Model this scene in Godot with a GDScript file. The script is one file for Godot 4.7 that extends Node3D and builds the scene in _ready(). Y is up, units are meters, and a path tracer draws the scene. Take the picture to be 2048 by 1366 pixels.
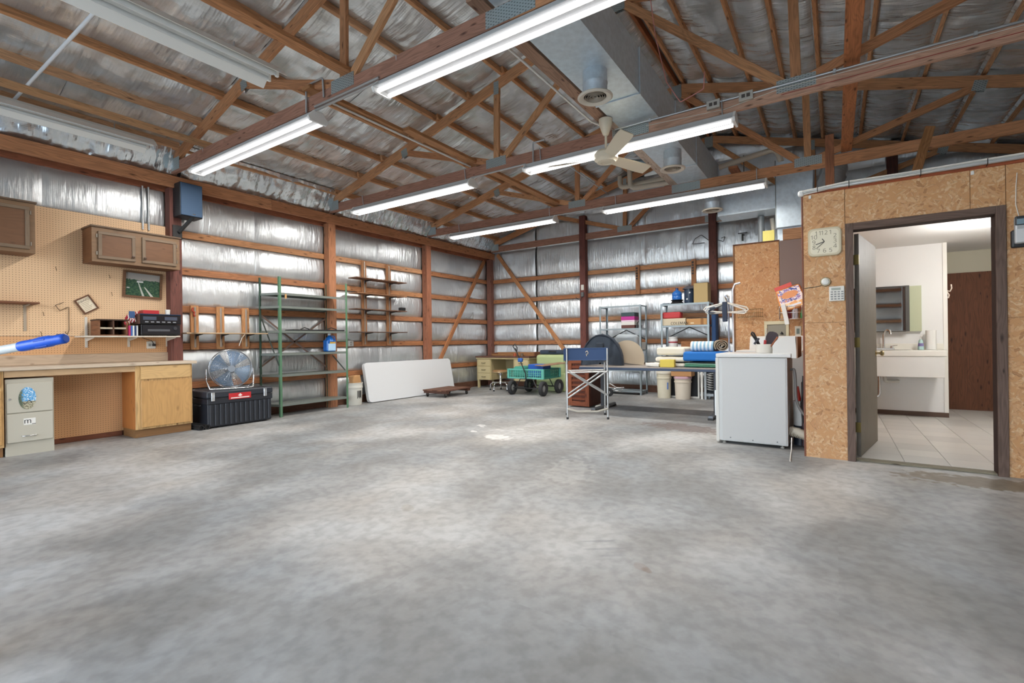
extends Node3D
# One workshop bay of a post-frame garage. Metres; x runs right along the back wall, -z runs away from the viewer.

class B:
	var v := PackedVector3Array()
	var n := PackedVector3Array()
	var uv := PackedVector2Array()
	var c := PackedColorArray()
	var col := Color.WHITE
	var uo := Vector2.ZERO

	func tint(hex: String) -> B:
		col = Color(hex).srgb_to_linear()
		return self

	func tri(a: Vector3, b: Vector3, d: Vector3, na: Vector3, nb: Vector3, nd: Vector3, ua := Vector2.ZERO, ub := Vector2.ZERO, ud := Vector2.ZERO) -> void:
		if (b - a).cross(d - a).dot(na + nb + nd) > 0.0:
			v.append_array([a, d, b]); n.append_array([na, nd, nb]); uv.append_array([ua + uo, ud + uo, ub + uo])
		else:
			v.append_array([a, b, d]); n.append_array([na, nb, nd]); uv.append_array([ua + uo, ub + uo, ud + uo])
		c.append_array([col, col, col])

	func quad(a: Vector3, b: Vector3, d: Vector3, e: Vector3, nn: Vector3, ua := Vector2.ZERO, ub := Vector2.ZERO, ud := Vector2.ZERO, ue := Vector2.ZERO) -> void:
		tri(a, b, d, nn, nn, nn, ua, ub, ud)
		tri(a, d, e, nn, nn, nn, ua, ud, ue)

	# a square-sawn bar from p0 to p1, w across and h towards up, long edges chamfered by ch
	func beam(p0: Vector3, p1: Vector3, w: float, h: float, up := Vector3.UP, ch := 0.003) -> B:
		var d := (p1 - p0).normalized()
		var ln := (p1 - p0).length()
		if absf(d.dot(up)) > 0.98:
			up = Vector3.BACK if absf(d.z) < 0.9 else Vector3.RIGHT
		var s := d.cross(up).normalized()
		var t := s.cross(d).normalized()
		ch = minf(ch, minf(w, h) * 0.45)
		var x := w / 2; var y := h / 2
		var pr: Array = [Vector2(x, -y + ch), Vector2(x, y - ch), Vector2(x - ch, y), Vector2(-x + ch, y), Vector2(-x, y - ch), Vector2(-x, -y + ch), Vector2(-x + ch, -y), Vector2(x - ch, -y)]
		if ch <= 0.0:
			pr = [Vector2(x, -y), Vector2(x, y), Vector2(-x, y), Vector2(-x, -y)]
		var k := pr.size()
		var run := 0.0
		for i in k:
			var a: Vector2 = pr[i]
			var b: Vector2 = pr[(i + 1) % k]
			var nn := (s * (b.y - a.y) - t * (b.x - a.x)).normalized()
			var step := a.distance_to(b)
			quad(p0 + s * a.x + t * a.y, p1 + s * a.x + t * a.y, p1 + s * b.x + t * b.y, p0 + s * b.x + t * b.y, nn, Vector2(0, run), Vector2(ln, run), Vector2(ln, run + step), Vector2(0, run + step))
			run += step
		for i in range(1, k - 1):
			var a: Vector2 = pr[0]; var b: Vector2 = pr[i]; var e: Vector2 = pr[i + 1]
			tri(p0 + s * a.x + t * a.y, p0 + s * b.x + t * b.y, p0 + s * e.x + t * e.y, -d, -d, -d, a, b, e)
			tri(p1 + s * a.x + t * a.y, p1 + s * b.x + t * b.y, p1 + s * e.x + t * e.y, d, d, d, a, b, e)
		return self

	# box given by its lowest and highest corner
	func box(lo: Vector3, hi: Vector3, ch := 0.003) -> B:
		var a := lo.min(hi); var z := lo.max(hi)
		var m := (a + z) / 2; var s := z - a
		if s.x >= s.y and s.x >= s.z:
			return beam(Vector3(a.x, m.y, m.z), Vector3(z.x, m.y, m.z), s.z, s.y, Vector3.UP, ch)
		if s.z >= s.y:
			return beam(Vector3(m.x, m.y, a.z), Vector3(m.x, m.y, z.z), s.x, s.y, Vector3.UP, ch)
		return beam(Vector3(m.x, a.y, m.z), Vector3(m.x, z.y, m.z), s.x, s.z, Vector3.BACK, ch)

	# box with all edges rounded
	func rbox(lo: Vector3, hi: Vector3, r: float, k := 2, bend: Variant = null) -> B:
		var a := lo.min(hi); var z := lo.max(hi)
		var m := (a + z) / 2; var h := (z - a) / 2
		r = minf(r, minf(h.x, minf(h.y, h.z)) * 0.98)
		for ax in 3:
			for sg in [-1.0, 1.0]:
				var ia := (ax + 1) % 3; var ib := (ax + 2) % 3
				var la := lines(h[ia], r, k); var lb := lines(h[ib], r, k)
				for i in la.size() - 1:
					for j in lb.size() - 1:
						var ps := []; var ns := []
						for q in [[i, j], [i + 1, j], [i + 1, j + 1], [i, j + 1]]:
							var p := Vector3.ZERO
							p[ax] = h[ax] * sg; p[ia] = la[q[0]]; p[ib] = lb[q[1]]
							var core := p.clamp(-h + Vector3.ONE * r, h - Vector3.ONE * r)
							var dn := (p - core).normalized()
							var w := m + core + dn * r
							ps.append(bend.call(w) if bend != null else w); ns.append(dn)
						var us := []
						for p: Vector3 in ps:
							us.append(Vector2(p[ia], p[ib]) if ax != 0 else Vector2(p.z, p.y))
						tri(ps[0], ps[1], ps[2], ns[0], ns[1], ns[2], us[0], us[1], us[2])
						tri(ps[0], ps[2], ps[3], ns[0], ns[2], ns[3], us[0], us[2], us[3])
		return self

	func lines(h: float, r: float, k: int) -> Array:
		var o := []
		for i in k + 1:
			o.append(-h + r - r * tan(PI / 4 * (k - i) / k))
		var mid := 1 if h - r < 0.06 else 6
		for i in range(1, mid):
			o.append(lerpf(-h + r, h - r, float(i) / mid))
		for i in k + 1:
			o.append(h - r + r * tan(PI / 4 * i / k))
		return o

	func lathe(pr: Array, seg: int, xf := Transform3D()) -> B:
		var ns := []
		for i in pr.size() - 1:
			var e: Vector2 = pr[i + 1] - pr[i]
			ns.append(Vector2(e.y, -e.x).normalized())
		for i in pr.size() - 1:
			var n0: Vector2 = ns[i]; var n1: Vector2 = ns[i]
			if i > 0 and ns[i].dot(ns[i - 1]) > 0.75: n0 = (ns[i] + ns[i - 1]).normalized()
			if i < ns.size() - 1 and ns[i].dot(ns[i + 1]) > 0.75: n1 = (ns[i] + ns[i + 1]).normalized()
			for j in seg:
				var a0 := TAU * j / seg; var a1 := TAU * (j + 1) / seg
				var f := func(p: Vector2, a: float) -> Vector3: return Vector3(p.x * cos(a), p.y, p.x * sin(a))
				var p := [xf * f.call(pr[i], a0), xf * f.call(pr[i], a1), xf * f.call(pr[i + 1], a1), xf * f.call(pr[i + 1], a0)]
				var q := [xf.basis * f.call(n0, a0), xf.basis * f.call(n0, a1), xf.basis * f.call(n1, a1), xf.basis * f.call(n1, a0)]
				var u := [Vector2(a0 / TAU, pr[i].y), Vector2(a1 / TAU, pr[i].y), Vector2(a1 / TAU, pr[i + 1].y), Vector2(a0 / TAU, pr[i + 1].y)]
				if pr[i].x > 1e-5:
					tri(p[0], p[1], p[2], q[0], q[1], q[2], u[0], u[1], u[2])
				if pr[i + 1].x > 1e-5:
					tri(p[0], p[2], p[3], q[0], q[2], q[3], u[0], u[2], u[3])
		return self

	func tube(pts: Array, r: float, seg := 8, closed := false) -> B:
		var k := pts.size()
		var rings := []
		var s := Vector3.ZERO
		var run := 0.0
		var runs := []
		for i in k:
			var a: Vector3 = pts[(i - 1 + k) % k] if closed or i > 0 else pts[0]
			var b: Vector3 = pts[(i + 1) % k] if closed or i < k - 1 else pts[k - 1]
			var d := (b - a).normalized()
			if s == Vector3.ZERO:
				s = d.cross(Vector3.UP if absf(d.y) < 0.9 else Vector3.RIGHT).normalized()
			s = (s - d * s.dot(d)).normalized()
			var t := d.cross(s)
			if i > 0: run += (pts[i] - pts[i - 1]).length()
			runs.append(run)
			var ring := []
			for j in seg:
				ring.append(s * cos(TAU * j / seg) + t * sin(TAU * j / seg))
			rings.append(ring)
		for i in (k if closed else k - 1):
			var e := (i + 1) % k
			for j in seg:
				var f := (j + 1) % seg
				var ua := Vector2(runs[i], float(j) / seg); var ub := Vector2(runs[e], float(j) / seg)
				tri(pts[i] + rings[i][j] * r, pts[e] + rings[e][j] * r, pts[e] + rings[e][f] * r, rings[i][j], rings[e][j], rings[e][f], ua, ub, ub + Vector2(0, 1.0 / seg))
				tri(pts[i] + rings[i][j] * r, pts[e] + rings[e][f] * r, pts[i] + rings[i][f] * r, rings[i][j], rings[e][f], rings[i][f], ua, ub + Vector2(0, 1.0 / seg), ua + Vector2(0, 1.0 / seg))
		if not closed:
			for end in [[0, 1], [k - 1, k - 2]]:
				var o: Vector3 = pts[end[0]]
				var nn: Vector3 = (o - pts[end[1]]).normalized()
				for j in seg:
					tri(o, o + rings[end[0]][j] * r, o + rings[end[0]][(j + 1) % seg] * r, nn, nn, nn)
		return self

	# polygon in local xy, drawn out along local z
	func prism(poly: Array, depth: float, xf := Transform3D()) -> B:
		var pp := PackedVector2Array(poly)
		var id := Geometry2D.triangulate_polygon(pp)
		var area := 0.0
		for i in pp.size():
			area += pp[i].cross(pp[(i + 1) % pp.size()])
		for zz in [[0.0, -1.0], [depth, 1.0]]:
			var nn: Vector3 = xf.basis * Vector3(0, 0, zz[1])
			for i in range(0, id.size(), 3):
				var q := []
				for j in 3:
					q.append(pp[id[i + j]])
				tri(xf * Vector3(q[0].x, q[0].y, zz[0]), xf * Vector3(q[1].x, q[1].y, zz[0]), xf * Vector3(q[2].x, q[2].y, zz[0]), nn, nn, nn, q[0], q[1], q[2])
		for i in pp.size():
			var a := pp[i]; var b := pp[(i + 1) % pp.size()]
			var e := (b - a).normalized() * signf(area)
			var nn := (xf.basis * Vector3(e.y, -e.x, 0)).normalized()
			quad(xf * Vector3(a.x, a.y, 0), xf * Vector3(b.x, b.y, 0), xf * Vector3(b.x, b.y, depth), xf * Vector3(a.x, a.y, depth), nn, Vector2(0, 0), Vector2(a.distance_to(b), 0), Vector2(a.distance_to(b), depth), Vector2(0, depth))
		return self

	# a sheet p(u, v) with smooth normals that point to the side of face
	func sheet(f: Callable, nu: int, nv: int, face: Vector3, su := 1.0, sv := 1.0) -> B:
		var p := []
		for i in nu + 1:
			for j in nv + 1:
				p.append(f.call(float(i) / nu, float(j) / nv))
		var ns := []
		for i in nu + 1:
			for j in nv + 1:
				var du: Vector3 = p[mini(i + 1, nu) * (nv + 1) + j] - p[maxi(i - 1, 0) * (nv + 1) + j]
				var dv: Vector3 = p[i * (nv + 1) + mini(j + 1, nv)] - p[i * (nv + 1) + maxi(j - 1, 0)]
				var nn := du.cross(dv).normalized()
				ns.append(nn if nn.dot(face) > 0 else -nn)
		for i in nu:
			for j in nv:
				var a := i * (nv + 1) + j; var b := a + nv + 1
				var ua := Vector2(su * i / nu, sv * j / nv); var ub := Vector2(su * (i + 1) / nu, sv * j / nv)
				var o := Vector2(0, sv / nv)
				tri(p[a], p[b], p[b + 1], ns[a], ns[b], ns[b + 1], ua, ub, ub + o)
				tri(p[a], p[b + 1], p[a + 1], ns[a], ns[b + 1], ns[a + 1], ua, ub + o, ua + o)
		return self

	func mesh(off: Vector3, second := false) -> ArrayMesh:
		var a := []
		a.resize(Mesh.ARRAY_MAX)
		var w := PackedVector3Array()
		w.resize(v.size())
		for i in v.size():
			w[i] = v[i] - off
		a[Mesh.ARRAY_VERTEX] = w; a[Mesh.ARRAY_NORMAL] = n; a[Mesh.ARRAY_TEX_UV] = uv; a[Mesh.ARRAY_COLOR] = c
		if second:
			var u2 := PackedVector2Array()
			for p in v:
				u2.append(Vector2(p.x, p.z) / 1.7)
			a[Mesh.ARRAY_TEX_UV2] = u2
		var m := ArrayMesh.new()
		m.add_surface_from_arrays(Mesh.PRIMITIVE_TRIANGLES, a)
		return m

	func base() -> Vector3:
		var bb := AABB(v[0], Vector3.ZERO)
		for p in v:
			bb = bb.expand(p)
		return Vector3(bb.get_center().x, bb.position.y, bb.get_center().z)


var rng := RandomNumberGenerator.new()
var M := {}
var used := {}
var ns := FastNoiseLite.new()


func b(tint := "") -> B:
	var o := B.new()
	if tint: o.tint(tint)
	o.uo = Vector2(rng.randf() * 3.0, rng.randf())
	return o


func numbered(called: String) -> String:
	if not used.has(called):
		used[called] = 0
		return called
	used[called] += 1
	return "%s_%03d" % [called, used[called]]


func tag(o: Node, label: String, category: String, group := "") -> Node:
	o.set_meta("label", label); o.set_meta("category", category)
	if group: o.set_meta("group", group)
	return o


func thing(called: String, label: String, category: String, at := Vector3.ZERO, group := "") -> Node3D:
	var o := Node3D.new()
	o.name = numbered(called); o.position = at
	add_child(o)
	tag(o, label, category, group)
	return o


func put(called: String, sh: B, mat: Material, parent: Node3D = null) -> MeshInstance3D:
	var o := MeshInstance3D.new()
	var off := Vector3.ZERO
	if parent == null:
		off = sh.base()
		o.name = numbered(called)
		o.position = off
		o.mesh = sh.mesh(off)
		o.material_override = mat
		add_child(o)
		return o
	var q: Node = parent
	while q != self:
		off += (q as Node3D).position
		q = q.get_parent()
	o.name = called
	o.mesh = sh.mesh(off)
	o.material_override = mat
	parent.add_child(o, true)
	return o


func struct(called: String, sh: B, mat: Material, label := "", category := "wall") -> MeshInstance3D:
	var o := put(called, sh, mat)
	o.set_meta("kind", "structure")
	if label: tag(o, label, category)
	return o


func dup(o: Node3D, at: Vector3, label := "") -> Node3D:
	var c: Node3D = o.duplicate()
	c.name = numbered(String(o.name).rstrip("0123456789").trim_suffix("_"))
	add_child(c)
	c.position = at
	if label: c.set_meta("label", label)
	return c


func P(hex: String, rough := 0.6, metal := 0.0) -> StandardMaterial3D:
	var key := "%s/%s/%s" % [hex, rough, metal]
	if not M.has(key):
		var m := StandardMaterial3D.new()
		m.albedo_color = Color(hex); m.roughness = rough; m.metallic = metal
		M[key] = m
	return M[key]


func words(parent: Node3D, called: String, text: String, height: float, xf: Transform3D, mat: Material, depth := 0.002) -> MeshInstance3D:
	var t := TextMesh.new()
	var f := SystemFont.new()
	f.font_names = PackedStringArray(["Droid Sans"])
	t.font = f; t.text = text; t.font_size = 64; t.pixel_size = height / 46.0; t.depth = depth; t.curve_step = 2.0
	t.horizontal_alignment = HORIZONTAL_ALIGNMENT_CENTER; t.vertical_alignment = VERTICAL_ALIGNMENT_CENTER
	var o := MeshInstance3D.new()
	o.name = called; o.mesh = t; o.material_override = mat
	parent.add_child(o, true)
	var off := Vector3.ZERO
	var q: Node = parent
	while q != self:
		off += (q as Node3D).position
		q = q.get_parent()
	o.transform = Transform3D(xf.basis, xf.origin - off)
	return o


func noise(seed_: int, freq: float, oct := 3) -> FastNoiseLite:
	var f := FastNoiseLite.new()
	f.seed = seed_; f.frequency = freq; f.fractal_octaves = oct; f.noise_type = FastNoiseLite.TYPE_SIMPLEX_SMOOTH
	return f


func tex(im: Image) -> ImageTexture:
	return ImageTexture.create_from_image(im)


func textured(im: Image, scale: Vector2, rough: float, metal := 0.0, bump: Image = null, bump_by := 1.0) -> StandardMaterial3D:
	var m := StandardMaterial3D.new()
	if im: m.albedo_texture = tex(im)
	m.vertex_color_use_as_albedo = true
	m.uv1_scale = Vector3(scale.x, scale.y, 1)
	m.roughness = rough; m.metallic = metal
	if bump:
		bump.bump_map_to_normal_map(bump_by)
		m.normal_enabled = true; m.normal_texture = tex(bump)
	return m


func wood_image() -> Image:
	var w := 512; var h := 256
	var im := Image.create(w, h, false, Image.FORMAT_RGB8)
	var n1 := noise(3, 0.010, 2); var n2 := noise(4, 0.05, 3)
	var r := RandomNumberGenerator.new()
	r.seed = 5
	var knots := []
	for i in 9:
		knots.append([r.randf() * w, r.randf() * h, r.randf_range(3, 8)])
	for y in h:
		for x in w:
			var yy := float(y)
			var dark := 0.0
			for k in knots:
				var dx: float = absf(x - k[0]); dx = minf(dx, w - dx)
				var dy: float = absf(y - k[1]); dy = minf(dy, h - dy)
				var q := sqrt(dx * dx * 0.22 + dy * dy)
				if q < k[2] * 4: yy += (y - k[1]) * 0.0 + k[2] * 1.4 * exp(-q / k[2]) * (1.0 if y > k[1] else -1.0)
				if q < k[2]: dark = maxf(dark, 1.0 - q / k[2])
			var e := x / float(w)
			var a := lerpf(n1.get_noise_2d(x * 0.5, yy * 1.6), n1.get_noise_2d((x - w) * 0.5, yy * 1.6), e)
			var g := 0.5 + 0.5 * sin(yy * 0.34 + a * 15.0)
			var fb := lerpf(n2.get_noise_2d(x * 0.10, y * 2.4), n2.get_noise_2d((x - w) * 0.10, y * 2.4), e)
			var f := clampf(0.94 - 0.10 * g * g + 0.15 * fb, 0.45, 1.0)
			f *= 1.0 - 0.55 * dark
			im.set_pixel(x, y, Color(f, f * (0.97 + 0.03 * f) - 0.04 * dark, f * (0.90 + 0.10 * f) - 0.05 * dark))
	return im


func osb_image() -> Image:
	var s := 1024
	var im := Image.create(s, s, false, Image.FORMAT_RGB8)
	im.fill(Color("c79a6c"))
	var r := RandomNumberGenerator.new()
	r.seed = 11
	var tones := ["d8b288", "cfa275", "e0c39d", "c6976a", "d6ad7f", "cda278", "dcb990", "bd8a5c", "d5aa80", "e6cfae"]
	for i in 3600:
		var cx := r.randf() * s; var cy := r.randf() * s
		var a := r.randf_range(-1.3, 1.3) + (0.0 if r.randf() < 0.6 else PI / 2)
		var L := r.randf_range(14, 54); var wd := r.randf_range(4, 17)
		var co := Color(tones[r.randi() % tones.size()])
		if r.randf() < 0.05: co = Color("9c6c40")
		co = co.lerp(Color("d6ac82"), 0.42)
		var ca := cos(a); var sa := sin(a)
		var ext := int(L * absf(ca) + wd * absf(sa)) / 2 + 2
		var eyt := int(L * absf(sa) + wd * absf(ca)) / 2 + 2
		var lean := r.randf_range(-0.3, 0.3)
		for yy in range(-eyt, eyt + 1):
			for xx in range(-ext, ext + 1):
				var u := xx * ca + yy * sa; var q := -xx * sa + yy * ca
				var e := (u + q * lean) / (L / 2)
				var half := wd / 2 * (1.0 - 0.55 * e * e * e * e) * (1.0 + 0.18 * sin(u * 0.31 + i))
				if absf(e) < 1.0 + 0.12 * sin(q * 0.9 + i * 2.0) and absf(q) < half:
					var k := 1.0 - ((0.24 if i % 4 == 0 else 0.08) if q > half - 1.6 else 0.0) - (0.07 if u > L / 2 - 1.4 else 0.0)
					k *= 0.97 + 0.03 * sin(q * 2.1 + i)
					im.set_pixel(posmod(int(cx) + xx, s), posmod(int(cy) + yy, s), Color(co.r * k, co.g * k, co.b * k))
	return im


func concrete_image() -> Image:
	# 11.6 m x 13.8 m of slab; blotches, trowel marks, paint spills and scuffs
	var w := 2048; var h := 2048
	var na := noise(21, 0.0032, 4); var nd := noise(22, 0.008, 3)
	for q: FastNoiseLite in [na, nd]:
		q.domain_warp_enabled = true; q.domain_warp_amplitude = 60.0; q.domain_warp_frequency = 0.006; q.domain_warp_fractal_octaves = 3
	var a := na.get_image(w, h, false, false, true)
	var d := nd.get_image(w, h, false, false, true)
	var e := noise(23, 0.12, 3).get_image(w, h, false, false, true)
	a.convert(Image.FORMAT_L8); d.convert(Image.FORMAT_L8); e.convert(Image.FORMAT_L8)
	var pa := a.get_data(); var pd := d.get_data(); var pe := e.get_data()
	var out := PackedByteArray()
	out.resize(w * h * 3)
	for i in w * h:
		var va := pa[i] / 255.0; var vd := pd[i] / 255.0; var ve := pe[i] / 255.0
		var f := 0.615 + (smoothstep(0.2, 0.85, va) - 0.5) * 0.15 + (smoothstep(0.2, 0.85, vd) - 0.5) * 0.07 + (ve - 0.5) * 0.035
		var warm := (va - vd) * 0.022
		out[i * 3] = int(clampf(f - 0.004 + warm, 0, 1) * 255); out[i * 3 + 1] = int(clampf(f + 0.002, 0, 1) * 255); out[i * 3 + 2] = int(clampf(f + 0.001 - warm, 0, 1) * 255)
	var im := Image.create_from_data(w, h, false, Image.FORMAT_RGB8, out)
	var r := RandomNumberGenerator.new()
	r.seed = 4
	var nn := noise(8, 0.05, 3)
	# [x, z, rx, rz, turn, tone, strength]
	var spots := [[-3.25, -4.56, 0.20, 0.15, 0.2, "e4e5e2", 0.75], [-3.88, -5.08, 0.13, 0.06, 0.5, "dcdddb", 0.6], [-3.72, -4.71, 0.05, 0.045, 0, "e0e1de", 0.8], [-3.30, -5.13, 0.05, 0.03, 0, "dedfdc", 0.7],
		[-3.5, -4.95, 0.08, 0.05, 0, "d8d9d6", 0.5], [-0.85, -3.2, 0.18, 0.05, 0.3, "7d7f7e", 0.35], [-1.098, -2.469, 0.10, 0.016, -0.53, "84868a", 0.45], [-1.028, -2.389, 0.11, 0.016, -0.53, "84868a", 0.45], [-0.965, -2.339, 0.09, 0.014, -0.53, "8a8c8f", 0.4],
		[-0.80, -2.30, 0.05, 0.03, 0.5, "8a7f77", 0.4], [-0.76, -2.28, 0.03, 0.02, 0.5, "806f62", 0.5], [-1.6, -6.2, 0.55, 0.28, 0.2, "6b5c58", 0.55], [0.95, -4.95, 0.62, 0.20, 0.0, "6d6252", 0.75], [-2.39, -2.3, 0.06, 0.05, 0.3, "9b968c", 0.45],
		[-4.2, -3.1, 0.5, 0.2, 0.6, "a5a6a4", 0.3], [-6.3, -2.0, 0.9, 0.4, 0.2, "b3b2ae", 0.35], [-4.6, -2.6, 0.35, 0.12, 1.0, "8c8d8b", 0.3], [-1.9, -3.7, 0.4, 0.25, 1.2, "b9bab8", 0.35]]
	for s in spots:
		var cx: float = (s[0] + 8.0) / 11.6 * w; var cy: float = (s[1] + 10.4) / 13.8 * h
		var rx: float = s[2] / 11.6 * w; var ry: float = s[3] / 13.8 * h
		var m := int(maxf(rx, ry) * 1.4) + 2
		var co := Color(s[5])
		for yy in range(-m, m + 1):
			for xx in range(-m, m + 1):
				var px := int(cx) + xx; var py := int(cy) + yy
				if px < 0 or py < 0 or px >= w or py >= h: continue
				var u: float = (xx * cos(s[4]) + yy * sin(s[4])) / rx; var q: float = (-xx * sin(s[4]) + yy * cos(s[4])) / ry
				var k := (1.0 - smoothstep(0.72, 1.0, sqrt(u * u + q * q) + nn.get_noise_2d(px, py) * 0.55))
				if k > 0.0:
					im.set_pixel(px, py, im.get_pixel(px, py).lerp(co, k * s[6]))
	return im


func foil_bump() -> Image:
	# fine scrim threads and small vertical puckers
	var s := 512
	var im := Image.create(s, s, false, Image.FORMAT_RGB8)
	var n1 := noise(31, 0.03, 3); var n2 := noise(32, 0.012, 3)
	for y in s:
		for x in s:
			var e := x / float(s); var f := y / float(s)
			var p := lerpf(lerpf(n1.get_noise_2d(x * 2.2, y * 0.35), n1.get_noise_2d((x - s) * 2.2, y * 0.35), e), lerpf(n1.get_noise_2d(x * 2.2, (y - s) * 0.35), n1.get_noise_2d((x - s) * 2.2, (y - s) * 0.35), e), f)
			var q := lerpf(lerpf(n2.get_noise_2d(x, y), n2.get_noise_2d(x - s, y), e), lerpf(n2.get_noise_2d(x, y - s), n2.get_noise_2d(x - s, y - s), e), f)
			var g := (0.012 if x % 4 == 0 else 0.0) + (0.012 if y % 4 == 0 else 0.0)
			var t := clampf(0.5 + p * 0.34 * clampf(0.55 + q, 0, 1) + q * 0.25 + g, 0, 1)
			im.set_pixel(x, y, Color(t, t, t))
	return im


func make_materials() -> void:
	M.wood = textured(wood_image(), Vector2(0.62, 2.1), 0.72)
	var soft_wood := wood_image()
	for y in soft_wood.get_height():
		for x in soft_wood.get_width():
			soft_wood.set_pixel(x, y, soft_wood.get_pixel(x, y).lerp(Color(0.93, 0.92, 0.90), 0.62))
	M.ply = textured(soft_wood, Vector2(0.62, 1.2), 0.55)
	M.osb = textured(osb_image(), Vector2(0.72, 0.72), 0.62)
	var fb := foil_bump()
	var tarnish := noise(41, 0.008, 4).get_image(256, 256, false, false, true)
	tarnish.convert(Image.FORMAT_RGB8)
	for y in 256:
		for x in 256:
			var k := tarnish.get_pixel(x, y).r
			var f := lerpf(0.86, 0.93, smoothstep(0.3, 0.6, k))
			tarnish.set_pixel(x, y, Color(f * 0.955, f * 0.98, f * 0.995))
	M.foil = textured(tarnish, Vector2(0.45, 0.45), 0.40, 0.82, fb, 6.0)
	M.crinkle = M.foil.duplicate()
	M.crinkle.roughness = 0.26; M.crinkle.metallic = 0.95
	# tarnished, browner roof foil
	var old := noise(42, 0.012, 4).get_image(512, 512, false, false, true)
	old.convert(Image.FORMAT_RGB8)
	for y in 512:
		for x in 512:
			var k := old.get_pixel(x, y).r
			old.set_pixel(x, y, Color("d9d6d2").lerp(Color("f0f0ef"), smoothstep(0.30, 0.66, k)))
	M.roof_foil = M.foil.duplicate()
	M.roof_foil.albedo_texture = tex(old)
	M.roof_foil.metallic = 0.68; M.roof_foil.roughness = 0.26; M.roof_foil.albedo_color = Color(0.96, 0.985, 1.0)
	M.roof_foil.uv1_scale = Vector3(0.3, 0.3, 1)
	var galv := noise(51, 0.05, 3)
	galv.noise_type = FastNoiseLite.TYPE_CELLULAR
	var gi := galv.get_image(256, 256, false, false, true)
	gi.convert(Image.FORMAT_RGB8)
	for y in 256:
		for x in 256:
			var f := 0.86 + 0.08 * gi.get_pixel(x, y).r
			gi.set_pixel(x, y, Color(f * 0.90, f * 0.96, f))
	M.galv = textured(gi, Vector2(1.2, 1.2), 0.42, 0.42)
	var pk := Image.create(64, 64, false, Image.FORMAT_RGB8)
	var pn := noise(61, 0.2, 2)
	for y in 64:
		for x in 64:
			var q := Vector2(x - 32, y - 32).length()
			var f := 1.0 + 0.05 * pn.get_noise_2d(x, y)
			pk.set_pixel(x, y, Color(f * 0.98, f * 0.98, f * 0.98) if q > 8.5 else Color(0.24, 0.17, 0.11) if q < 7 else Color(0.6, 0.55, 0.5))
	M.peg = textured(pk, Vector2(1 / 0.0254, 1 / 0.0254), 0.6)
	var gp := Image.create(64, 64, false, Image.FORMAT_RGB8)
	gp.fill(Color("a4acab"))
	for k in [[8, 8], [40, 24], [8, 40], [40, 56]]:
		for yy in range(-3, 4):
			for xx in range(0, 18):
				gp.set_pixel((k[0] + xx) % 64, posmod(k[1] + yy, 64), Color("4c5150"))
	M.gusset = textured(gp, Vector2(22, 22), 0.5, 0.6)
	M.concrete = textured(concrete_image(), Vector2(1, 1), 0.52)
	var fine := noise(71, 0.03, 5).get_image(512, 512, false, false, true)
	fine.convert(Image.FORMAT_RGB8)
	for y in 512:
		for x in 512:
			var f := 0.91 + 0.09 * smoothstep(0.15, 0.75, fine.get_pixel(x, y).r)
			fine.set_pixel(x, y, Color(f, f, f))
	M.concrete.detail_enabled = true
	M.concrete.detail_blend_mode = BaseMaterial3D.BLEND_MODE_MUL
	M.concrete.detail_uv_layer = BaseMaterial3D.DETAIL_UV_2
	M.concrete.detail_albedo = tex(fine)
	M.tin = P("b9bdbf", 0.35, 0.8)
	M.chrome = P("d8dadb", 0.18, 0.95)
	M.black = P("17181a", 0.5)
	M.white = P("e6e6e2", 0.5)


func _ready() -> void:
	rng.seed = 20
	# camera, sky, lights, exposure
	var cam := Camera3D.new()
	cam.name = "camera"; cam.fov = 70.23; cam.near = 0.05; cam.far = 100.0
	cam.position = Vector3(0, 1.1, 0)
	cam.rotation = Vector3(0, deg_to_rad(33.649), deg_to_rad(-0.757))
	cam.current = true
	add_child(cam)
	var sky_m := ProceduralSkyMaterial.new()
	sky_m.sky_top_color = Color("b9cbe0"); sky_m.sky_horizon_color = Color("e4e8ec"); sky_m.ground_bottom_color = Color("9a9a96"); sky_m.ground_horizon_color = Color("c4c6c6")
	sky_m.sky_energy_multiplier = 1.0
	var sky := Sky.new()
	sky.sky_material = sky_m
	var env := Environment.new()
	env.background_mode = Environment.BG_SKY; env.sky = sky
	env.background_energy_multiplier = SKY
	env.ambient_light_source = Environment.AMBIENT_SOURCE_DISABLED
	env.tonemap_mode = Environment.TONE_MAPPER_LINEAR
	env.tonemap_exposure = EXPOSURE
	env.sdfgi_enabled = true; env.ssao_enabled = true; env.ssil_enabled = true
	var we := WorldEnvironment.new()
	we.name = "surroundings"; we.environment = env
	add_child(we)

	make_materials()
	build_floor()
	build_left_wall()
	build_back_wall()
	build_other_walls()
	build_ceiling()
	build_partition()
	for t in [[-2.87, "over the workbench and speaker"], [-5.28, "above the ceiling fan"], [-7.7, "between the ceiling fan and the end wall"], [-10.0, "fixed against the end wall's foil gable"]]:
		build_truss(t[0], t[1])
	build_overhead()
	build_bench()
	build_left_side()
	build_corner()
	build_table_area()
	build_laundry()
	build_washroom()


const SKY := 9.0
const EXPOSURE := 1.22
const LAMP := 5.0


const XL := -7.4      # inner face of the left wall's girts
const ZB := -10.08    # inner face of the back wall's girts
const EAVE := 3.50    # centre of the trusses' bottom chords at the heel
const PITCH := 0.276
const MID := -2.0     # ridge
const WOODS := ["bd8257", "c48d61", "b2774e", "cf9a70", "b87d55"]


func roof_y(x: float) -> float:
	return 3.60 + PITCH * (5.25 - absf(x - MID))


func wood_tint() -> String:
	return WOODS[rng.randi() % WOODS.size()]


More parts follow.
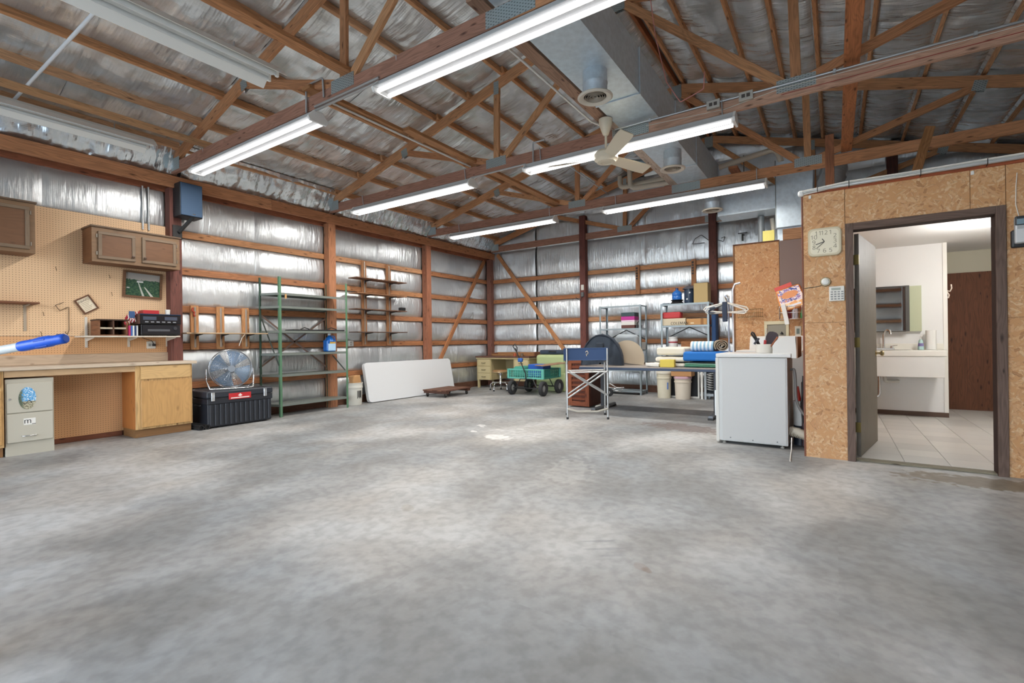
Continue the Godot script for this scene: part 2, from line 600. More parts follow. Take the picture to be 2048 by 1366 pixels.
# one billowed length of foil-faced insulation between framing
func foil(parent: Node3D, o: Vector3, u: Vector3, w: Vector3, nn: Vector3, bulge: float, crinkle: float, mat: Material, called := "foil_panel", pucker := 0.0) -> void:
	var f1 := noise(rng.randi() % 1000, 1.1, 3)
	var lu := u.length(); var lw := w.length()
	var seed_ := rng.randf() * 50.0
	var f := func(a: float, e: float) -> Vector3:
		var arch := pow(maxf(sin(PI * e), 0.0), 0.55)
		var ends := minf(1.0, minf(a, 1.0 - a) * lu / 0.05)
		var k := f1.get_noise_3d(a * lu * 1.4 + seed_, e * lw * 2.2, 0) * crinkle * 2.0
		if crinkle > 0.02:
			k += f1.get_noise_3d(a * lu * 14.0, e * lw * 30.0, 5) * 0.012
		k += f1.get_noise_3d(a * lu * 7.0, e * lw * 1.2 + seed_, 9) * crinkle * 1.1
		if pucker > 0.0:
			k += f1.get_noise_3d(a * lu * 30.0, seed_, 3) * pucker * smoothstep(0.45, 0.0, minf(e, 1.0 - e))
		return o + u * a + w * e + nn * (bulge * arch * (0.72 + 0.28 * ends) + k * (0.3 + 0.7 * ends) * (0.35 + 0.65 * arch))
	var sh := b()
	sh.sheet(f, clampi(int(lu / (0.022 if crinkle > 0.02 else 0.045)), 6, 60), clampi(int(lw / 0.03), 6, 24), nn, lu, lw)
	put(called, sh, mat, parent)


func build_floor() -> void:
	var sh := B.new()
	var lo := Vector2(-8.0, -10.4); var sz := Vector2(11.6, 13.8)
	var p := []
	for k in [[0, 0], [1, 0], [1, 1], [0, 1]]:
		p.append(Vector3(lo.x + sz.x * k[0], 0, lo.y + sz.y * k[1]))
	sh.quad(p[0], p[1], p[2], p[3], Vector3.UP, Vector2(0, 0), Vector2(1, 0), Vector2(1, 1), Vector2(0, 1))
	for k in 4:
		var a: Vector3 = p[k]; var e: Vector3 = p[(k + 1) % 4]
		sh.quad(a, e, e + Vector3(0, -0.15, 0), a + Vector3(0, -0.15, 0), Vector3(a.x + e.x, 0, a.z + e.z).normalized())
	sh.quad(p[0] + Vector3(0, -0.15, 0), p[1] + Vector3(0, -0.15, 0), p[2] + Vector3(0, -0.15, 0), p[3] + Vector3(0, -0.15, 0), Vector3.DOWN)
	var o := MeshInstance3D.new()
	o.name = "floor"; o.mesh = sh.mesh(Vector3.ZERO, true); o.material_override = M.concrete
	add_child(o)
	o.set_meta("kind", "structure")
	tag(o, "grey trowelled concrete slab with blotches and white paint spills", "floor")
	var g := b().box(Vector3(-14, -0.35, 3.45), Vector3(10, -0.05, 22), 0.0)
	struct("ground", g, P("a9a8a3", 0.9), "pale concrete apron outside the open garage door", "ground")


func girt_rows(parent: Node3D, from: Vector3, to: Vector3, tops: Array) -> void:
	for t in tops:
		var sh := b(wood_tint())
		sh.beam(from + Vector3(0, t - 0.045, 0), to + Vector3(0, t - 0.045, 0), 0.038, 0.09)
		put("girt", sh, M.wood, parent)


func build_left_wall() -> void:
	var w := struct("wall_left", b().box(Vector3(-7.62, 0, -10.32), Vector3(-7.56, 3.78, 3.4), 0.0), P("c9c9c6", 0.6))
	tag(w, "foil-insulated timber-framed side wall behind the workbench and green shelving", "wall")
	var tops := [0.60, 1.135, 1.645, 2.16, 2.667]
	var zs := [3.3, 0.9, -0.5, -2.9, -5.31, -7.72, -10.05]
	for k in zs.size() - 1:
		girt_rows(w, Vector3(XL - 0.019, 0, zs[k]), Vector3(XL - 0.019, 0, zs[k + 1]), tops)
		if zs[k] > 1.0: continue
		put("skirt_board", b("6d4a3a").box(Vector3(XL - 0.04, 0.0, zs[k]), Vector3(XL, 0.14, zs[k + 1])), M.wood, w)
	for k in range(1, zs.size()):
		var z: float = zs[k]
		var hex: String = ["b4764d", "b4764d", "74463d", "bb7f5a", "a56b50", "825648"][k - 1]
		var pl: String = ["side wall post behind the viewer", "side wall post beside the viewer", "dark purple-brown post holding the loudspeaker", "pale orange post behind the green shelving", "brown post between the tall pine rack and the corner brace", "dark corner post where the two foil walls meet"][k - 1]
		struct("timber_post", b(hex).box(Vector3(XL, 0, z - 0.07), Vector3(XL + 0.14, 3.19, z + 0.07), 0.004), M.wood, pl, "post")
	var hb := struct("header_beam", b("cf9066").box(Vector3(-7.26, 3.185, -4.2), Vector3(-7.22, 3.34, 3.3)), M.wood, "long timber header beam carrying the trusses along the side wall", "beam")
	put("beam_length", b("bd8059").box(Vector3(-7.26, 3.185, -10.12), Vector3(-7.22, 3.34, -4.204)), M.wood, hb)
	put("header_backing", b("a06040").box(Vector3(-7.44, 3.15, -10.12), Vector3(-7.40, 3.34, 3.3)), M.wood, w)
	var rows := [[0.10, 0.515], [0.595, 1.05], [1.13, 1.56], [1.64, 2.075], [2.155, 2.582], [2.662, 3.2]]
	for k in range(2, zs.size() - 1):
		var z0: float = zs[k] - 0.07; var z1: float = zs[k + 1] + 0.07
		var mid := lerpf(z0, z1, 0.47)
		for part in [[z0, mid], [mid, z1]]:
			for r in rows:
				foil(w, Vector3(-7.45, r[0], part[0]), Vector3(0, 0, part[1] - part[0]), Vector3(0, r[1] - r[0], 0), Vector3.RIGHT, 0.052, 0.0035, M.foil, "foil_panel", 0.006)
		# loose flap of foil tucked between the header and the roof
		for part in [[z0, lerpf(z0, z1, 0.52)], [lerpf(z0, z1, 0.52), z1 - 0.1]]:
			foil(w, Vector3(-7.34, 3.30, part[0]), Vector3(0, 0, part[1] - part[0]), Vector3(0.28, 0.42, 0), Vector3(0.83, -0.55, 0), 0.02, 0.021, M.crinkle, "foil_flap")
	# diagonal brace near the corner
	put("brace", b("b57a50").beam(Vector3(-7.38, 3.14, -9.86), Vector3(-7.38, 0.50, -8.02), 0.09, 0.038, Vector3.RIGHT), M.wood, w)


func build_back_wall() -> void:
	var w := struct("wall_back", b().box(Vector3(-7.62, 0, -10.38), Vector3(3.6, 5.4, -10.32), 0.0), P("c9c9c6", 0.6))
	tag(w, "foil-insulated timber-framed end wall rising into the gable", "wall")
	var tops := [0.60, 1.112, 1.619, 2.159, 2.666]
	var xs := [-7.33, -4.70, -1.95, 0.80, 3.3]
	for k in xs.size() - 1:
		girt_rows(w, Vector3(xs[k], 0, ZB - 0.019), Vector3(xs[k + 1], 0, ZB - 0.019), tops)
		put("skirt_board", b("6d4a3a").box(Vector3(xs[k], 0, ZB - 0.04), Vector3(xs[k + 1], 0.14, ZB)), M.wood, w)
	for k in range(1, xs.size()):
		struct("timber_post", b(["714038", "66392f", "5c342e", "6a3d34"][k - 1]).box(Vector3(xs[k] - 0.07, 0, ZB), Vector3(xs[k] + 0.07, [3.9, 4.5, 4.2, 3.4][k - 1], ZB + 0.14), 0.004), M.wood, ["dark red end-wall post with the white switch", "tall dark red end-wall post right beside the right grey shelving", "dark end-wall post seen over the washroom's ceiling", "end-wall post hidden behind the washroom"][k - 1], "post")
	var rows := [[0.10, 0.515], [0.595, 1.03], [1.105, 1.535], [1.615, 2.075], [2.155, 2.582], [2.662, 3.36], [3.36, 3.95], [3.95, 4.55], [4.55, 5.05]]
	for k in xs.size() - 1:
		for part in [[0.0, 0.5], [0.5, 1.0]]:
			var x0: float = lerpf(xs[k], xs[k + 1], part[0]) + (0.0 if k else 0.05); var x1: float = lerpf(xs[k], xs[k + 1], part[1])
			for r in rows:
				var top := minf(r[1], minf(roof_y(x0), roof_y(x1)) + 0.25)
				if top < r[0] + 0.08: continue
				foil(w, Vector3(x0, r[0], ZB - 0.05), Vector3(x1 - x0, 0, 0), Vector3(0, top - r[0], 0), Vector3.BACK, 0.055, 0.0045, M.foil, "foil_panel", 0.009)
	put("brace", b("c38a5c").beam(Vector3(-7.10, 3.30, -10.06), Vector3(-5.25, 0.90, -10.06), 0.09, 0.038, Vector3.BACK), M.wood, w)
	# two short uprights with keyhole straps
	for q in [[-3.47, 2.07, 2.68], [-2.33, 2.17, 2.69]]:
		put("upright", b("a97650").box(Vector3(q[0] - 0.045, q[1], ZB), Vector3(q[0] + 0.045, q[2], ZB + 0.04)), M.wood, w)
		var st := b()
		for i in 5:
			st.box(Vector3(q[0] - 0.03, q[2] - 0.08 - i * 0.055, ZB + 0.04), Vector3(q[0] + 0.005, q[2] - 0.045 - i * 0.055, ZB + 0.055), 0.004)
		put("strap", st, M.black, w)


func build_other_walls() -> void:
	var w := struct("wall_right", b().box(Vector3(3.44, 0, -10.32), Vector3(3.56, 3.78, 3.4), 0.0), M.foil, "foil-lined side wall beyond the washroom", "wall")
	for t in [0.60, 1.135, 1.645, 2.16, 2.667, 3.2]:
		put("girt", b(wood_tint()).box(Vector3(3.40, t - 0.09, -10.1), Vector3(3.44, t, 3.3)), M.wood, w)
	var f := b().box(Vector3(-7.62, 0, 3.3), Vector3(-6.6, 5.5, 3.42), 0.0).box(Vector3(0.6, 0, 3.3), Vector3(3.56, 5.5, 3.42), 0.0).box(Vector3(-6.6, 2.9, 3.3), Vector3(0.6, 5.5, 3.42), 0.0)
	var fw := struct("wall_front", f, P("c8c8c4", 0.6), "front wall with the open garage doorway behind the viewer", "wall")
	for t in [0.60, 1.135, 1.645, 2.16, 2.667]:
		put("girt", b(wood_tint()).box(Vector3(0.6, t - 0.09, 3.22), Vector3(3.44, t, 3.26)), M.wood, fw)
	for r in [[0.05, 0.515], [0.595, 1.05], [1.13, 1.56], [1.64, 2.075], [2.155, 2.582], [2.662, 3.3]]:
		foil(fw, Vector3(0.6, r[0], 3.28), Vector3(2.8, 0, 0), Vector3(0, r[1] - r[0], 0), Vector3.FORWARD, 0.05, 0.004, M.foil, "foil_panel", 0.006)


func build_ceiling() -> void:
	var sl := b()
	for s in [-1.0, 1.0]:
		var e := Vector3(MID + s * 5.6, roof_y(MID + s * 5.6) + 0.20, -3.5); var p := Vector3(MID, roof_y(MID) + 0.20, -3.5)
		sl.beam(e, p, 13.9, 0.03, Vector3.UP, 0.0)
	var c := struct("ceiling", sl, P("bdbdb9", 0.6))
	tag(c, "pitched underside of the roof lined with tarnished foil between timber purlins", "ceiling")
	var left := [-7.1, -6.5, -5.94, -5.34, -4.76, -4.2, -3.62, -3.05, -2.5, -2.06]
	var right := [-1.94, -1.56, -1.02, -0.6, -0.18, 0.34, 0.90, 1.43, 1.95, 2.5, 3.1]
	var zs := [3.3, 0.6, -0.45, -1.65, -2.87, -4.1, -5.28, -6.5, -7.7, -8.9, -10.2]
	for side in [left, right]:
		for i in side.size():
			var x: float = side[i]
			var s := -1.0 if x < MID else 1.0
			var up := Vector3(s * PITCH, 1, 0).normalized()
			for q in [[3.3, -2.87], [-2.80, -5.35], [-5.22, -7.77], [-7.63, -10.2]]:
				var nudge := Vector3(0.045 * (int(absf(q[0])) % 2), 0, 0)
				var y := roof_y(x) + 0.045
				put("purlin", b(["dba578", "d49c6e", "e0ad82", "cf9566"][rng.randi() % 4]).beam(Vector3(x, y, q[0]) + nudge, Vector3(x, y, q[1]) + nudge, 0.04, 0.09, up), M.wood, c)
			if i == side.size() - 1: continue
			var x2: float = side[i + 1]
			for k in range(1, zs.size() - 1):
				var a := Vector3(x, roof_y(x) + 0.095, zs[k]); var e := Vector3(x2, roof_y(x2) + 0.095, zs[k])
				foil(c, a, Vector3(0, 0, zs[k + 1] - zs[k]), e - a, Vector3(-s * PITCH, -1, 0).normalized(), 0.045, 0.013, M.roof_foil)
	# loose ends of foil above the corners of the room partition
	put("ridge_board", b("a9683f").beam(Vector3(MID, roof_y(MID) + 0.02, 3.3), Vector3(MID, roof_y(MID) + 0.02, -10.2), 0.04, 0.1), M.wood, c)
	# boards laid along the trusses' bottom chords
	var ties := [[-4.12, -5.2, -7.75, "b98458"], [-4.2, -2.8, -4.1, "bd8658"], [-4.1, -4.0, -5.4, "b98458"], [-2.13, -2.75, -5.35, "a9866f"], [-2.1, -5.2, -8.6, "cdbcae"], [0.15, -2.8, -7.8, "c07a4c"], [-3.66, 2.9, -3.0, "bf8557"], [-6.4, 2.9, -3.0, "c99a6e"], [-1.2, -7.6, -10.0, "a26a48"]]
	for t in ties:
		put("tie_board", b(t[3]).box(Vector3(t[0] - 0.06, 3.545, t[1]), Vector3(t[0] + 0.06, 3.585, t[2])), M.wood, c)


func build_truss(z: float, where: String) -> void:
	var t := thing("roof_truss", "timber roof truss with nail plates " + where, "truss", Vector3(MID, 3.36, z), "roof trusses across the bay")
	var th := 0.04
	var low := 3.43
	put("bottom_chord", b("ad7e69").beam(Vector3(MID - 5.25, low, z), Vector3(MID + 0.12, low, z), th, 0.14), M.wood, t)
	put("bottom_chord", b("cfa58c" if absf(z + 5.28) < 0.1 else "cf9468").beam(Vector3(MID + 0.12, low, z), Vector3(MID + 5.25, low, z), th, 0.14), M.wood, t)
	for s: float in [-1.0, 1.0]:
		var top := func(d: float) -> Vector3: return Vector3(MID + s * d, 3.53 + PITCH * (5.25 - d), z)
		put("top_chord", b(["cb9064", "d29a6e"][rng.randi() % 2]).beam(top.call(5.3), top.call(0.02), th, 0.13), M.wood, t)
		var pan := Vector3(MID + s * 1.72, 3.47, z)
		put("web", b(["c98f64", "d19a6c", "c2875c"][rng.randi() % 3]).beam(pan + Vector3(s * -0.0, 0, 0), top.call(1.70) - Vector3(0, 0.02, 0), 0.038, 0.085, Vector3.RIGHT), M.wood, t)
		put("web", b(["c98f64", "d19a6c", "c2875c"][rng.randi() % 3]).beam(pan + Vector3(-s * 0.09, 0.02, 0), top.call(0.06) - Vector3(0, 0.08, 0), 0.038, 0.085), M.wood, t)
		put("web", b(["c98f64", "d19a6c", "c2875c"][rng.randi() % 3]).beam(pan + Vector3(s * 0.10, 0.03, 0), top.call(3.42) - Vector3(0, 0.04, 0), 0.038, 0.085), M.wood, t)
		for f in [-1.0, 1.0]:
			var plate := func(c: Vector3, w: float, h: float, a: float) -> void:
				var xf := Transform3D(Basis(Vector3.BACK, a), Vector3(c.x, c.y, z + f * (th / 2 + 0.0015) - 0.0015))
				put("nail_plate", b().prism([Vector2(-w / 2, -h / 2), Vector2(w / 2, -h / 2), Vector2(w / 2, h / 2), Vector2(-w / 2, h / 2)], 0.003, xf), M.gusset, t)
			plate.call(pan + Vector3(0, 0.01, 0), 0.32, 0.12, 0.0)
			plate.call(top.call(3.42) - Vector3(0, 0.05, 0), 0.12, 0.12, -s * atan(PITCH))
			plate.call(top.call(1.70) - Vector3(0, 0.05, 0), 0.08, 0.17, 0.0)
			plate.call(Vector3(MID + s * 5.12, 3.47, z), 0.22, 0.16, 0.0)
			if s > 0:
				plate.call(top.call(0.0) - Vector3(0, 0.06, 0), 0.15, 0.2, 0.0)
				plate.call(Vector3(MID + 0.12, low, z), 0.42, 0.125, 0.0)


func build_partition() -> void:
	# chipboard-faced front of the washroom, with the doorway
	var z := -5.25
	var w := struct("wall_partition", b("b9916a").box(Vector3(-0.23, 0, -5.37), Vector3(0.10, 2.42, z - 0.012), 0.0).box(Vector3(1.09, 0, -5.37), Vector3(3.44, 2.42, z - 0.012), 0.0).box(Vector3(0.10, 2.06, -5.37), Vector3(1.09, 2.42, z - 0.012), 0.0), M.wood)
	tag(w, "partition faced with chipboard panels round the washroom doorway", "wall")
	for q in [[-0.235, 0.082, 0.0, 1.233], [-0.235, 0.082, 1.236, 2.415], [0.086, 0.904, 2.08, 2.415], [0.908, 1.108, 2.08, 2.415], [1.09, 2.30, 0.0, 1.233], [1.112, 2.30, 1.236, 2.415], [2.304, 3.44, 0.0, 1.233], [2.304, 3.44, 1.236, 2.415]]:
		put("osb_panel", b("fbf4ea").box(Vector3(q[0], q[2], z - 0.012), Vector3(q[1], q[3], z), 0.0015), M.osb, w)
	put("edge_board", b("8a5640").box(Vector3(-0.25, 0.0, -5.40), Vector3(-0.235, 2.42, z)), M.wood, w)
	put("top_plate", b("a8552f").box(Vector3(-0.25, 2.415, -5.38), Vector3(3.44, 2.44, z + 0.006)), M.wood, w)
	var s := struct("wall_side", b("c9a47c").box(Vector3(-0.235, 0, -10.0), Vector3(-0.12, 2.42, -5.38), 0.0), M.osb)
	tag(s, "side wall of the washroom in the dryer's gap", "wall")
	# door casing
	var c := struct("trim_1", b("6f5a50").box(Vector3(0.082, 0, z - 0.005), Vector3(0.142, 2.105, z + 0.018)), M.wood)
	tag(c, "dark brown casing round the washroom doorway", "casing")
	put("casing", b("6f5a50").box(Vector3(1.048, 0, z - 0.005), Vector3(1.108, 2.105, z + 0.018)), M.wood, c)
	put("casing", b("6f5a50").box(Vector3(0.142, 2.045, z - 0.005), Vector3(1.048, 2.105, z + 0.018)), M.wood, c)
	put("jamb", b("3c2520").box(Vector3(0.10, 0, -5.38), Vector3(0.142, 2.07, z - 0.005)), M.wood, c)
	put("jamb", b("3c2520").box(Vector3(1.048, 0, -5.38), Vector3(1.09, 2.07, z - 0.005)), M.wood, c)
	put("jamb", b("3c2520").box(Vector3(0.142, 2.045, -5.38), Vector3(1.048, 2.07, z - 0.005)), M.wood, c)
	put("threshold", b("8d8672").box(Vector3(0.142, 0, -5.38), Vector3(1.048, 0.012, z - 0.02)), M.wood, c)
	# door leaf, swung into the washroom
	var d := struct("door_1", b("7c7468").box(Vector3(0.150, 0.02, -6.32), Vector3(0.186, 2.035, -5.40), 0.002), M.ply)
	tag(d, "dark grey-brown flush door standing open into the washroom", "door")
	for y in [0.28, 1.05, 1.80]:
		put("hinge", b().box(Vector3(0.142, y - 0.045, -5.41), Vector3(0.187, y + 0.045, -5.385)), P("7a6a3c", 0.4, 0.8), d)
	var kn := Transform3D(Basis(Vector3.FORWARD, PI / 2), Vector3(0.186, 0.93, -6.25))
	put("knob", b().lathe([Vector2(0, -0.002), Vector2(0.032, -0.002), Vector2(0.032, 0.004), Vector2(0.012, 0.012), Vector2(0.012, 0.035), Vector2(0.026, 0.045), Vector2(0.028, 0.06), Vector2(0.018, 0.07), Vector2(0, 0.07)], 16, kn), P("c4b48a", 0.25, 0.9), d)
	d.rotation.y = -0.188
	d.position += Vector3(0.086, 0, 0)
	# the room behind
	var fl := struct("floor_washroom", b().box(Vector3(-0.12, 0.0, -9.7), Vector3(3.4, 0.008, -5.38), 0.0), P("8e8c88", 0.8))
	tag(fl, "pale square floor tiles of the washroom", "floor")
	var tl := [P("d3d1cc", 0.35), P("cbc9c4", 0.35), P("d8d6d0", 0.35)]
	for i in 8:
		for j in 14:
			var x := -0.12 + i * 0.305; var zz := -5.385 - j * 0.305
			put("tile", b().box(Vector3(x + 0.0015, 0.006, zz - 0.3035), Vector3(x + 0.3035, 0.012, zz - 0.0015), 0.0015), tl[rng.randi() % 3], fl)
	struct("ceiling_washroom", b().box(Vector3(-0.12, 2.34, -10.0), Vector3(3.44, 2.41, -5.37), 0.0), P("e9e8e5", 0.9), "white ceiling of the washroom", "ceiling")
	var v := struct("wall_vanity", b().box(Vector3(-0.12, 0.0, -8.68), Vector3(1.24, 2.34, -8.58), 0.002), P("e6e5e2", 0.8))
	tag(v, "white washroom wall carrying the vanity and mirror cabinet", "wall")
	put("corner_trim", b().box(Vector3(1.20, 0.07, -8.578), Vector3(1.246, 2.34, -8.57)), P("eae7de", 0.6), v)
	var bb := struct("baseboard_vanity", b().box(Vector3(-0.12, 0.012, -8.58), Vector3(1.246, 0.075, -8.565)), P("5a4436", 0.6))
	tag(bb, "dark brown baseboard under the vanity", "baseboard")
	struct("wall_far", b().box(Vector3(1.0, 0.0, -9.72), Vector3(3.4, 2.34, -9.62), 0.0), P("cfc9b4", 0.85), "beige wall at the far end of the washroom", "wall")
	struct("wall_washroom", b().box(Vector3(2.2, 0.0, -9.7), Vector3(2.3, 2.34, -5.38), 0.0), P("e2ded4", 0.8), "white inner wall at the washroom's right", "wall")
	var bd := struct("door_2", b("74472f").box(Vector3(1.30, 0.012, -9.615), Vector3(2.12, 2.02, -9.58)), M.wood)
	tag(bd, "mottled dark brown door at the far end of the washroom", "door")
	# chipboard screen behind the washer, and the brown panel beside it
	var scr := struct("wall_screen", b("efe2cf").box(Vector3(-1.15, 0, -7.36), Vector3(-0.605, 2.38, -7.30), 0.002), M.osb)
	tag(scr, "chipboard screen panel standing behind the washing machine", "panel")
	put("lower_panel", b("efe2cf").box(Vector3(-0.60, 0, -7.36), Vector3(-0.236, 1.735, -7.30), 0.002), M.osb, scr)
	put("brown_panel", b().box(Vector3(-0.60, 1.745, -7.34), Vector3(-0.236, 2.38, -7.29), 0.002), P("7b6860", 0.6), scr)
	put("edge_strip", b("8d6242").box(Vector3(-1.165, 0, -7.37), Vector3(-1.148, 2.39, -7.285)), M.wood, scr)
	put("cap_strip", b("6e4630").box(Vector3(-1.165, 2.38, -7.37), Vector3(-0.60, 2.395, -7.28)), M.wood, scr)


# ---------------------------------------------------------------- overhead
func strip_light(x0: float, x1: float, z: float, label: String) -> void:
	var t := thing("strip_light", label, "light fixture", Vector3((x0 + x1) / 2, 3.21, z), "lit fluorescent strip lights under the trusses")
	var a := Transform3D(Basis(Vector3.BACK, Vector3.UP, Vector3.LEFT), Vector3(x0, 0, z))   # local z runs along x
	a = Transform3D(Basis(Vector3(0, 0, -1), Vector3(0, 1, 0), Vector3(1, 0, 0)), Vector3(x0, 0, z))
	put("housing", b().prism([Vector2(-0.105, 3.262), Vector2(-0.045, 3.29), Vector2(-0.04, 3.335), Vector2(0.04, 3.335), Vector2(0.045, 3.29), Vector2(0.105, 3.262), Vector2(0.103, 3.256), Vector2(0.0, 3.272), Vector2(-0.103, 3.256)], x1 - x0, a), P("b4b4b3", 0.4), t)
	for e in [x0, x1]:
		put("end_cap", b().prism([Vector2(-0.09, 3.225), Vector2(-0.108, 3.262), Vector2(-0.045, 3.337), Vector2(0.045, 3.337), Vector2(0.108, 3.262), Vector2(0.09, 3.225)], 0.022, Transform3D(a.basis, Vector3(e - 0.011, 0, z))), P("e2e2de", 0.4), t)
	for dz: float in [-0.058, 0.058]:
		put("tube", b().tube([Vector3(x0 + 0.03, 3.240, z + dz), Vector3(x1 - 0.03, 3.240, z + dz)], 0.018, 12), M.tube_lit, t)
	put("hanger", b().tube([Vector3(x1 - 0.12, 3.335, z), Vector3(x1 - 0.12, 3.50, z + 0.02)], 0.006, 6), M.tin, t)
	put("hanger", b().tube([Vector3(x0 + 0.2, 3.335, z), Vector3(x0 + 0.2, 3.50, z + 0.02)], 0.006, 6), M.tin, t)
	var l := AreaLight3D.new()
	l.name = "light"
	l.area_size = Vector2(x1 - x0 - 0.08, 0.06)
	l.light_color = Color("fff9f2"); l.light_energy = LAMP
	l.shadow_enabled = true
	l.set("area_range", 30.0); l.set("area_attenuation", 2.0)
	t.add_child(l)
	l.position = Vector3(0, 0.022, 0)
	l.rotation = Vector3(-PI / 2, 0, 0)


func off_fixture(x: float, z0: float, z1: float, label: String) -> void:
	var t := thing("unlit_strip_light", label, "light fixture", Vector3(x, 3.40, (z0 + z1) / 2), "unlit strip lights along the bay")
	var y := 3.45
	var a := Transform3D(Basis(Vector3(1, 0, 0), Vector3(0, 1, 0), Vector3(0, 0, 1)), Vector3(x, y, z1))
	var hood := [Vector2(-0.185, -0.03), Vector2(-0.13, 0.03), Vector2(-0.07, 0.075), Vector2(0.07, 0.075), Vector2(0.13, 0.03), Vector2(0.185, -0.03), Vector2(0.180, -0.03), Vector2(0.124, 0.024), Vector2(0.066, 0.068), Vector2(-0.066, 0.068), Vector2(-0.124, 0.024), Vector2(-0.180, -0.03)]
	put("hood", b().prism(hood, z0 - z1, a), P("efede6", 0.45), t)
	put("ballast", b().box(Vector3(x - 0.03, y + 0.035, z1 + 0.01), Vector3(x + 0.03, y + 0.069, z0 - 0.01), 0.006), P("e6e4de", 0.45), t)
	for d: float in [-0.062, 0.062]:
		put("tube", b().tube([Vector3(x + d, y + 0.012, z1 + 0.03), Vector3(x + d, y + 0.012, z0 - 0.03)], 0.017, 12), P("c9cbc8", 0.3), t)
		put("lampholder", b().box(Vector3(x + d - 0.014, y - 0.008, z1 + 0.004), Vector3(x + d + 0.014, y + 0.05, z1 + 0.03), 0.003), P("e3e1da", 0.5), t)
	for z in [z0 - 0.3, z1 + 0.35]:
		put("strap", b().box(Vector3(x - 0.012, y + 0.075, z - 0.002), Vector3(x + 0.012, 3.60, z + 0.002), 0.0), M.tin, t)


func register_drop(x: float, z: float, label: String, drop := 0.0) -> void:
	var t := thing("ceiling_register", label, "air register", Vector3(x, 3.27, z), "round air registers under the duct")
	var xf := Transform3D(Basis.from_scale(Vector3(1.13, 1, 1.13)), Vector3(x, -drop, z))
	put("collar", b().lathe([Vector2(0.098, 3.30), Vector2(0.098, 3.40), Vector2(0.101, 3.405), Vector2(0.101, 3.415), Vector2(0.098, 3.42), Vector2(0.098, 3.535 + drop)], 24, xf), M.galv, t)
	put("flange", b().lathe([Vector2(0.088, 3.296), Vector2(0.105, 3.284), Vector2(0.128, 3.280), Vector2(0.140, 3.290), Vector2(0.138, 3.298), Vector2(0.098, 3.31)], 28, xf), P("c9c2b4", 0.5), t)
	put("throat", b().lathe([Vector2(0.0975, 3.302), Vector2(0.0975, 3.36), Vector2(0, 3.36)], 24, xf), P("14110f", 0.9), t)
	for r in [0.022, 0.042, 0.060, 0.078]:
		put("ring", b().lathe([Vector2(r - 0.003, 3.306), Vector2(r + 0.002, 3.288), Vector2(r + 0.004, 3.288), Vector2(r - 0.001, 3.307)], 24, xf), P("b5ab9b", 0.5), t)
	put("spider", b().box(Vector3(x - 0.095, 3.306 - drop, z - 0.005), Vector3(x + 0.095, 3.314 - drop, z + 0.005), 0.001), P("8f877a", 0.5), t)


func pipe_run(called: String, label: String, cat: String, pts: Array, r: float, mat: Material, group := "") -> MeshInstance3D:
	# a pipe with rounded bends at its inner points
	var p := [pts[0]]
	for i in range(1, pts.size() - 1):
		var a: Vector3 = pts[i - 1]; var o: Vector3 = pts[i]; var e: Vector3 = pts[i + 1]
		var q := minf(r * 2.6, minf(a.distance_to(o), o.distance_to(e)) * 0.45)
		var s := o + (a - o).normalized() * q; var f := o + (e - o).normalized() * q
		for k in 5:
			var w := k / 4.0
			p.append(s.lerp(o, w).lerp(o.lerp(f, w), w))
	p.append(pts[-1])
	var o := put(called, b().tube(p, r, 10), mat)
	tag(o, label, cat, group)
	return o


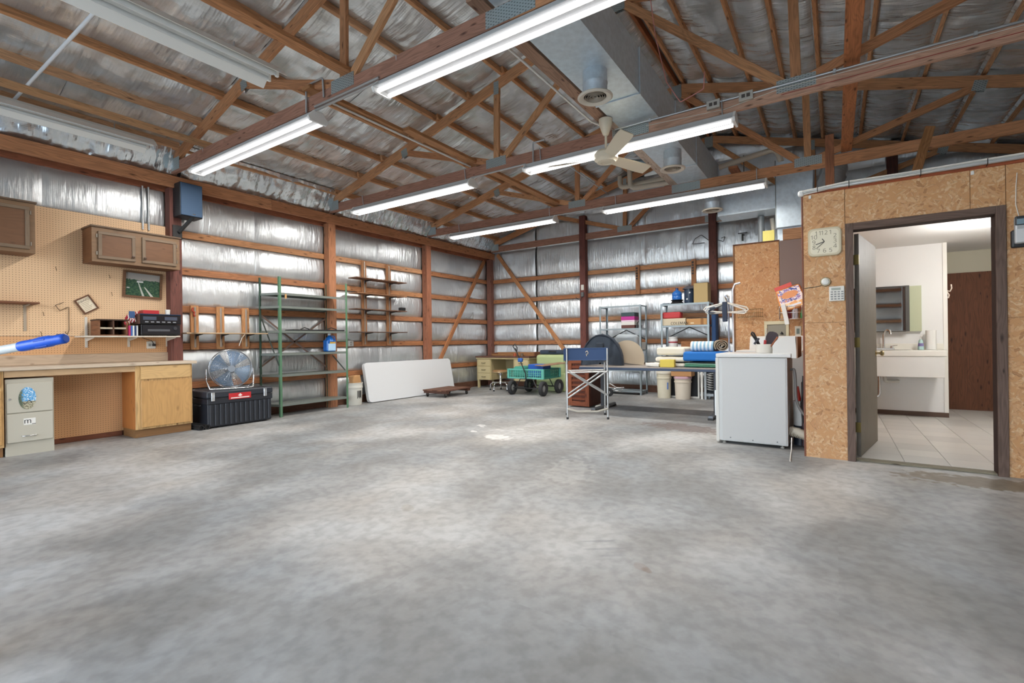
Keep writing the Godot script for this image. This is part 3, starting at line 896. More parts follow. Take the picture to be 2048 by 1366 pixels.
func build_overhead() -> void:
	M.tube_lit = StandardMaterial3D.new()
	M.tube_lit.albedo_color = Color("f6f6f4"); M.tube_lit.emission_enabled = true
	M.tube_lit.emission = Color("fbfbff"); M.tube_lit.emission_energy_multiplier = 1.15
	strip_light(-6.58, -4.12, -2.87, "lit strip light nearest the speaker, on the truss above it")
	strip_light(-3.22, -0.78, -2.87, "largest lit strip light, crossing the top of the picture before the duct")
	strip_light(-6.56, -4.11, -5.25, "lit strip light on the left half of the fan's truss")
	strip_light(-3.23, -0.80, -5.25, "lit strip light right behind the ceiling fan's blades")
	strip_light(-6.55, -4.13, -7.66, "smallest lit strip light, nearest the far foil corner")
	strip_light(-3.20, -0.78, -7.66, "lit strip light in front of the end wall, below the second register")
	off_fixture(-4.10, 0.4, -2.43, "unlit hooded strip light beside the upper tie board at the top")
	off_fixture(-6.70, 0.4, -2.43, "unlit hooded strip light over the header above the wall cabinets")
	pipe_run("conduit", "thin white conduit bridging the two unlit strip lights", "conduit", [Vector3(-4.25, 3.60, -1.31), Vector3(-6.85, 3.60, -1.31)], 0.014, P("dfe2e4", 0.35), "")
	# trunk duct
	var d := thing("trunk_duct", "galvanised sheet-metal trunk duct running under the ridge", "duct", Vector3(-1.8, 3.53, -5.0))
	var xa := -2.03; var xb := -1.58; var ya := 3.53; var yb := 3.98
	for q in [[-1.3, -3.05], [-3.05, -4.70], [-4.70, -6.0], [-6.0, -7.05], [-7.05, -8.6]]:
		var sh := b()
		var z0: float = q[0]; var z1: float = q[1] + 0.004
		# every sheet is cross-broken: creased from corner to corner
		var face := func(a: Vector3, e: Vector3, f: Vector3, g: Vector3, nn: Vector3) -> void:
			var m := (a + e + f + g) / 4 + nn * 0.012
			for k in [[a, e], [e, f], [f, g], [g, a]]:
				var fn: Vector3 = (k[1] - k[0]).cross(m - k[0]).normalized()
				if fn.dot(nn) < 0: fn = -fn
				sh.tri(k[0], k[1], m, fn, fn, fn, Vector2(k[0].x + k[0].y, k[0].z), Vector2(k[1].x + k[1].y, k[1].z), Vector2(m.x + m.y, m.z))
		face.call(Vector3(xa, ya, z0), Vector3(xb, ya, z0), Vector3(xb, ya, z1), Vector3(xa, ya, z1), Vector3.DOWN)
		face.call(Vector3(xb, ya, z0), Vector3(xb, yb, z0), Vector3(xb, yb, z1), Vector3(xb, ya, z1), Vector3.RIGHT)
		face.call(Vector3(xa, ya, z0), Vector3(xa, yb, z0), Vector3(xa, yb, z1), Vector3(xa, ya, z1), Vector3.LEFT)
		face.call(Vector3(xa, yb, z0), Vector3(xb, yb, z0), Vector3(xb, yb, z1), Vector3(xa, yb, z1), Vector3.UP)
		face.call(Vector3(xa, ya, z0), Vector3(xb, ya, z0), Vector3(xb, yb, z0), Vector3(xa, yb, z0), Vector3.BACK)
		face.call(Vector3(xa, ya, z1), Vector3(xb, ya, z1), Vector3(xb, yb, z1), Vector3(xa, yb, z1), Vector3.FORWARD)
		put("duct_section", sh, M.galv, d)
		var sm := b()
		sm.box(Vector3(xa - 0.012, ya - 0.014, z1 - 0.012), Vector3(xb + 0.012, ya - 0.001, z1 + 0.012), 0.002)
		sm.box(Vector3(xb + 0.001, ya - 0.014, z1 - 0.012), Vector3(xb + 0.014, yb, z1 + 0.012), 0.002)
		put("drive_cleat", sm, M.galv, d)
	register_drop(-1.78, -4.08, "round register dropping from the duct before the ceiling fan")
	register_drop(-1.72, -6.37, "round register under the duct just behind the fan's truss")
	register_drop(-1.62, -8.28, "farthest round register, in front of the tall post", 0.13)
	# plenum by the end wall
	var pl := thing("plenum", "galvanised plenum box over the furnace, with a sloped side", "duct", Vector3(-0.8, 2.8, -8.7))
	put("branch", b().box(Vector3(-1.58, 3.10, -8.95), Vector3(-0.74, 3.46, -8.50), 0.004), M.galv, pl)
	var side := Transform3D(Basis(), Vector3(0, 0, -9.1))
	put("box", b().prism([Vector2(-0.735, 2.80), Vector2(-0.27, 2.80), Vector2(-0.24, 3.80), Vector2(-0.735, 3.80)], 0.62, side), M.galv, pl)
	put("sloped_face", b().prism([Vector2(-0.73, 2.79), Vector2(-0.33, 2.79), Vector2(-0.58, 3.45), Vector2(-0.73, 3.45)], 0.03, Transform3D(Basis(), Vector3(0, 0, -8.485))), M.galv, pl)
	put("seam", b().box(Vector3(-0.745, 2.78, -8.49), Vector3(-0.732, 3.82, -8.46), 0.002), P("8d9494", 0.4, 0.7), pl)
	put("neck", b().box(Vector3(-0.73, 2.40, -9.0), Vector3(-0.30, 2.80, -8.6), 0.004), M.galv, pl)
	# pipes
	var pv := P("cfc7b6", 0.5)
	pipe_run("vent_pipe", "cream plastic vent pipe with an elbow beside the plenum", "pipe", [Vector3(-1.55, 3.90, -8.5), Vector3(-0.72, 4.02, -8.5), Vector3(-0.66, 3.80, -8.5)], 0.042, pv)
	pipe_run("vent_pipe", "cream plastic pipe dropping in a wide U behind the fan", "pipe", [Vector3(-3.06, 4.24, -8.5), Vector3(-3.05, 3.83, -8.5), Vector3(-2.08, 3.80, -8.5)], 0.045, pv)
	pipe_run("vent_pipe", "short cream plastic pipe with a raised end left of the U bend", "pipe", [Vector3(-3.32, 4.16, -8.70), Vector3(-3.32, 3.94, -8.70), Vector3(-2.08, 3.98, -8.70)], 0.042, pv)
	pipe_run("drain_pipe", "blue-grey plastic pipe slanting behind the fan blade", "pipe", [Vector3(-3.2, 4.30, -8.36), Vector3(-2.4, 4.14, -8.36), Vector3(-2.4, 3.86, -8.36)], 0.038, P("7f99a6", 0.5))
	pipe_run("flue_pipe", "grey flue pipe standing on the chipboard screen", "pipe", [Vector3(-0.99, 2.40, -8.95), Vector3(-0.99, 3.095, -8.9)], 0.05, P("8b9194", 0.45, 0.3))
	pipe_run("condensate_pipe", "cream plastic pipe with fittings between flue and plenum", "pipe", [Vector3(-0.86, 2.55, -9.0), Vector3(-0.82, 2.85, -9.0), Vector3(-0.84, 3.06, -9.0)], 0.035, pv)
	var nt := put("notice", b().box(Vector3(-0.93, 2.47, -8.55), Vector3(-0.77, 2.78, -8.54), 0.001), P("d9cf74", 0.7)); tag(nt, "yellow notice sheet by the furnace pipes", "notice")
	var bk := put("timber_block", b("b98a62").box(Vector3(-0.56, 2.385, -7.36), Vector3(-0.30, 2.53, -7.30)), M.wood); tag(bk, "weathered timber block on top of the brown panel", "timber block")
	var fv := put("furnace_top", b().box(Vector3(-0.73, 0.02, -9.05), Vector3(-0.30, 2.40, -8.55), 0.006), P("9a9fa0", 0.4, 0.6)); tag(fv, "grey furnace cabinet under the plenum, mostly hidden", "furnace")
	# flexible ducts resting on the washroom ceiling
	for q in [["wrinkled silver flexible duct behind the short timber post", Vector3(-0.10, 2.58, -8.1), Vector3(-0.06, 3.25, -8.3), Vector3(0.05, 3.75, -8.6), 0.16], ["long silver flexible duct lying over the washroom ceiling", Vector3(0.02, 2.60, -7.2), Vector3(0.5, 2.72, -7.25), Vector3(1.5, 2.66, -7.3), 0.19]]:
		var sh := b()
		var pr: Array = []
		var ln: float = (q[1] as Vector3).distance_to(q[2]) + (q[2] as Vector3).distance_to(q[3])
		var pts := []
		for k in 49:
			var w := k / 48.0
			pts.append((q[1] as Vector3).lerp(q[2], w).lerp((q[2] as Vector3).lerp(q[3], w), w))
		var nn := noise(rng.randi() % 500, 2.2, 3)
		sh.tube(pts, q[4], 20)
		for i in sh.v.size():
			var p := sh.v[i]
			sh.v[i] = p + sh.n[i] * (nn.get_noise_3d(p.x * 5.0, p.y * 5.0, p.z * 3.0) * 0.03 + sin(p.x * 90.0) * 0.003)
		var o := put("flexible_duct", sh, M.foil); tag(o, q[0], "duct")
	for q in [[Vector3(0.05, 2.42, -6.0), Vector3(0.05, 2.66, -6.0), "b07d55", "short timber offcut standing above the partition's left end"], [Vector3(-0.03, 2.42, -6.5), Vector3(-0.03, 3.36, -6.5), "8f5a3c", "dark timber stud rising from the washroom ceiling to the truss"], [Vector3(0.62, 2.42, -6.5), Vector3(0.88, 3.36, -6.9), "a9774c", "slanting timber prop above the washroom doorway"]]:
		var o := put("timber_stud", b(q[2]).beam(q[0], q[1], 0.085, 0.038, Vector3.BACK), M.wood); tag(o, q[3], "timber")
	# electrical conduit with outlets on the fan's truss
	var et := pipe_run("conduit", "long silver conduit clipped along the fan's truss", "conduit", [Vector3(-2.05, 3.485, -5.245), Vector3(3.1, 3.485, -5.245)], 0.011, M.tin)
	for x in [-1.65, 0.02, 0.95, 1.9]:
		put("clip", b().box(Vector3(x - 0.012, 3.468, -5.26), Vector3(x + 0.012, 3.502, -5.231), 0.002), M.tin, et)
	for q in [[-1.0, "left metal outlet box on the fan truss's conduit"], [-0.70, "right metal outlet box on the fan truss's conduit"]]:
		var ob := thing("outlet_box", q[1], "outlet", Vector3(q[0], 3.43, -5.23))
		put("box", b().box(Vector3(q[0] - 0.062, 3.425, -5.262), Vector3(q[0] + 0.062, 3.51, -5.215), 0.004), P("c2beb4", 0.4, 0.5), ob)
		for dx in [-0.022, 0.022]:
			put("socket", b().rbox(Vector3(q[0] + dx - 0.016, 3.45, -5.217), Vector3(q[0] + dx + 0.016, 3.485, -5.211), 0.004), P("4b4540", 0.5), ob)
	pipe_run("conduit", "paired conduit between the two strip lights over the workbench", "conduit", [Vector3(-4.12, 3.37, -2.84), Vector3(-3.22, 3.37, -2.84)], 0.012, M.tin)
	pipe_run("conduit", "lower conduit of the pair over the workbench", "conduit", [Vector3(-4.12, 3.335, -2.84), Vector3(-3.22, 3.335, -2.84)], 0.012, M.tin)
	pipe_run("conduit", "conduit joining the two strip lights of the fan's truss", "conduit", [Vector3(-4.11, 3.34, -5.22), Vector3(-3.23, 3.34, -5.22)], 0.011, M.tin)
	pipe_run("conduit", "conduit joining the two strip lights nearest the end wall", "conduit", [Vector3(-4.13, 3.33, -7.63), Vector3(-3.20, 3.33, -7.63)], 0.010, M.tin)
	pipe_run("conduit", "bent conduit hooked over the truss above the speaker's light", "conduit", [Vector3(-4.24, 3.34, -2.83), Vector3(-4.24, 3.60, -2.83), Vector3(-3.98, 3.60, -2.83), Vector3(-3.98, 3.42, -2.84)], 0.010, M.tin)
	pipe_run("conduit", "bent conduit hooked over the chord left of the fan", "conduit", [Vector3(-3.12, 3.33, -5.22), Vector3(-3.12, 3.58, -5.22), Vector3(-2.95, 3.58, -5.22)], 0.010, M.tin)
	pipe_run("conduit", "long conduit under the tie board beside the duct", "conduit", [Vector3(-2.23, 3.53, -2.9), Vector3(-2.23, 3.53, -5.0), Vector3(-2.12, 3.5, -5.2)], 0.011, P("dcdcd8", 0.4))
	pipe_run("conduit", "conduit under the tie board between two strip lights", "conduit", [Vector3(-4.2, 3.53, -3.0), Vector3(-4.18, 3.53, -5.3)], 0.012, P("cfcfca", 0.4))
	pipe_run("wire", "pink wire looping down past the ridge of the far truss", "wire", [Vector3(-1.62, 4.85, -5.18), Vector3(-1.56, 4.33, -5.18), Vector3(-1.45, 3.81, -5.18), Vector3(-1.31, 3.56, -5.18), Vector3(-1.17, 3.60, -5.18), Vector3(-1.08, 3.63, -5.18), Vector3(-1.07, 3.80, -5.18)], 0.005, P("d68f86", 0.6))
	pipe_run("wire", "thin pale wire stapled along the fan truss's chord", "wire", [Vector3(-1.7, 3.44, -5.252), Vector3(-0.9, 3.40, -5.252), Vector3(-0.4, 3.46, -5.252), Vector3(3.0, 3.455, -5.252)], 0.003, P("e0dccf", 0.6))
	pipe_run("wire", "thin red wire stapled along the fan truss's chord", "wire", [Vector3(-0.4, 3.40, -5.252), Vector3(3.0, 3.42, -5.252)], 0.0025, P("a0352f", 0.6))
	pipe_run("rod", "thin steel rod hanging before the end gable", "rod", [Vector3(-1.28, 3.46, -9.2), Vector3(-1.28, 4.25, -9.2)], 0.008, P("5d5a58", 0.5))
	pipe_run("rod", "thin silver rod slanting from the fan to the far truss", "rod", [Vector3(-3.0, 3.50, -5.6), Vector3(-3.1, 3.52, -7.6)], 0.008, M.tin)
	# ceiling fan
	var fan := thing("ceiling_fan", "cream three-bladed ceiling fan hanging below the truss", "ceiling fan", Vector3(-2.07, 3.05, -5.02))
	var c := Vector3(-2.07, 0, -5.02)
	var fm := P("d9cfb9", 0.45)
	put("canopy", b().lathe([Vector2(0.0, 3.52), Vector2(0.075, 3.52), Vector2(0.07, 3.46), Vector2(0.035, 3.36), Vector2(0.02, 3.34)], 20, Transform3D(Basis(), c)), fm, fan)
	put("rod", b().tube([c + Vector3(0, 3.35, 0), c + Vector3(0, 3.17, 0)], 0.013, 10), fm, fan)
	put("motor", b().lathe([Vector2(0, 3.19), Vector2(0.03, 3.19), Vector2(0.10, 3.17), Vector2(0.128, 3.14), Vector2(0.128, 3.08), Vector2(0.105, 3.065), Vector2(0.10, 3.05), Vector2(0.06, 3.043), Vector2(0.055, 3.05), Vector2(0, 3.05)], 28, Transform3D(Basis(), c)), fm, fan)
	for a: float in [192.0, 310.0, 68.0]:
		var q := Basis(Vector3.UP, deg_to_rad(a))
		var bl := b()
		var f := func(u: float, v: float) -> Vector3:
			var r := 0.11 + u * 0.56
			var wd := lerpf(0.055, 0.085, u) * (1.0 - 0.25 * pow(u, 8))
			return c + q * Vector3(r, 3.10 + (v - 0.5) * 0.045, (v - 0.5) * 2.0 * wd)
		bl.sheet(f, 10, 4, Vector3.UP)
		var g := func(u: float, v: float) -> Vector3: return f.call(u, v) + Vector3(0, -0.006, 0)
		bl.sheet(g, 10, 4, Vector3.DOWN)
		put("blade", bl, fm, fan)


# ---------------------------------------------------------------- workbench wall
func cabinet_front(t: Node3D, x: float, y0: float, y1: float, za: float, zb: float, knob_z: float, frame: String, panel: String) -> void:
	# a framed door facing +x
	var d := b(frame)
	var w := 0.035
	d.box(Vector3(x, y0, za), Vector3(x + 0.02, y0 + w, zb)).box(Vector3(x, y1 - w, za), Vector3(x + 0.02, y1, zb)).box(Vector3(x, y0 + w, za), Vector3(x + 0.02, y1 - w, za - w)).box(Vector3(x, y0 + w, zb + w), Vector3(x + 0.02, y1 - w, zb))
	var o := put("door", d, M.ply, t)
	put("door_panel", b(panel).box(Vector3(x + 0.002, y0 + w, za - w), Vector3(x + 0.010, y1 - w, zb + w), 0.001), M.ply, o)
	put("knob", b().lathe([Vector2(0, 0), Vector2(0.008, 0.002), Vector2(0.007, 0.012), Vector2(0.016, 0.02), Vector2(0.013, 0.028), Vector2(0, 0.03)], 14, Transform3D(Basis(Vector3.BACK, -PI / 2), Vector3(x + 0.01, y0 + 0.055, knob_z))), P("4a3527", 0.35), o)


func build_bench() -> void:
	# pegboard
	var pg := thing("pegboard", "tan perforated hardboard covering the wall over and under the workbench", "pegboard", Vector3(-7.39, 0, -1.6))
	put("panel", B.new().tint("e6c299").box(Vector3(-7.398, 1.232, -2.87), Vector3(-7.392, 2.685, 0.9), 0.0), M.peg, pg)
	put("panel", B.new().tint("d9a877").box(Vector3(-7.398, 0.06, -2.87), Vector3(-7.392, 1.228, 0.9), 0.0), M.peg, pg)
	put("base_strip", b("7c4b32").box(Vector3(-7.398, 0.0, -2.33), Vector3(-7.38, 0.06, 0.9)), M.wood, pg)
	# wall cabinets
	for q in [[-1.50, -0.45, 2.10, 2.63, "taller brown wall cabinet cut by the picture's edge"], [-2.868, -1.972, 2.085, 2.485, "low brown two-door wall cabinet above the framed picture"]]:
		var z1: float = q[0]; var z0: float = q[1]; var y0: float = q[2]; var y1: float = q[3]
		var t := thing("wall_cabinet", q[4], "cabinet", Vector3(-7.23, y0, (z0 + z1) / 2), "brown wall cabinets on the pegboard")
		put("body", b("7f5637").box(Vector3(-7.39, y0, z1), Vector3(-7.085, y1, z0), 0.003), M.ply, t)
		put("cornice", b("6b5543").box(Vector3(-7.39, y1, z1 - 0.012), Vector3(-7.06, y1 + 0.02, z0 + 0.012)), M.ply, t)
		put("face_frame", b("8a6d50").box(Vector3(-7.086, y0, z1), Vector3(-7.078, y1, z0), 0.002), M.ply, t)
		var m := (z0 + z1) / 2
		cabinet_front(t, -7.078, y0 + 0.04, y1 - 0.045, z0 - 0.055, m + 0.035, m + 0.06, "84705c", "775338")
		cabinet_front(t, -7.078, y0 + 0.04, y1 - 0.045, m - 0.035, z1 + 0.045, m - 0.06, "84705c", "775338")
		for z in [z0 - 0.045, z1 + 0.035]:
			for y in [y0 + 0.1, y1 - 0.1]:
				put("hinge", b().box(Vector3(-7.08, y - 0.02, z - 0.006), Vector3(-7.066, y + 0.02, z + 0.006), 0.002), P("8a8378", 0.35, 0.7), t)
	# shelf with bracket at the left
	var sl := thing("wall_shelf", "narrow brown shelf on a bracket at the pegboard's left", "shelf", Vector3(-7.27, 1.285, -1.1))
	put("board", b("8a5a3f").box(Vector3(-7.39, 1.572, -1.545), Vector3(-7.15, 1.592, -0.4)), M.wood, sl)
	for z in [-1.475, -0.75]:
		put("bracket", b().box(Vector3(-7.392, 1.285, z - 0.012), Vector3(-7.382, 1.57, z + 0.012), 0.001).prism([Vector2(-7.385, 1.545), Vector2(-7.19, 1.562), Vector2(-7.19, 1.571), Vector2(-7.385, 1.571)], 0.004, Transform3D(Basis(), Vector3(0, 0, z - 0.002))), P("a99a86", 0.5), sl)
	# plaque, hung askew
	var pq := thing("plaque", "small brown certificate plaque hanging askew on the pegboard", "plaque", Vector3(-7.385, 1.606, -2.0))
	var px := Transform3D(Basis(Vector3.UP, PI / 2) * Basis(Vector3.BACK, 0.56), Vector3(-7.39, 1.606, -2.0))
	var bar := func(x0: float, y0: float, x1: float, y1: float, z0: float, z1: float) -> Array: return [Vector2(x0, y0), Vector2(x1, y0), Vector2(x1, y1), Vector2(x0, y1)]
	var fr := b("6f4a33")
	for k in [[-0.079, -0.093, 0.079, -0.078], [-0.079, 0.078, 0.079, 0.093], [-0.079, -0.078, -0.064, 0.078], [0.064, -0.078, 0.079, 0.078]]:
		fr.prism(bar.call(k[0], k[1], k[2], k[3], 0, 0), 0.018, px)
	put("frame", fr, M.wood, pq)
	put("sheet", b().prism(bar.call(-0.064, -0.078, 0.064, 0.078, 0, 0), 0.01, px), P("e6d9bf", 0.6), pq)
	words(pq, "lettering", "AWARD", 0.026, px * Transform3D(Basis(), Vector3(0, 0.05, 0.0105)), P("4a3a2a", 0.7), 0.001)
	var ln := b()
	for i in 6:
		ln.prism(bar.call(-0.045, 0.022 - i * 0.017, 0.045 - 0.012 * (i % 3), 0.026 - i * 0.017, 0, 0), 0.0108, px)
	put("print_lines", ln, P("8d7b62", 0.7), pq)
	# framed picture of a farmstead
	var pc := thing("framed_picture", "framed aerial picture of a white farmhouse among dark trees", "picture", Vector3(-7.37, 1.72, -2.565))
	var qx := Transform3D(Basis(Vector3.UP, PI / 2) * Basis(Vector3.BACK, -0.035), Vector3(-7.392, 1.885, -2.565))
	fr = b("7a573c")
	for k in [[-0.21, -0.168, 0.21, -0.143], [-0.21, 0.143, 0.21, 0.168], [-0.21, -0.143, -0.185, 0.143], [0.185, -0.143, 0.21, 0.143]]:
		fr.prism(bar.call(k[0], k[1], k[2], k[3], 0, 0), 0.03, qx)
	put("frame", fr, M.wood, pc)
	var im := Image.create(192, 144, false, Image.FORMAT_RGB8)
	var n1 := noise(77, 0.05, 4)
	for y in 144:
		for x in 192:
			var k := n1.get_noise_2d(x, y * 1.6)
			var co := Color("8f8f8c").lerp(Color("a9a39c"), y / 60.0) if y < 42 + k * 8 else Color("27453a").lerp(Color("4c6b4c"), clampf(k + 0.45, 0, 1))
			if y > 58 and absf(x - (70 + (y - 58) * 0.35)) < 2.5 + (y - 58) * 0.05: co = Color("b9bdb4")
			if y > 84 and absf(x - (105 + (y - 84) * 0.75)) < 3.0 + (y - 84) * 0.10: co = Color("c4c6bd")
			if Rect2(62, 46, 36, 12).has_point(Vector2(x, y)): co = Color("dfe0dc") if y > 51 else Color("a4a8a8")
			if Rect2(118, 50, 26, 9).has_point(Vector2(x, y)) and y > 52: co = Color("3e5b4a")
			if Rect2(8, 92, 16, 8).has_point(Vector2(x, y)): co = Color("b5b8b5")
			im.set_pixel(x, y, co)
	var pm := StandardMaterial3D.new()
	pm.albedo_texture = tex(im); pm.roughness = 0.2
	var ph := B.new()
	ph.quad(qx * Vector3(-0.185, -0.143, 0.012), qx * Vector3(0.185, -0.143, 0.012), qx * Vector3(0.185, 0.143, 0.012), qx * Vector3(-0.185, 0.143, 0.012), Vector3.RIGHT, Vector2(0, 1), Vector2(1, 1), Vector2(1, 0), Vector2(0, 0))
	put("print", ph, pm, pc)
	# stereo shelf
	var ss := thing("wall_shelf", "white shelf on slotted rails carrying the stereo", "shelf", Vector3(-7.23, 1.09, -2.375))
	put("board", b().box(Vector3(-7.39, 1.214, -2.865), Vector3(-7.08, 1.230, -1.89)), P("d2cabb", 0.5), ss)
	for q in [[-1.995, 1.457], [-2.41, 1.214], [-2.83, 1.214]]:
		put("rail", b().box(Vector3(-7.392, 1.095, q[0] - 0.012), Vector3(-7.380, q[1], q[0] + 0.012), 0.001), P("cfcabf", 0.4), ss)
		put("bracket", b().prism([Vector2(-7.385, 1.165), Vector2(-7.12, 1.205), Vector2(-7.12, 1.214), Vector2(-7.385, 1.214)], 0.004, Transform3D(Basis(), Vector3(0, 0, q[0] - 0.002))), P("cfcabf", 0.4), ss)
	var og := thing("organizer_box", "brown wooden pigeonhole box at the shelf's left end", "organizer", Vector3(-7.22, 1.23, -2.17))
	put("case", b("8a5a3c").box(Vector3(-7.36, 1.231, -2.045), Vector3(-7.10, 1.42, -2.03)).box(Vector3(-7.36, 1.231, -2.31), Vector3(-7.10, 1.42, -2.295)).box(Vector3(-7.36, 1.231, -2.31), Vector3(-7.10, 1.243, -2.03)).box(Vector3(-7.36, 1.231, -2.31), Vector3(-7.35, 1.42, -2.03)), M.wood, og)
	put("top", b("4b3628").box(Vector3(-7.36, 1.41, -2.315), Vector3(-7.09, 1.425, -2.025)), M.wood, og)
	put("divider", b("5f4130").box(Vector3(-7.35, 1.243, -2.178), Vector3(-7.10, 1.41, -2.165)), M.wood, og)
	for z in [-2.105, -2.236]:
		put("slot_strip", b("c9bda6").box(Vector3(-7.35, 1.31, z - 0.058), Vector3(-7.105, 1.33, z + 0.058), 0.001), M.wood, og)
	# flag
	var fl := thing("small_flag", "small striped stick flag with a blue canton beside the stereo", "flag", Vector3(-7.12, 1.23, -2.34))
	put("stick", b("b99b6a").tube([Vector3(-7.13, 1.231, -2.345), Vector3(-7.12, 1.54, -2.33)], 0.003, 6), M.wood, fl)
	for i in 9:
		var sh := b()
		var f := func(u: float, v: float) -> Vector3: return Vector3(-7.115 + 0.012 * sin(v * 9.0 + i), 1.385 + 0.11 * v - u * 0.03 + i * 0.006, -2.33 + 0.055 - i * 0.0145 - u * 0.0145 - v * 0.03)
		sh.sheet(f, 1, 8, Vector3.RIGHT)
		put("stripe", sh, P("a02531" if i % 2 == 0 else "e8e3dc", 0.8), fl)
	put("canton", b().rbox(Vector3(-7.12, 1.445, -2.385), Vector3(-7.10, 1.53, -2.325), 0.008), P("37547f", 0.8), fl)
	var cc := ["b2335b", "3f6aa8", "d5d8d6", "2d3f66", "c9cdcc"]
	var cl := ["pink disc case, first beside the wooden box", "blue disc case, second from the wooden box", "pale disc case in the middle of the row", "navy disc case, second from the stereo", "light grey disc case leaning on the stereo"]
	for i in 5:
		var z := -2.322 - i * 0.019
		var o := put("disc_case", b().box(Vector3(-7.22, 1.231, z - 0.008), Vector3(-7.08, 1.355 - 0.006 * (i % 2), z + 0.008), 0.002), P(cc[i], 0.3)); tag(o, cl[i], "disc case", "disc cases on the stereo shelf")
	# stereo
	var st := thing("receiver", "wide black stereo receiver standing on the white shelf", "stereo", Vector3(-7.2, 1.23, -2.64))
	put("case", b().rbox(Vector3(-7.34, 1.242, -2.865), Vector3(-7.075, 1.372, -2.435), 0.008), P("1c1d20", 0.4), st)
	put("panel", b().box(Vector3(-7.076, 1.258, -2.85), Vector3(-7.066, 1.362, -2.45), 0.003), P("23252a", 0.25), st)
	put("tray", b().box(Vector3(-7.067, 1.285, -2.74), Vector3(-7.058, 1.312, -2.50), 0.002), P("55585c", 0.3), st)
	put("dial", b().lathe([Vector2(0, 0), Vector2(0.022, 0), Vector2(0.02, 0.014), Vector2(0, 0.014)], 18, Transform3D(Basis(Vector3.BACK, -PI / 2), Vector3(-7.067, 1.325, -2.80))), P("3b3d41", 0.3), st)
	for z in [-2.46, -2.84]:
		put("foot", b().box(Vector3(-7.30, 1.23, z - 0.012), Vector3(-7.1, 1.243, z + 0.012)), M.black, st)
	var s2 := thing("tape_deck", "black tape deck with wood-grain sides on top of the receiver", "stereo", Vector3(-7.2, 1.373, -2.63))
	put("case", b().box(Vector3(-7.33, 1.376, -2.865), Vector3(-7.06, 1.49, -2.42), 0.004), P("202225", 0.35), s2)
	put("side_panel", b("5b3a2c").box(Vector3(-7.34, 1.374, -2.418), Vector3(-7.055, 1.50, -2.400)), M.wood, s2)
	put("lid", b().box(Vector3(-7.33, 1.49, -2.865), Vector3(-7.055, 1.502, -2.41), 0.003), P("2c3f57", 0.2), s2)
	put("panel", b().box(Vector3(-7.061, 1.386, -2.86), Vector3(-7.054, 1.485, -2.425), 0.002), P("1b1d22", 0.25), s2)
	for z in [-2.52, -2.75]:
		put("tape_window", b().box(Vector3(-7.056, 1.425, z - 0.07), Vector3(-7.050, 1.468, z + 0.07), 0.002), P("4a5261", 0.15), s2)
	for i in 6:
		put("key", b().box(Vector3(-7.055, 1.395, -2.47 - i * 0.06), Vector3(-7.048, 1.408, -2.505 - i * 0.06), 0.002), P("8f9397", 0.3), s2)
	var rb := put("red_box", b().rbox(Vector3(-7.24, 1.502, -2.64), Vector3(-7.10, 1.55, -2.47), 0.005), P("b0252c", 0.5)); tag(rb, "flat red box lying on the tape deck", "box")
	var wc := put("white_cup", b().lathe([Vector2(0, 1.502), Vector2(0.024, 1.502), Vector2(0.028, 1.565), Vector2(0.025, 1.565), Vector2(0.02, 1.51), Vector2(0, 1.51)], 16, Transform3D(Basis(), Vector3(-7.12, 0, -2.74))), P("dcdcd6", 0.5)); tag(wc, "small white cup at the right of the tape deck's top", "cup")
	# outlet on the pegboard
	var ot := thing("wall_outlet", "white square outlet on the pegboard below the stereo", "outlet", Vector3(-7.385, 1.07, -2.65))
	put("plate", b().rbox(Vector3(-7.395, 1.07, -2.70), Vector3(-7.38, 1.165, -2.60), 0.006), P("cfcdc4", 0.5), ot)
	for z in [-2.632, -2.668]:
		put("socket", b().rbox(Vector3(-7.383, 1.10, z - 0.014), Vector3(-7.377, 1.135, z + 0.014), 0.004), P("8f8c84", 0.5), ot)
	put("plug", b().rbox(Vector3(-7.38, 1.10, -2.69), Vector3(-7.345, 1.13, -2.66), 0.006), M.black, ot)
	pipe_run("power_cord", "black power cord dropping from the shelf to the outlet", "cord", [Vector3(-7.36, 1.115, -2.675), Vector3(-7.33, 1.17, -2.64), Vector3(-7.34, 1.20, -2.56), Vector3(-7.35, 1.235, -2.5)], 0.004, M.black)
	# pegboard hooks
	var hk := [[-1.62, 1.50, "first bare wire hook right of the short shelf"], [-1.73, 2.02, "lone wire hook under the taller cabinet"], [-2.22, 1.98, "small hook below the low cabinet's left end"], [-2.24, 1.77, "small hook left of the framed picture's corner"], [-1.60, 1.28, "low wire hook beside the short shelf's bracket"]]
	for q in hk:
		var o := put("peg_hook", b().tube([Vector3(-7.392, q[1], q[0]), Vector3(-7.37, q[1] - 0.01, q[0]), Vector3(-7.355, q[1] - 0.045, q[0]), Vector3(-7.34, q[1] - 0.04, q[0])], 0.0028, 6), P("6b5a45", 0.4, 0.6)); tag(o, q[2], "hook", "hooks on the pegboard")
	pipe_run("wire_hanger", "long bent wire hook hanging on the pegboard", "hook", [Vector3(-7.392, 1.62, -1.80), Vector3(-7.37, 1.58, -1.72), Vector3(-7.375, 1.52, -1.76), Vector3(-7.38, 1.57, -1.84), Vector3(-7.38, 1.30, -1.84), Vector3(-7.37, 1.24, -1.82), Vector3(-7.36, 1.28, -1.80)], 0.003, P("5a4a38", 0.4, 0.6))
	# worktop
	var wb := thing("worktop", "long worn laminate worktop with a backsplash along the pegboard", "workbench", Vector3(-7.15, 0.80, -1.0))
	put("top", b("d2c3b2").box(Vector3(-7.39, 0.868, -2.99), Vector3(-6.93, 0.906, 0.9), 0.006), M.ply, wb)
	put("backsplash", b("d0b9a0").box(Vector3(-7.39, 0.906, -2.86), Vector3(-7.365, 1.02, 0.9), 0.006), M.ply, wb)
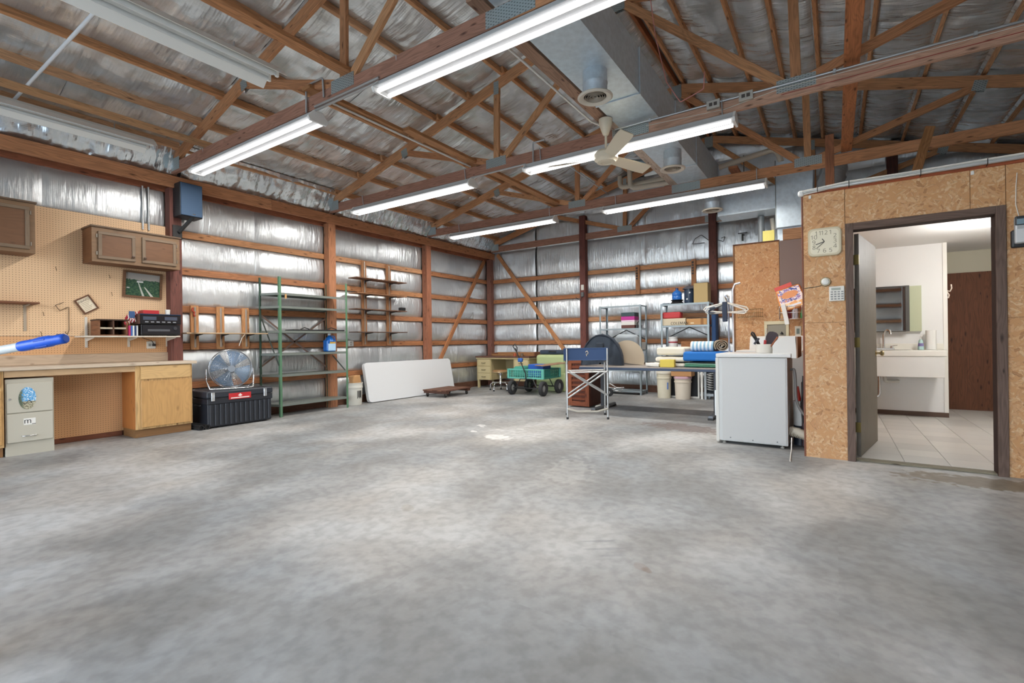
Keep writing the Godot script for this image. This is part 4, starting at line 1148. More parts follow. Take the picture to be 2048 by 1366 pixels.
	put("edge_strip", b("d8c7b2").box(Vector3(-6.932, 0.872, -2.99), Vector3(-6.926, 0.905, 0.9), 0.001), M.ply, wb)
	put("apron", b("d6b48c").box(Vector3(-6.985, 0.80, -2.33), Vector3(-6.965, 0.868, -1.232)), M.ply, wb)
	# base cabinets
	for q in [[-2.945, -2.332, "tan base cabinet with drawer and door at the worktop's right end"], [-1.228, -0.5, "tan base cabinet under the worktop's left end, cut by the frame"]]:
		var z1: float = q[0]; var z0: float = q[1]
		var t := thing("base_cabinet", q[2], "cabinet", Vector3(-7.17, 0, (z0 + z1) / 2), "tan base cabinets under the worktop")
		put("body", b("c07a3f").box(Vector3(-7.38, 0.10, z1), Vector3(-6.975, 0.866, z0)), M.ply, t)
		put("toe_kick", b("8f6a43").box(Vector3(-7.36, 0.0, z1 + 0.005), Vector3(-6.99, 0.10, z0 - 0.005)), M.ply, t)
		put("face_frame", b("d9b27a").box(Vector3(-6.976, 0.10, z1), Vector3(-6.958, 0.866, z0)), M.wood, t)
		put("drawer", b("dab57e").box(Vector3(-6.958, 0.70, z1 + 0.03), Vector3(-6.940, 0.86, z0 - 0.05), 0.005), M.ply, t)
		put("door", b("cfa268").box(Vector3(-6.958, 0.125, z1 + 0.02), Vector3(-6.940, 0.675, z0 - 0.05), 0.005), M.ply, t)
	# filing cabinet
	var fc := thing("filing_cabinet", "beige two-drawer filing cabinet with an oval picture sticker", "filing cabinet", Vector3(-7.17, 0, -1.42))
	var fm := P("b9b4a4", 0.4, 0.1)
	put("body", b().box(Vector3(-7.36, 0, -1.608), Vector3(-6.985, 0.782, -1.240), 0.004), fm, fc)
	put("face", b().box(Vector3(-6.986, 0.0, -1.608), Vector3(-6.98, 0.782, -1.240), 0.002), fm, fc)
	for q in [[0.436, 0.74], [0.134, 0.428]]:
		put("drawer", b().box(Vector3(-6.981, q[0], -1.594), Vector3(-6.962, q[1], -1.250), 0.004), P("c1bcac", 0.38, 0.1), fc)
	put("lock", b().lathe([Vector2(0, 0), Vector2(0.011, 0), Vector2(0.009, 0.006), Vector2(0, 0.006)], 12, Transform3D(Basis(Vector3.BACK, -PI / 2), Vector3(-6.962, 0.58, -1.272))), M.chrome, fc)
	put("handle", b().tube([Vector3(-6.962, 0.195, -1.355), Vector3(-6.935, 0.195, -1.365), Vector3(-6.932, 0.195, -1.41), Vector3(-6.935, 0.195, -1.455), Vector3(-6.962, 0.195, -1.465)], 0.006, 8), M.chrome, fc)
	put("label_card", b().box(Vector3(-6.963, 0.305, -1.46), Vector3(-6.959, 0.372, -1.37), 0.001), P("e6e4dc", 0.6), fc)
	words(fc, "scribble", "m_", 0.05, Transform3D(Basis(Vector3.UP, PI / 2), Vector3(-6.958, 0.345, -1.415)), P("2b2b2b", 0.7), 0.001)
	var oi := Image.create(96, 160, false, Image.FORMAT_RGB8)
	for y in 160:
		for x in 96:
			var k := n1.get_noise_2d(x * 1.4 + 400, y * 1.4)
			var co := Color("4f9ad0").lerp(Color("dfe9ee"), clampf(k * 1.8 + 0.3, 0, 1))
			if y > 100: co = Color("6d6a52").lerp(Color("d0c9b0"), clampf(k + 0.5, 0, 1))
			if x < 20 + k * 24: co = Color("39483c").lerp(Color("76806a"), clampf(k + 0.5, 0, 1))
			if absf(y - 108 + 12 * sin(x * 0.14)) < 2.5 and x > 22 and x < 74: co = Color("1f2124")
			oi.set_pixel(x, y, co)
	var om := StandardMaterial3D.new()
	om.albedo_texture = tex(oi); om.roughness = 0.35
	var ov := B.new()
	for i in 32:
		var a0 := TAU * i / 32; var a1 := TAU * (i + 1) / 32
		var q := func(a: float, r: float) -> Vector3: return Vector3(-6.9585, 0.58 + 0.115 * r * sin(a), -1.40 - 0.066 * r * cos(a))
		var u := func(a: float) -> Vector2: return Vector2(0.5 + 0.5 * cos(a), 0.5 - 0.5 * sin(a))
		ov.tri(q.call(0, 0), q.call(a0, 1), q.call(a1, 1), Vector3.RIGHT, Vector3.RIGHT, Vector3.RIGHT, Vector2(0.5, 0.5), u.call(a0), u.call(a1))
		ov.quad(q.call(a0, 1), q.call(a1, 1), q.call(a1, 1) - Vector3(0.004, 0, 0), q.call(a0, 1) - Vector3(0.004, 0, 0), Vector3(0, sin(a0), -cos(a0)), u.call(a0), u.call(a1), u.call(a1), u.call(a0))
	put("sticker", ov, om, fc)
	# vertical conduits at the header
	for q in [[-2.575, "left thin vertical conduit above the low cabinet"], [-2.64, "right thin vertical conduit above the low cabinet"]]:
		pipe_run("conduit", q[1], "conduit", [Vector3(-7.38, 2.60, q[0]), Vector3(-7.38, 3.16, q[0])], 0.012, M.tin, "vertical conduits")
	# the pole with a blue grip, lying over the rim of a tall bin outside the frame
	var pole := thing("extension_pole", "white extension pole with a bright blue grip", "pole", Vector3(-2.35, 1.05, -0.45))
	var tip := Vector3(-2.105, 1.130, -0.517); var inn := Vector3(-2.243, 1.105, -0.438)
	var dr := (inn - tip).normalized()
	var g := b()
	var gb := Basis(dr.cross(Vector3.UP).normalized(), dr, Vector3.ZERO)
	gb = Basis(gb.x, dr, gb.x.cross(dr))
	g.lathe([Vector2(0, 0), Vector2(0.011, 0.0), Vector2(0.0155, 0.004), Vector2(0.0165, 0.012), Vector2(0.0165, 0.045), Vector2(0.0185, 0.055), Vector2(0.0185, 0.10), Vector2(0.017, 0.108), Vector2(0.0175, 0.150), Vector2(0.0165, 0.163), Vector2(0, 0.163)], 20, Transform3D(gb, tip))
	put("grip", g, P("1b55c4", 0.4), pole)
	for k in 5:
		var a := TAU * k / 5 + 0.3
		var off := gb.x * cos(a) * 0.0178 + gb.z * sin(a) * 0.0178
		put("grip_rib", b().beam(tip + dr * 0.058 + off, tip + dr * 0.098 + off, 0.005, 0.004, off.normalized(), 0.001), P("1748ac", 0.4), pole)
	put("hole", b().lathe([Vector2(0, 0), Vector2(0.009, 0), Vector2(0.009, 0.003), Vector2(0, 0.003)], 14, Transform3D(Basis(), tip + dr * 0.022 + Vector3(0, 0.0145, 0))), P("0d2657", 0.6), pole)
	put("shaft", b().tube([tip + dr * 0.155, tip + dr * 0.75], 0.0145, 16), P("cfd2d0", 0.35), pole)
	var bin_ := thing("tall_bin", "tall grey plastic bin outside the frame on which the pole lies", "bin", Vector3(-2.52, 0, -0.27))
	var by := (tip + dr * 0.52).y - 0.018
	var bc := tip + dr * 0.52
	put("shell", b().lathe([Vector2(0, 0.0), Vector2(0.12, 0.0), Vector2(0.15, by - 0.03), Vector2(0.165, by - 0.02), Vector2(0.165, by), Vector2(0.15, by), Vector2(0.115, 0.02), Vector2(0, 0.02)], 24, Transform3D(Basis(), Vector3(bc.x, 0, bc.z))), P("8b8f90", 0.5), bin_)


# ---------------------------------------------------------------- left wall, beyond the bench
func wall_rack(label: String, studs: Array, sw: float, y0: float, y1: float, shelves: Array, za: float, zb: float, tone: String) -> void:
	var t := thing("wall_rack", label, "shelf rack", Vector3(-7.25, y0, (za + zb) / 2))
	for z in studs:
		put("stud", b(tone).box(Vector3(-7.40, y0, z - sw / 2), Vector3(-7.362, y1, z + sw / 2)), M.wood, t)
		put("slotted_rail", b().box(Vector3(-7.363, y0 + 0.03, z - 0.012), Vector3(-7.350, y1 - 0.02, z + 0.012), 0.002), P("a59a8e", 0.4, 0.6), t)
	for s in shelves:
		put("shelf_board", b(s[1]).box(Vector3(-7.35, s[0] - 0.016, zb), Vector3(-7.10, s[0], za)), M.wood, t)
		for z in studs:
			put("bracket", b().prism([Vector2(-7.355, s[0] - 0.085), Vector2(-7.345, s[0] - 0.085), Vector2(-7.32, s[0] - 0.045), Vector2(-7.13, s[0] - 0.024), Vector2(-7.13, s[0] - 0.017), Vector2(-7.355, s[0] - 0.017)], 0.006, Transform3D(Basis(), Vector3(0, 0, z - 0.003))), P("2c2725", 0.5), t)


func angle_post(sh: B, p: Vector3, h: float, sx: float, sz: float) -> void:
	# slotted angle iron; sx, sz point along its two flanges
	sh.box(p, p + Vector3(sx * 0.036, h, sz * 0.003), 0.0)
	sh.box(p, p + Vector3(sx * 0.003, h, sz * 0.036), 0.0)


func build_left_side() -> void:
	# speaker
	var sp := thing("loudspeaker", "blue-grey loudspeaker angled out from the dark post under the roof", "loudspeaker", Vector3(-7.17, 2.79, -3.0))
	put("cabinet", b().rbox(Vector3(-7.31, 2.80, -3.145), Vector3(-7.065, 3.24, -2.872), 0.008), P("23262a", 0.5), sp)
	put("grille", b().rbox(Vector3(-7.066, 2.81, -3.137), Vector3(-7.046, 3.232, -2.880), 0.007), P("3d5570", 0.75), sp)
	put("badge", b().box(Vector3(-7.047, 2.83, -3.05), Vector3(-7.043, 2.842, -3.015), 0.001), M.chrome, sp)
	put("arm", b().beam(Vector3(-7.10, 2.82, -3.05), Vector3(-7.235, 2.61, -2.93), 0.036, 0.036), M.black, sp)
	put("wall_plate", b().box(Vector3(-7.262, 2.52, -2.97), Vector3(-7.245, 2.70, -2.86), 0.003), M.black, sp)
	# storage chest
	var ch := thing("storage_chest", "black ribbed plastic storage chest with a red label under the fan", "chest", Vector3(-7.07, 0, -3.52))
	var bk := P("24282f", 0.42)
	put("body", b().rbox(Vector3(-7.30, 0.015, -3.955), Vector3(-6.865, 0.40, -3.085), 0.02), bk, ch)
	for i in 13:
		var z := -3.125 - i * 0.066
		put("rib", b().box(Vector3(-6.868, 0.04, z - 0.020), Vector3(-6.850, 0.315, z + 0.020), 0.006), bk, ch)
	put("belt", b().rbox(Vector3(-7.31, 0.318, -3.965), Vector3(-6.853, 0.395, -3.075), 0.012), bk, ch)
	put("lid", b().rbox(Vector3(-7.315, 0.398, -3.97), Vector3(-6.848, 0.492, -3.07), 0.022), P("2b3038", 0.38), ch)
	put("lid_groove", b().box(Vector3(-6.85, 0.392, -3.965), Vector3(-6.846, 0.399, -3.075), 0.001), P("0f1114", 0.6), ch)
	for z in [-3.145, -3.85]:
		var la := put("latch", b().box(Vector3(-6.85, 0.365, z - 0.022), Vector3(-6.838, 0.475, z + 0.022), 0.004), M.chrome, ch)
		put("hook", b().tube([Vector3(-6.836, 0.45, z - 0.012), Vector3(-6.832, 0.385, z - 0.012), Vector3(-6.832, 0.385, z + 0.012), Vector3(-6.836, 0.45, z + 0.012)], 0.003, 6), M.tin, la)
	var lb := put("label_plate", b().rbox(Vector3(-6.849, 0.362, -3.645), Vector3(-6.842, 0.446, -3.345), 0.003), P("b8262b", 0.5), ch)
	put("label_print", b().box(Vector3(-6.843, 0.374, -3.62), Vector3(-6.840, 0.388, -3.37), 0.001).prism([Vector2(-0.03, 0.0), Vector2(0.0, 0.028), Vector2(0.03, 0.0), Vector2(0.0, -0.014)], 0.002, Transform3D(Basis(Vector3.UP, PI / 2), Vector3(-6.843, 0.41, -3.495))), P("e5d9d4", 0.6), lb)
	put("end_handle", b().tube([Vector3(-7.14, 0.30, -3.07), Vector3(-7.14, 0.30, -3.045), Vector3(-7.02, 0.30, -3.045), Vector3(-7.02, 0.30, -3.07)], 0.010, 8), M.black, ch)
	# two black tubes on the floor
	for q in [[-3.0, "left black tube lying against the base cabinet"], [-3.07, "right black tube lying beside the chest's corner"]]:
		var o := put("black_tube", b().lathe([Vector2(0.024, 0), Vector2(0.033, 0), Vector2(0.033, 0.4), Vector2(0, 0.4), Vector2(0, 0.02), Vector2(0.024, 0.02), Vector2(0.024, 0)], 18, Transform3D(Basis(Vector3.BACK, PI / 2), Vector3(-6.845 - 0.02 * absf(q[0] + 3.0), 0.033, q[0]))), M.black); tag(o, q[1], "tube", "black tubes by the chest")
	# floor fan on the chest
	var fn := thing("floor_fan", "round chrome-caged floor fan with blue-grey blades on the chest", "fan", Vector3(-7.05, 0.492, -3.47))
	var fc := Transform3D(Basis(Vector3.UP, -0.30) * Basis(Vector3.BACK, -PI / 2), Vector3(-7.05, 0.775, -3.47))   # local y is the fan's axis, towards +x
	var wire := P("b9bfc4", 0.25, 0.9)
	var rings := func(r: float, y: float, th: float) -> B:
		var pts := []
		for i in 48:
			pts.append(fc * Vector3(r * cos(TAU * i / 48), y, r * sin(TAU * i / 48)))
		return b().tube(pts, th, 6, true)
	for i in 15:
		var r := 0.045 + i * 0.0145
		put("cage_ring", rings.call(r, 0.105 - 0.06 * pow(r / 0.26, 4), 0.0022), wire, fn)
	put("cage_rim", rings.call(0.262, 0.03, 0.007), wire, fn)
	for y in [0.06, 0.0, -0.03]:
		put("cage_ring", rings.call(0.262, y, 0.003), wire, fn)
	for i in 24:
		var a := TAU * i / 24
		var pts := []
		for k in [[0.04, 0.107], [0.12, 0.103], [0.2, 0.085], [0.25, 0.05], [0.262, 0.03], [0.262, -0.02], [0.23, -0.055], [0.12, -0.065], [0.05, -0.068]]:
			pts.append(fc * Vector3(k[0] * cos(a), k[1], k[0] * sin(a)))
		put("cage_wire", b().tube(pts, 0.002, 5), wire, fn)
	put("hub_badge", b().lathe([Vector2(0, 0.104), Vector2(0.045, 0.104), Vector2(0.042, 0.114), Vector2(0, 0.116)], 24, fc), P("9aa3ad", 0.35, 0.5), fn)
	put("motor", b().lathe([Vector2(0, -0.11), Vector2(0.06, -0.11), Vector2(0.075, -0.09), Vector2(0.075, -0.03), Vector2(0.03, -0.01), Vector2(0.03, 0.04), Vector2(0, 0.045)], 20, fc), P("4a5058", 0.5), fn)
	for k in 4:
		var a0 := TAU * k / 4 + 0.4
		var bl := b()
		var f := func(u: float, v: float) -> Vector3:
			var r := 0.03 + u * 0.215
			var a := a0 + (v - 0.5) * lerpf(0.9, 1.15, u)
			return fc * Vector3(r * cos(a), 0.03 + (v - 0.5) * 0.055, r * sin(a))
		bl.sheet(f, 8, 8, Vector3.RIGHT)
		put("blade", bl, P("6d87a3", 0.35, 0.3), fn)
	var st := []
	for q in [[0.30, 0.28], [0.296, 0.10], [0.29, -0.20], [0.26, -0.262], [0.0, -0.268], [-0.26, -0.262], [-0.29, -0.20], [-0.296, 0.10], [-0.30, 0.28]]:
		st.append(fc * Vector3(-q[1] + 0.28 if false else -q[1], -0.0, q[0]))
	var sb := []
	for q in [[0.285, 0.0], [0.29, -0.16], [0.26, -0.268], [0.15, -0.272], [-0.15, -0.272], [-0.26, -0.268], [-0.29, -0.16], [-0.285, 0.0]]:
		sb.append(Vector3(-7.05, 0.775, -3.47) + Basis(Vector3.UP, -0.30) * Vector3(0.0 if absf(q[0]) > 0.28 else 0.10, q[1], -q[0]))
	put("stand", b().tube(sb, 0.0115, 10), M.chrome, fn)
	var sc := []
	for q in [[0.272, -0.22, 0.02], [0.24, -0.272, -0.12], [-0.24, -0.272, -0.12], [-0.272, -0.22, 0.02]]:
		sc.append(Vector3(-7.05, 0.775, -3.47) + Basis(Vector3.UP, -0.30) * Vector3(q[2], q[1], -q[0]))
	put("rear_foot", b().tube(sc, 0.010, 8), M.chrome, fn)
	# timber wall racks
	wall_rack("low rack of three pine studs with one long shelf", [-3.16, -3.50, -3.86], 0.10, 1.045, 1.655, [[1.275, "cbae8a"]], -2.95, -4.05, "cb9463")
	wall_rack("tall rack of two pine studs with four dark shelves", [-6.075, -6.68], 0.105, 1.055, 2.655, [[2.30, "7d5a45"], [2.025, "a97a55"], [1.735, "7a5a48"], [1.316, "6a5347"]], -5.70, -6.91, "b58058")
	var sb2 := put("small_black_box", b().rbox(Vector3(-7.19, 1.735, -6.88), Vector3(-7.11, 1.80, -6.76), 0.008), M.black); tag(sb2, "tiny black box on the tall rack's third shelf", "box")
	pipe_run("cord", "thin white cord dangling from the low rack's shelf", "cord", [Vector3(-7.09, 1.255, -3.70), Vector3(-7.10, 1.20, -3.66), Vector3(-7.10, 1.09, -3.62)], 0.004, P("d8d4ca", 0.6))
	# red rag over the first stud
	var rg := b()
	rg.tube([Vector3(-7.345, 1.62, -3.13), Vector3(-7.34, 1.585, -3.115), Vector3(-7.345, 1.56, -3.15), Vector3(-7.34, 1.53, -3.135), Vector3(-7.345, 1.505, -3.155)], 0.012, 8)
	var ro := put("red_tassel", rg, P("a8442f", 0.9)); tag(ro, "small red cloth tied to the low rack's first stud", "cloth")
	# green angle-iron shelving
	var sh := thing("metal_shelving", "tall green angle-iron shelving with six grey shelves and cross straps", "shelving unit", Vector3(-7.19, 0, -4.7))
	var gr := P("5d8468", 0.5, 0.3)
	var gd := P("3f5a4c", 0.5, 0.3)
	var xa := -6.985; var xb := -7.35
	var fl := -4.16; var fr := -5.39; var bl2 := -4.05; var br := -5.26
	for q in [[xa, fl, -1.0, -1.0, gr], [xa, fr, -1.0, 1.0, gr], [xb, bl2, 1.0, -1.0, gd], [xb, br, 1.0, 1.0, gd]]:
		var ps := b()
		angle_post(ps, Vector3(q[0], 0, q[1]), 2.13, q[2], q[3])
		put("post", ps, q[4], sh)
	for y in [1.885, 1.685, 1.31, 0.965, 0.64, 0.19]:
		var poly := [Vector2(xa - 0.004, -fl), Vector2(xa - 0.004, -fr), Vector2(xb + 0.004, -br), Vector2(xb + 0.004, -bl2)]
		var lay := Transform3D(Basis(Vector3.RIGHT, Vector3.FORWARD, Vector3.UP), Vector3(0, y, 0))
		put("shelf", b().prism(poly, 0.003, lay).box(Vector3(xa - 0.006, y - 0.032, fr), Vector3(xa - 0.002, y + 0.003, fl), 0.0).box(Vector3(xb, y - 0.032, br), Vector3(xb + 0.004, y + 0.003, bl2), 0.0).beam(Vector3(xa, y - 0.015, fl), Vector3(xb, y - 0.015, bl2), 0.003, 0.035, Vector3.UP, 0.0), P("7d857f", 0.45, 0.4), sh)
	for q in [[1.58, bl2, 0.68, br], [0.745, bl2, 1.565, br]]:
		put("strap", b().beam(Vector3(xb - 0.004, q[0], q[1]), Vector3(xb - 0.004, q[2], q[3]), 0.003, 0.028, Vector3.UP, 0.0), P("867268", 0.45, 0.5), sh)
	for q in [[xa - 0.02, fl + 0.002, 0.78, xb + 0.02, bl2 + 0.002, 1.58], [xa - 0.02, fr, 0.60, xb + 0.02, br, 0.98]]:
		put("side_strap", b().beam(Vector3(q[0], q[2], q[1]), Vector3(q[3], q[5], q[4]), 0.003, 0.022, Vector3.UP, 0.0), P("4c544e", 0.45, 0.5), sh)
	# things on it
	var jg := thing("fluid_jug", "blue washer-fluid jug with a pale label on the green shelving", "jug", Vector3(-7.12, 0.969, -5.13))
	put("body", b().rbox(Vector3(-7.19, 0.969, -5.225), Vector3(-7.06, 1.17, -5.04), 0.03, 3).lathe([Vector2(0.085, 1.14), Vector2(0.06, 1.20), Vector2(0.024, 1.235), Vector2(0.022, 1.25)], 16, Transform3D(Basis(), Vector3(-7.125, 0, -5.13))), P("1f66b8", 0.2), jg)
	put("cap", b().lathe([Vector2(0.026, 1.245), Vector2(0.026, 1.275), Vector2(0, 1.277)], 16, Transform3D(Basis(), Vector3(-7.125, 0, -5.13))), P("d8dde2", 0.4), jg)
	put("handle", b().tube([Vector3(-7.10, 1.235, -5.155), Vector3(-7.09, 1.225, -5.20), Vector3(-7.085, 1.14, -5.215)], 0.010, 8), P("2e74c4", 0.2), jg)
	var lab := put("label", b().rbox(Vector3(-7.066, 0.985, -5.205), Vector3(-7.057, 1.105, -5.06), 0.004), P("a9cbe6", 0.5), jg)
	put("label_band", b().rbox(Vector3(-7.058, 1.105, -5.20), Vector3(-7.055, 1.135, -5.09), 0.001), P("c9a24a", 0.5), lab)
	var bb := thing("black_pad", "thin black folded pad on the green shelving's third shelf", "pad", Vector3(-7.13, 1.313, -4.85))
	put("pad", b().rbox(Vector3(-7.27, 1.314, -5.36), Vector3(-7.02, 1.336, -4.42), 0.009), M.black, bb)
	put("strap", b().tube([Vector3(-7.04, 1.34, -4.55), Vector3(-7.05, 1.365, -4.62), Vector3(-7.04, 1.34, -4.70)], 0.008, 6).tube([Vector3(-7.05, 1.34, -5.02), Vector3(-7.06, 1.37, -5.12), Vector3(-7.05, 1.34, -5.22)], 0.008, 6), M.black, bb)
	var tg := put("paper_tag", b().box(Vector3(-6.98, 1.80, -4.28), Vector3(-6.976, 1.87, -4.25), 0.001), P("c79a63", 0.8)); tag(tg, "small tan tag hanging from the green shelving's top shelf", "tag")
	# outlet on the girt
	var ot := thing("wall_outlet", "grey metal outlet box on the girt right of the green shelving", "outlet", Vector3(-7.39, 1.05, -5.75))
	put("box", b().box(Vector3(-7.40, 1.05, -5.81), Vector3(-7.36, 1.155, -5.69), 0.003), P("b9bcb8", 0.4, 0.4), ot)
	for y in [1.08, 1.12]:
		put("socket", b().rbox(Vector3(-7.362, y - 0.013, -5.765), Vector3(-7.357, y + 0.013, -5.735), 0.003), P("77756f", 0.5), ot)
	pipe_run("conduit", "thin conduit along the girt behind the green shelving", "conduit", [Vector3(-7.375, 1.15, -5.69), Vector3(-7.375, 1.15, -5.28)], 0.008, P("6f8a78", 0.5, 0.3))
	pipe_run("bent_wire", "loose loop of wire pinned near the far corner", "wire", [Vector3(-7.38, 1.63, -8.97), Vector3(-7.36, 1.70, -9.12), Vector3(-7.36, 1.70, -9.25), Vector3(-7.36, 1.83, -9.36), Vector3(-7.37, 1.63, -9.36)], 0.004, P("6f6a62", 0.5))
	# bucket with a bag in it
	var bu := thing("white_bucket", "white bucket with faded black lettering and a paper bag inside", "bucket", Vector3(-7.21, 0, -5.70))
	var bx := Transform3D(Basis(), Vector3(-7.21, 0, -5.70))
	put("shell", b().lathe([Vector2(0, 0.0), Vector2(0.118, 0.0), Vector2(0.122, 0.01), Vector2(0.133, 0.30), Vector2(0.142, 0.305), Vector2(0.142, 0.335), Vector2(0.137, 0.34), Vector2(0.139, 0.385), Vector2(0.146, 0.39), Vector2(0.144, 0.40), Vector2(0.135, 0.395), Vector2(0.118, 0.02), Vector2(0, 0.02)], 28, bx), P("cfcec4", 0.5), bu)
	for i in 5:
		var a := -0.28 + i * 0.14
		put("lettering", b().beam(Vector3(-7.21, 0.12 + 0.02 * (i % 2), -5.70) + Vector3(cos(a + 0.02), 0, -sin(a + 0.02)) * 0.1285, Vector3(-7.21, 0.26, -5.70) + Vector3(cos(a), 0, -sin(a)) * 0.1335, 0.014, 0.003, Vector3.RIGHT, 0.001), P("3b3b3a", 0.7), bu)
	var nb := noise(91, 8.0, 2)
	var pb := b()
	pb.rbox(Vector3(-7.30, 0.06, -5.80), Vector3(-7.14, 0.53, -5.63), 0.03, 2)
	for i in pb.v.size():
		var p := pb.v[i]
		pb.v[i] = p + Vector3(nb.get_noise_3d(p.x, p.y, p.z), nb.get_noise_3d(p.z, p.x, p.y), nb.get_noise_3d(p.y, p.z, p.x)) * 0.02
	var po := put("paper_bag", pb, P("b88d5f", 0.9)); tag(po, "crumpled brown paper bag standing in the white bucket", "bag")
	# folded white table leaning on the wall
	var ft := thing("folded_table", "white plastic folding table folded up and leaning on the wall", "table", Vector3(-7.15, 0, -7.15))
	var poly := []
	for q in [[-1.20, 0.0, 180.0], [1.20, 0.0, 270.0], [1.20, 0.74, 0.0], [-1.20, 0.74, 90.0]]:
		for k in 7:
			var a := deg_to_rad(q[2] + k * 15.0)
			poly.append(Vector2(q[0] - signf(q[0]) * 0.07 + 0.07 * cos(a), q[1] + (0.07 if q[1] < 0.1 else -0.07) + 0.07 * sin(a)))
	var lean := Transform3D(Basis(Vector3.UP, PI / 2) * Basis(Vector3.RIGHT, -0.20), Vector3(-7.13, 0.010, -7.15))
	put("top", b().prism(poly, 0.022, lean), P("d6d9db", 0.4), ft)
	put("rim", b().prism(poly, 0.02, lean * Transform3D(Basis(), Vector3(0, 0, -0.022))), P("c6c8c8", 0.5), ft)
	put("other_half", b().prism(poly, 0.022, lean * Transform3D(Basis(), Vector3(0, 0, -0.048))), P("d0d2d3", 0.45), ft)
	# furniture dolly
	var dl := thing("dolly", "low brown wooden furniture dolly on four casters", "dolly", Vector3(-6.72, 0, -7.65))
	var turn := Transform3D(Basis(Vector3.UP, 0.06), Vector3(-6.72, 0, -7.65))
	for i in 5:
		var x := -0.24 + i * 0.12
		var sl := b(["6d4a38", "7a5543", "664434", "7f5a46", "6a4637"][i])
		sl.beam(turn * Vector3(x, 0.135, -0.43), turn * Vector3(x, 0.135, 0.43), 0.112, 0.025)
		put("slat", sl, M.wood, dl)
	for z in [-0.36, 0.36]:
		put("rail", b("5d3d2f").beam(turn * Vector3(-0.29, 0.10, z), turn * Vector3(0.29, 0.10, z), 0.09, 0.045), M.wood, dl)
	for x in [-0.23, 0.23]:
		for z in [-0.36, 0.36]:
			var ca := put("caster", b().lathe([Vector2(0, -0.014), Vector2(0.032, -0.014), Vector2(0.038, -0.008), Vector2(0.038, 0.008), Vector2(0.032, 0.014), Vector2(0, 0.014)], 16, turn * Transform3D(Basis(Vector3.BACK, PI / 2), Vector3(x, 0.038, z))), P("1f1d1c", 0.6), dl)
			put("fork", b().box(turn * Vector3(x - 0.022, 0.035, z - 0.02), turn * Vector3(x + 0.022, 0.078, z + 0.02), 0.004), P("6b6762", 0.4, 0.6), ca)


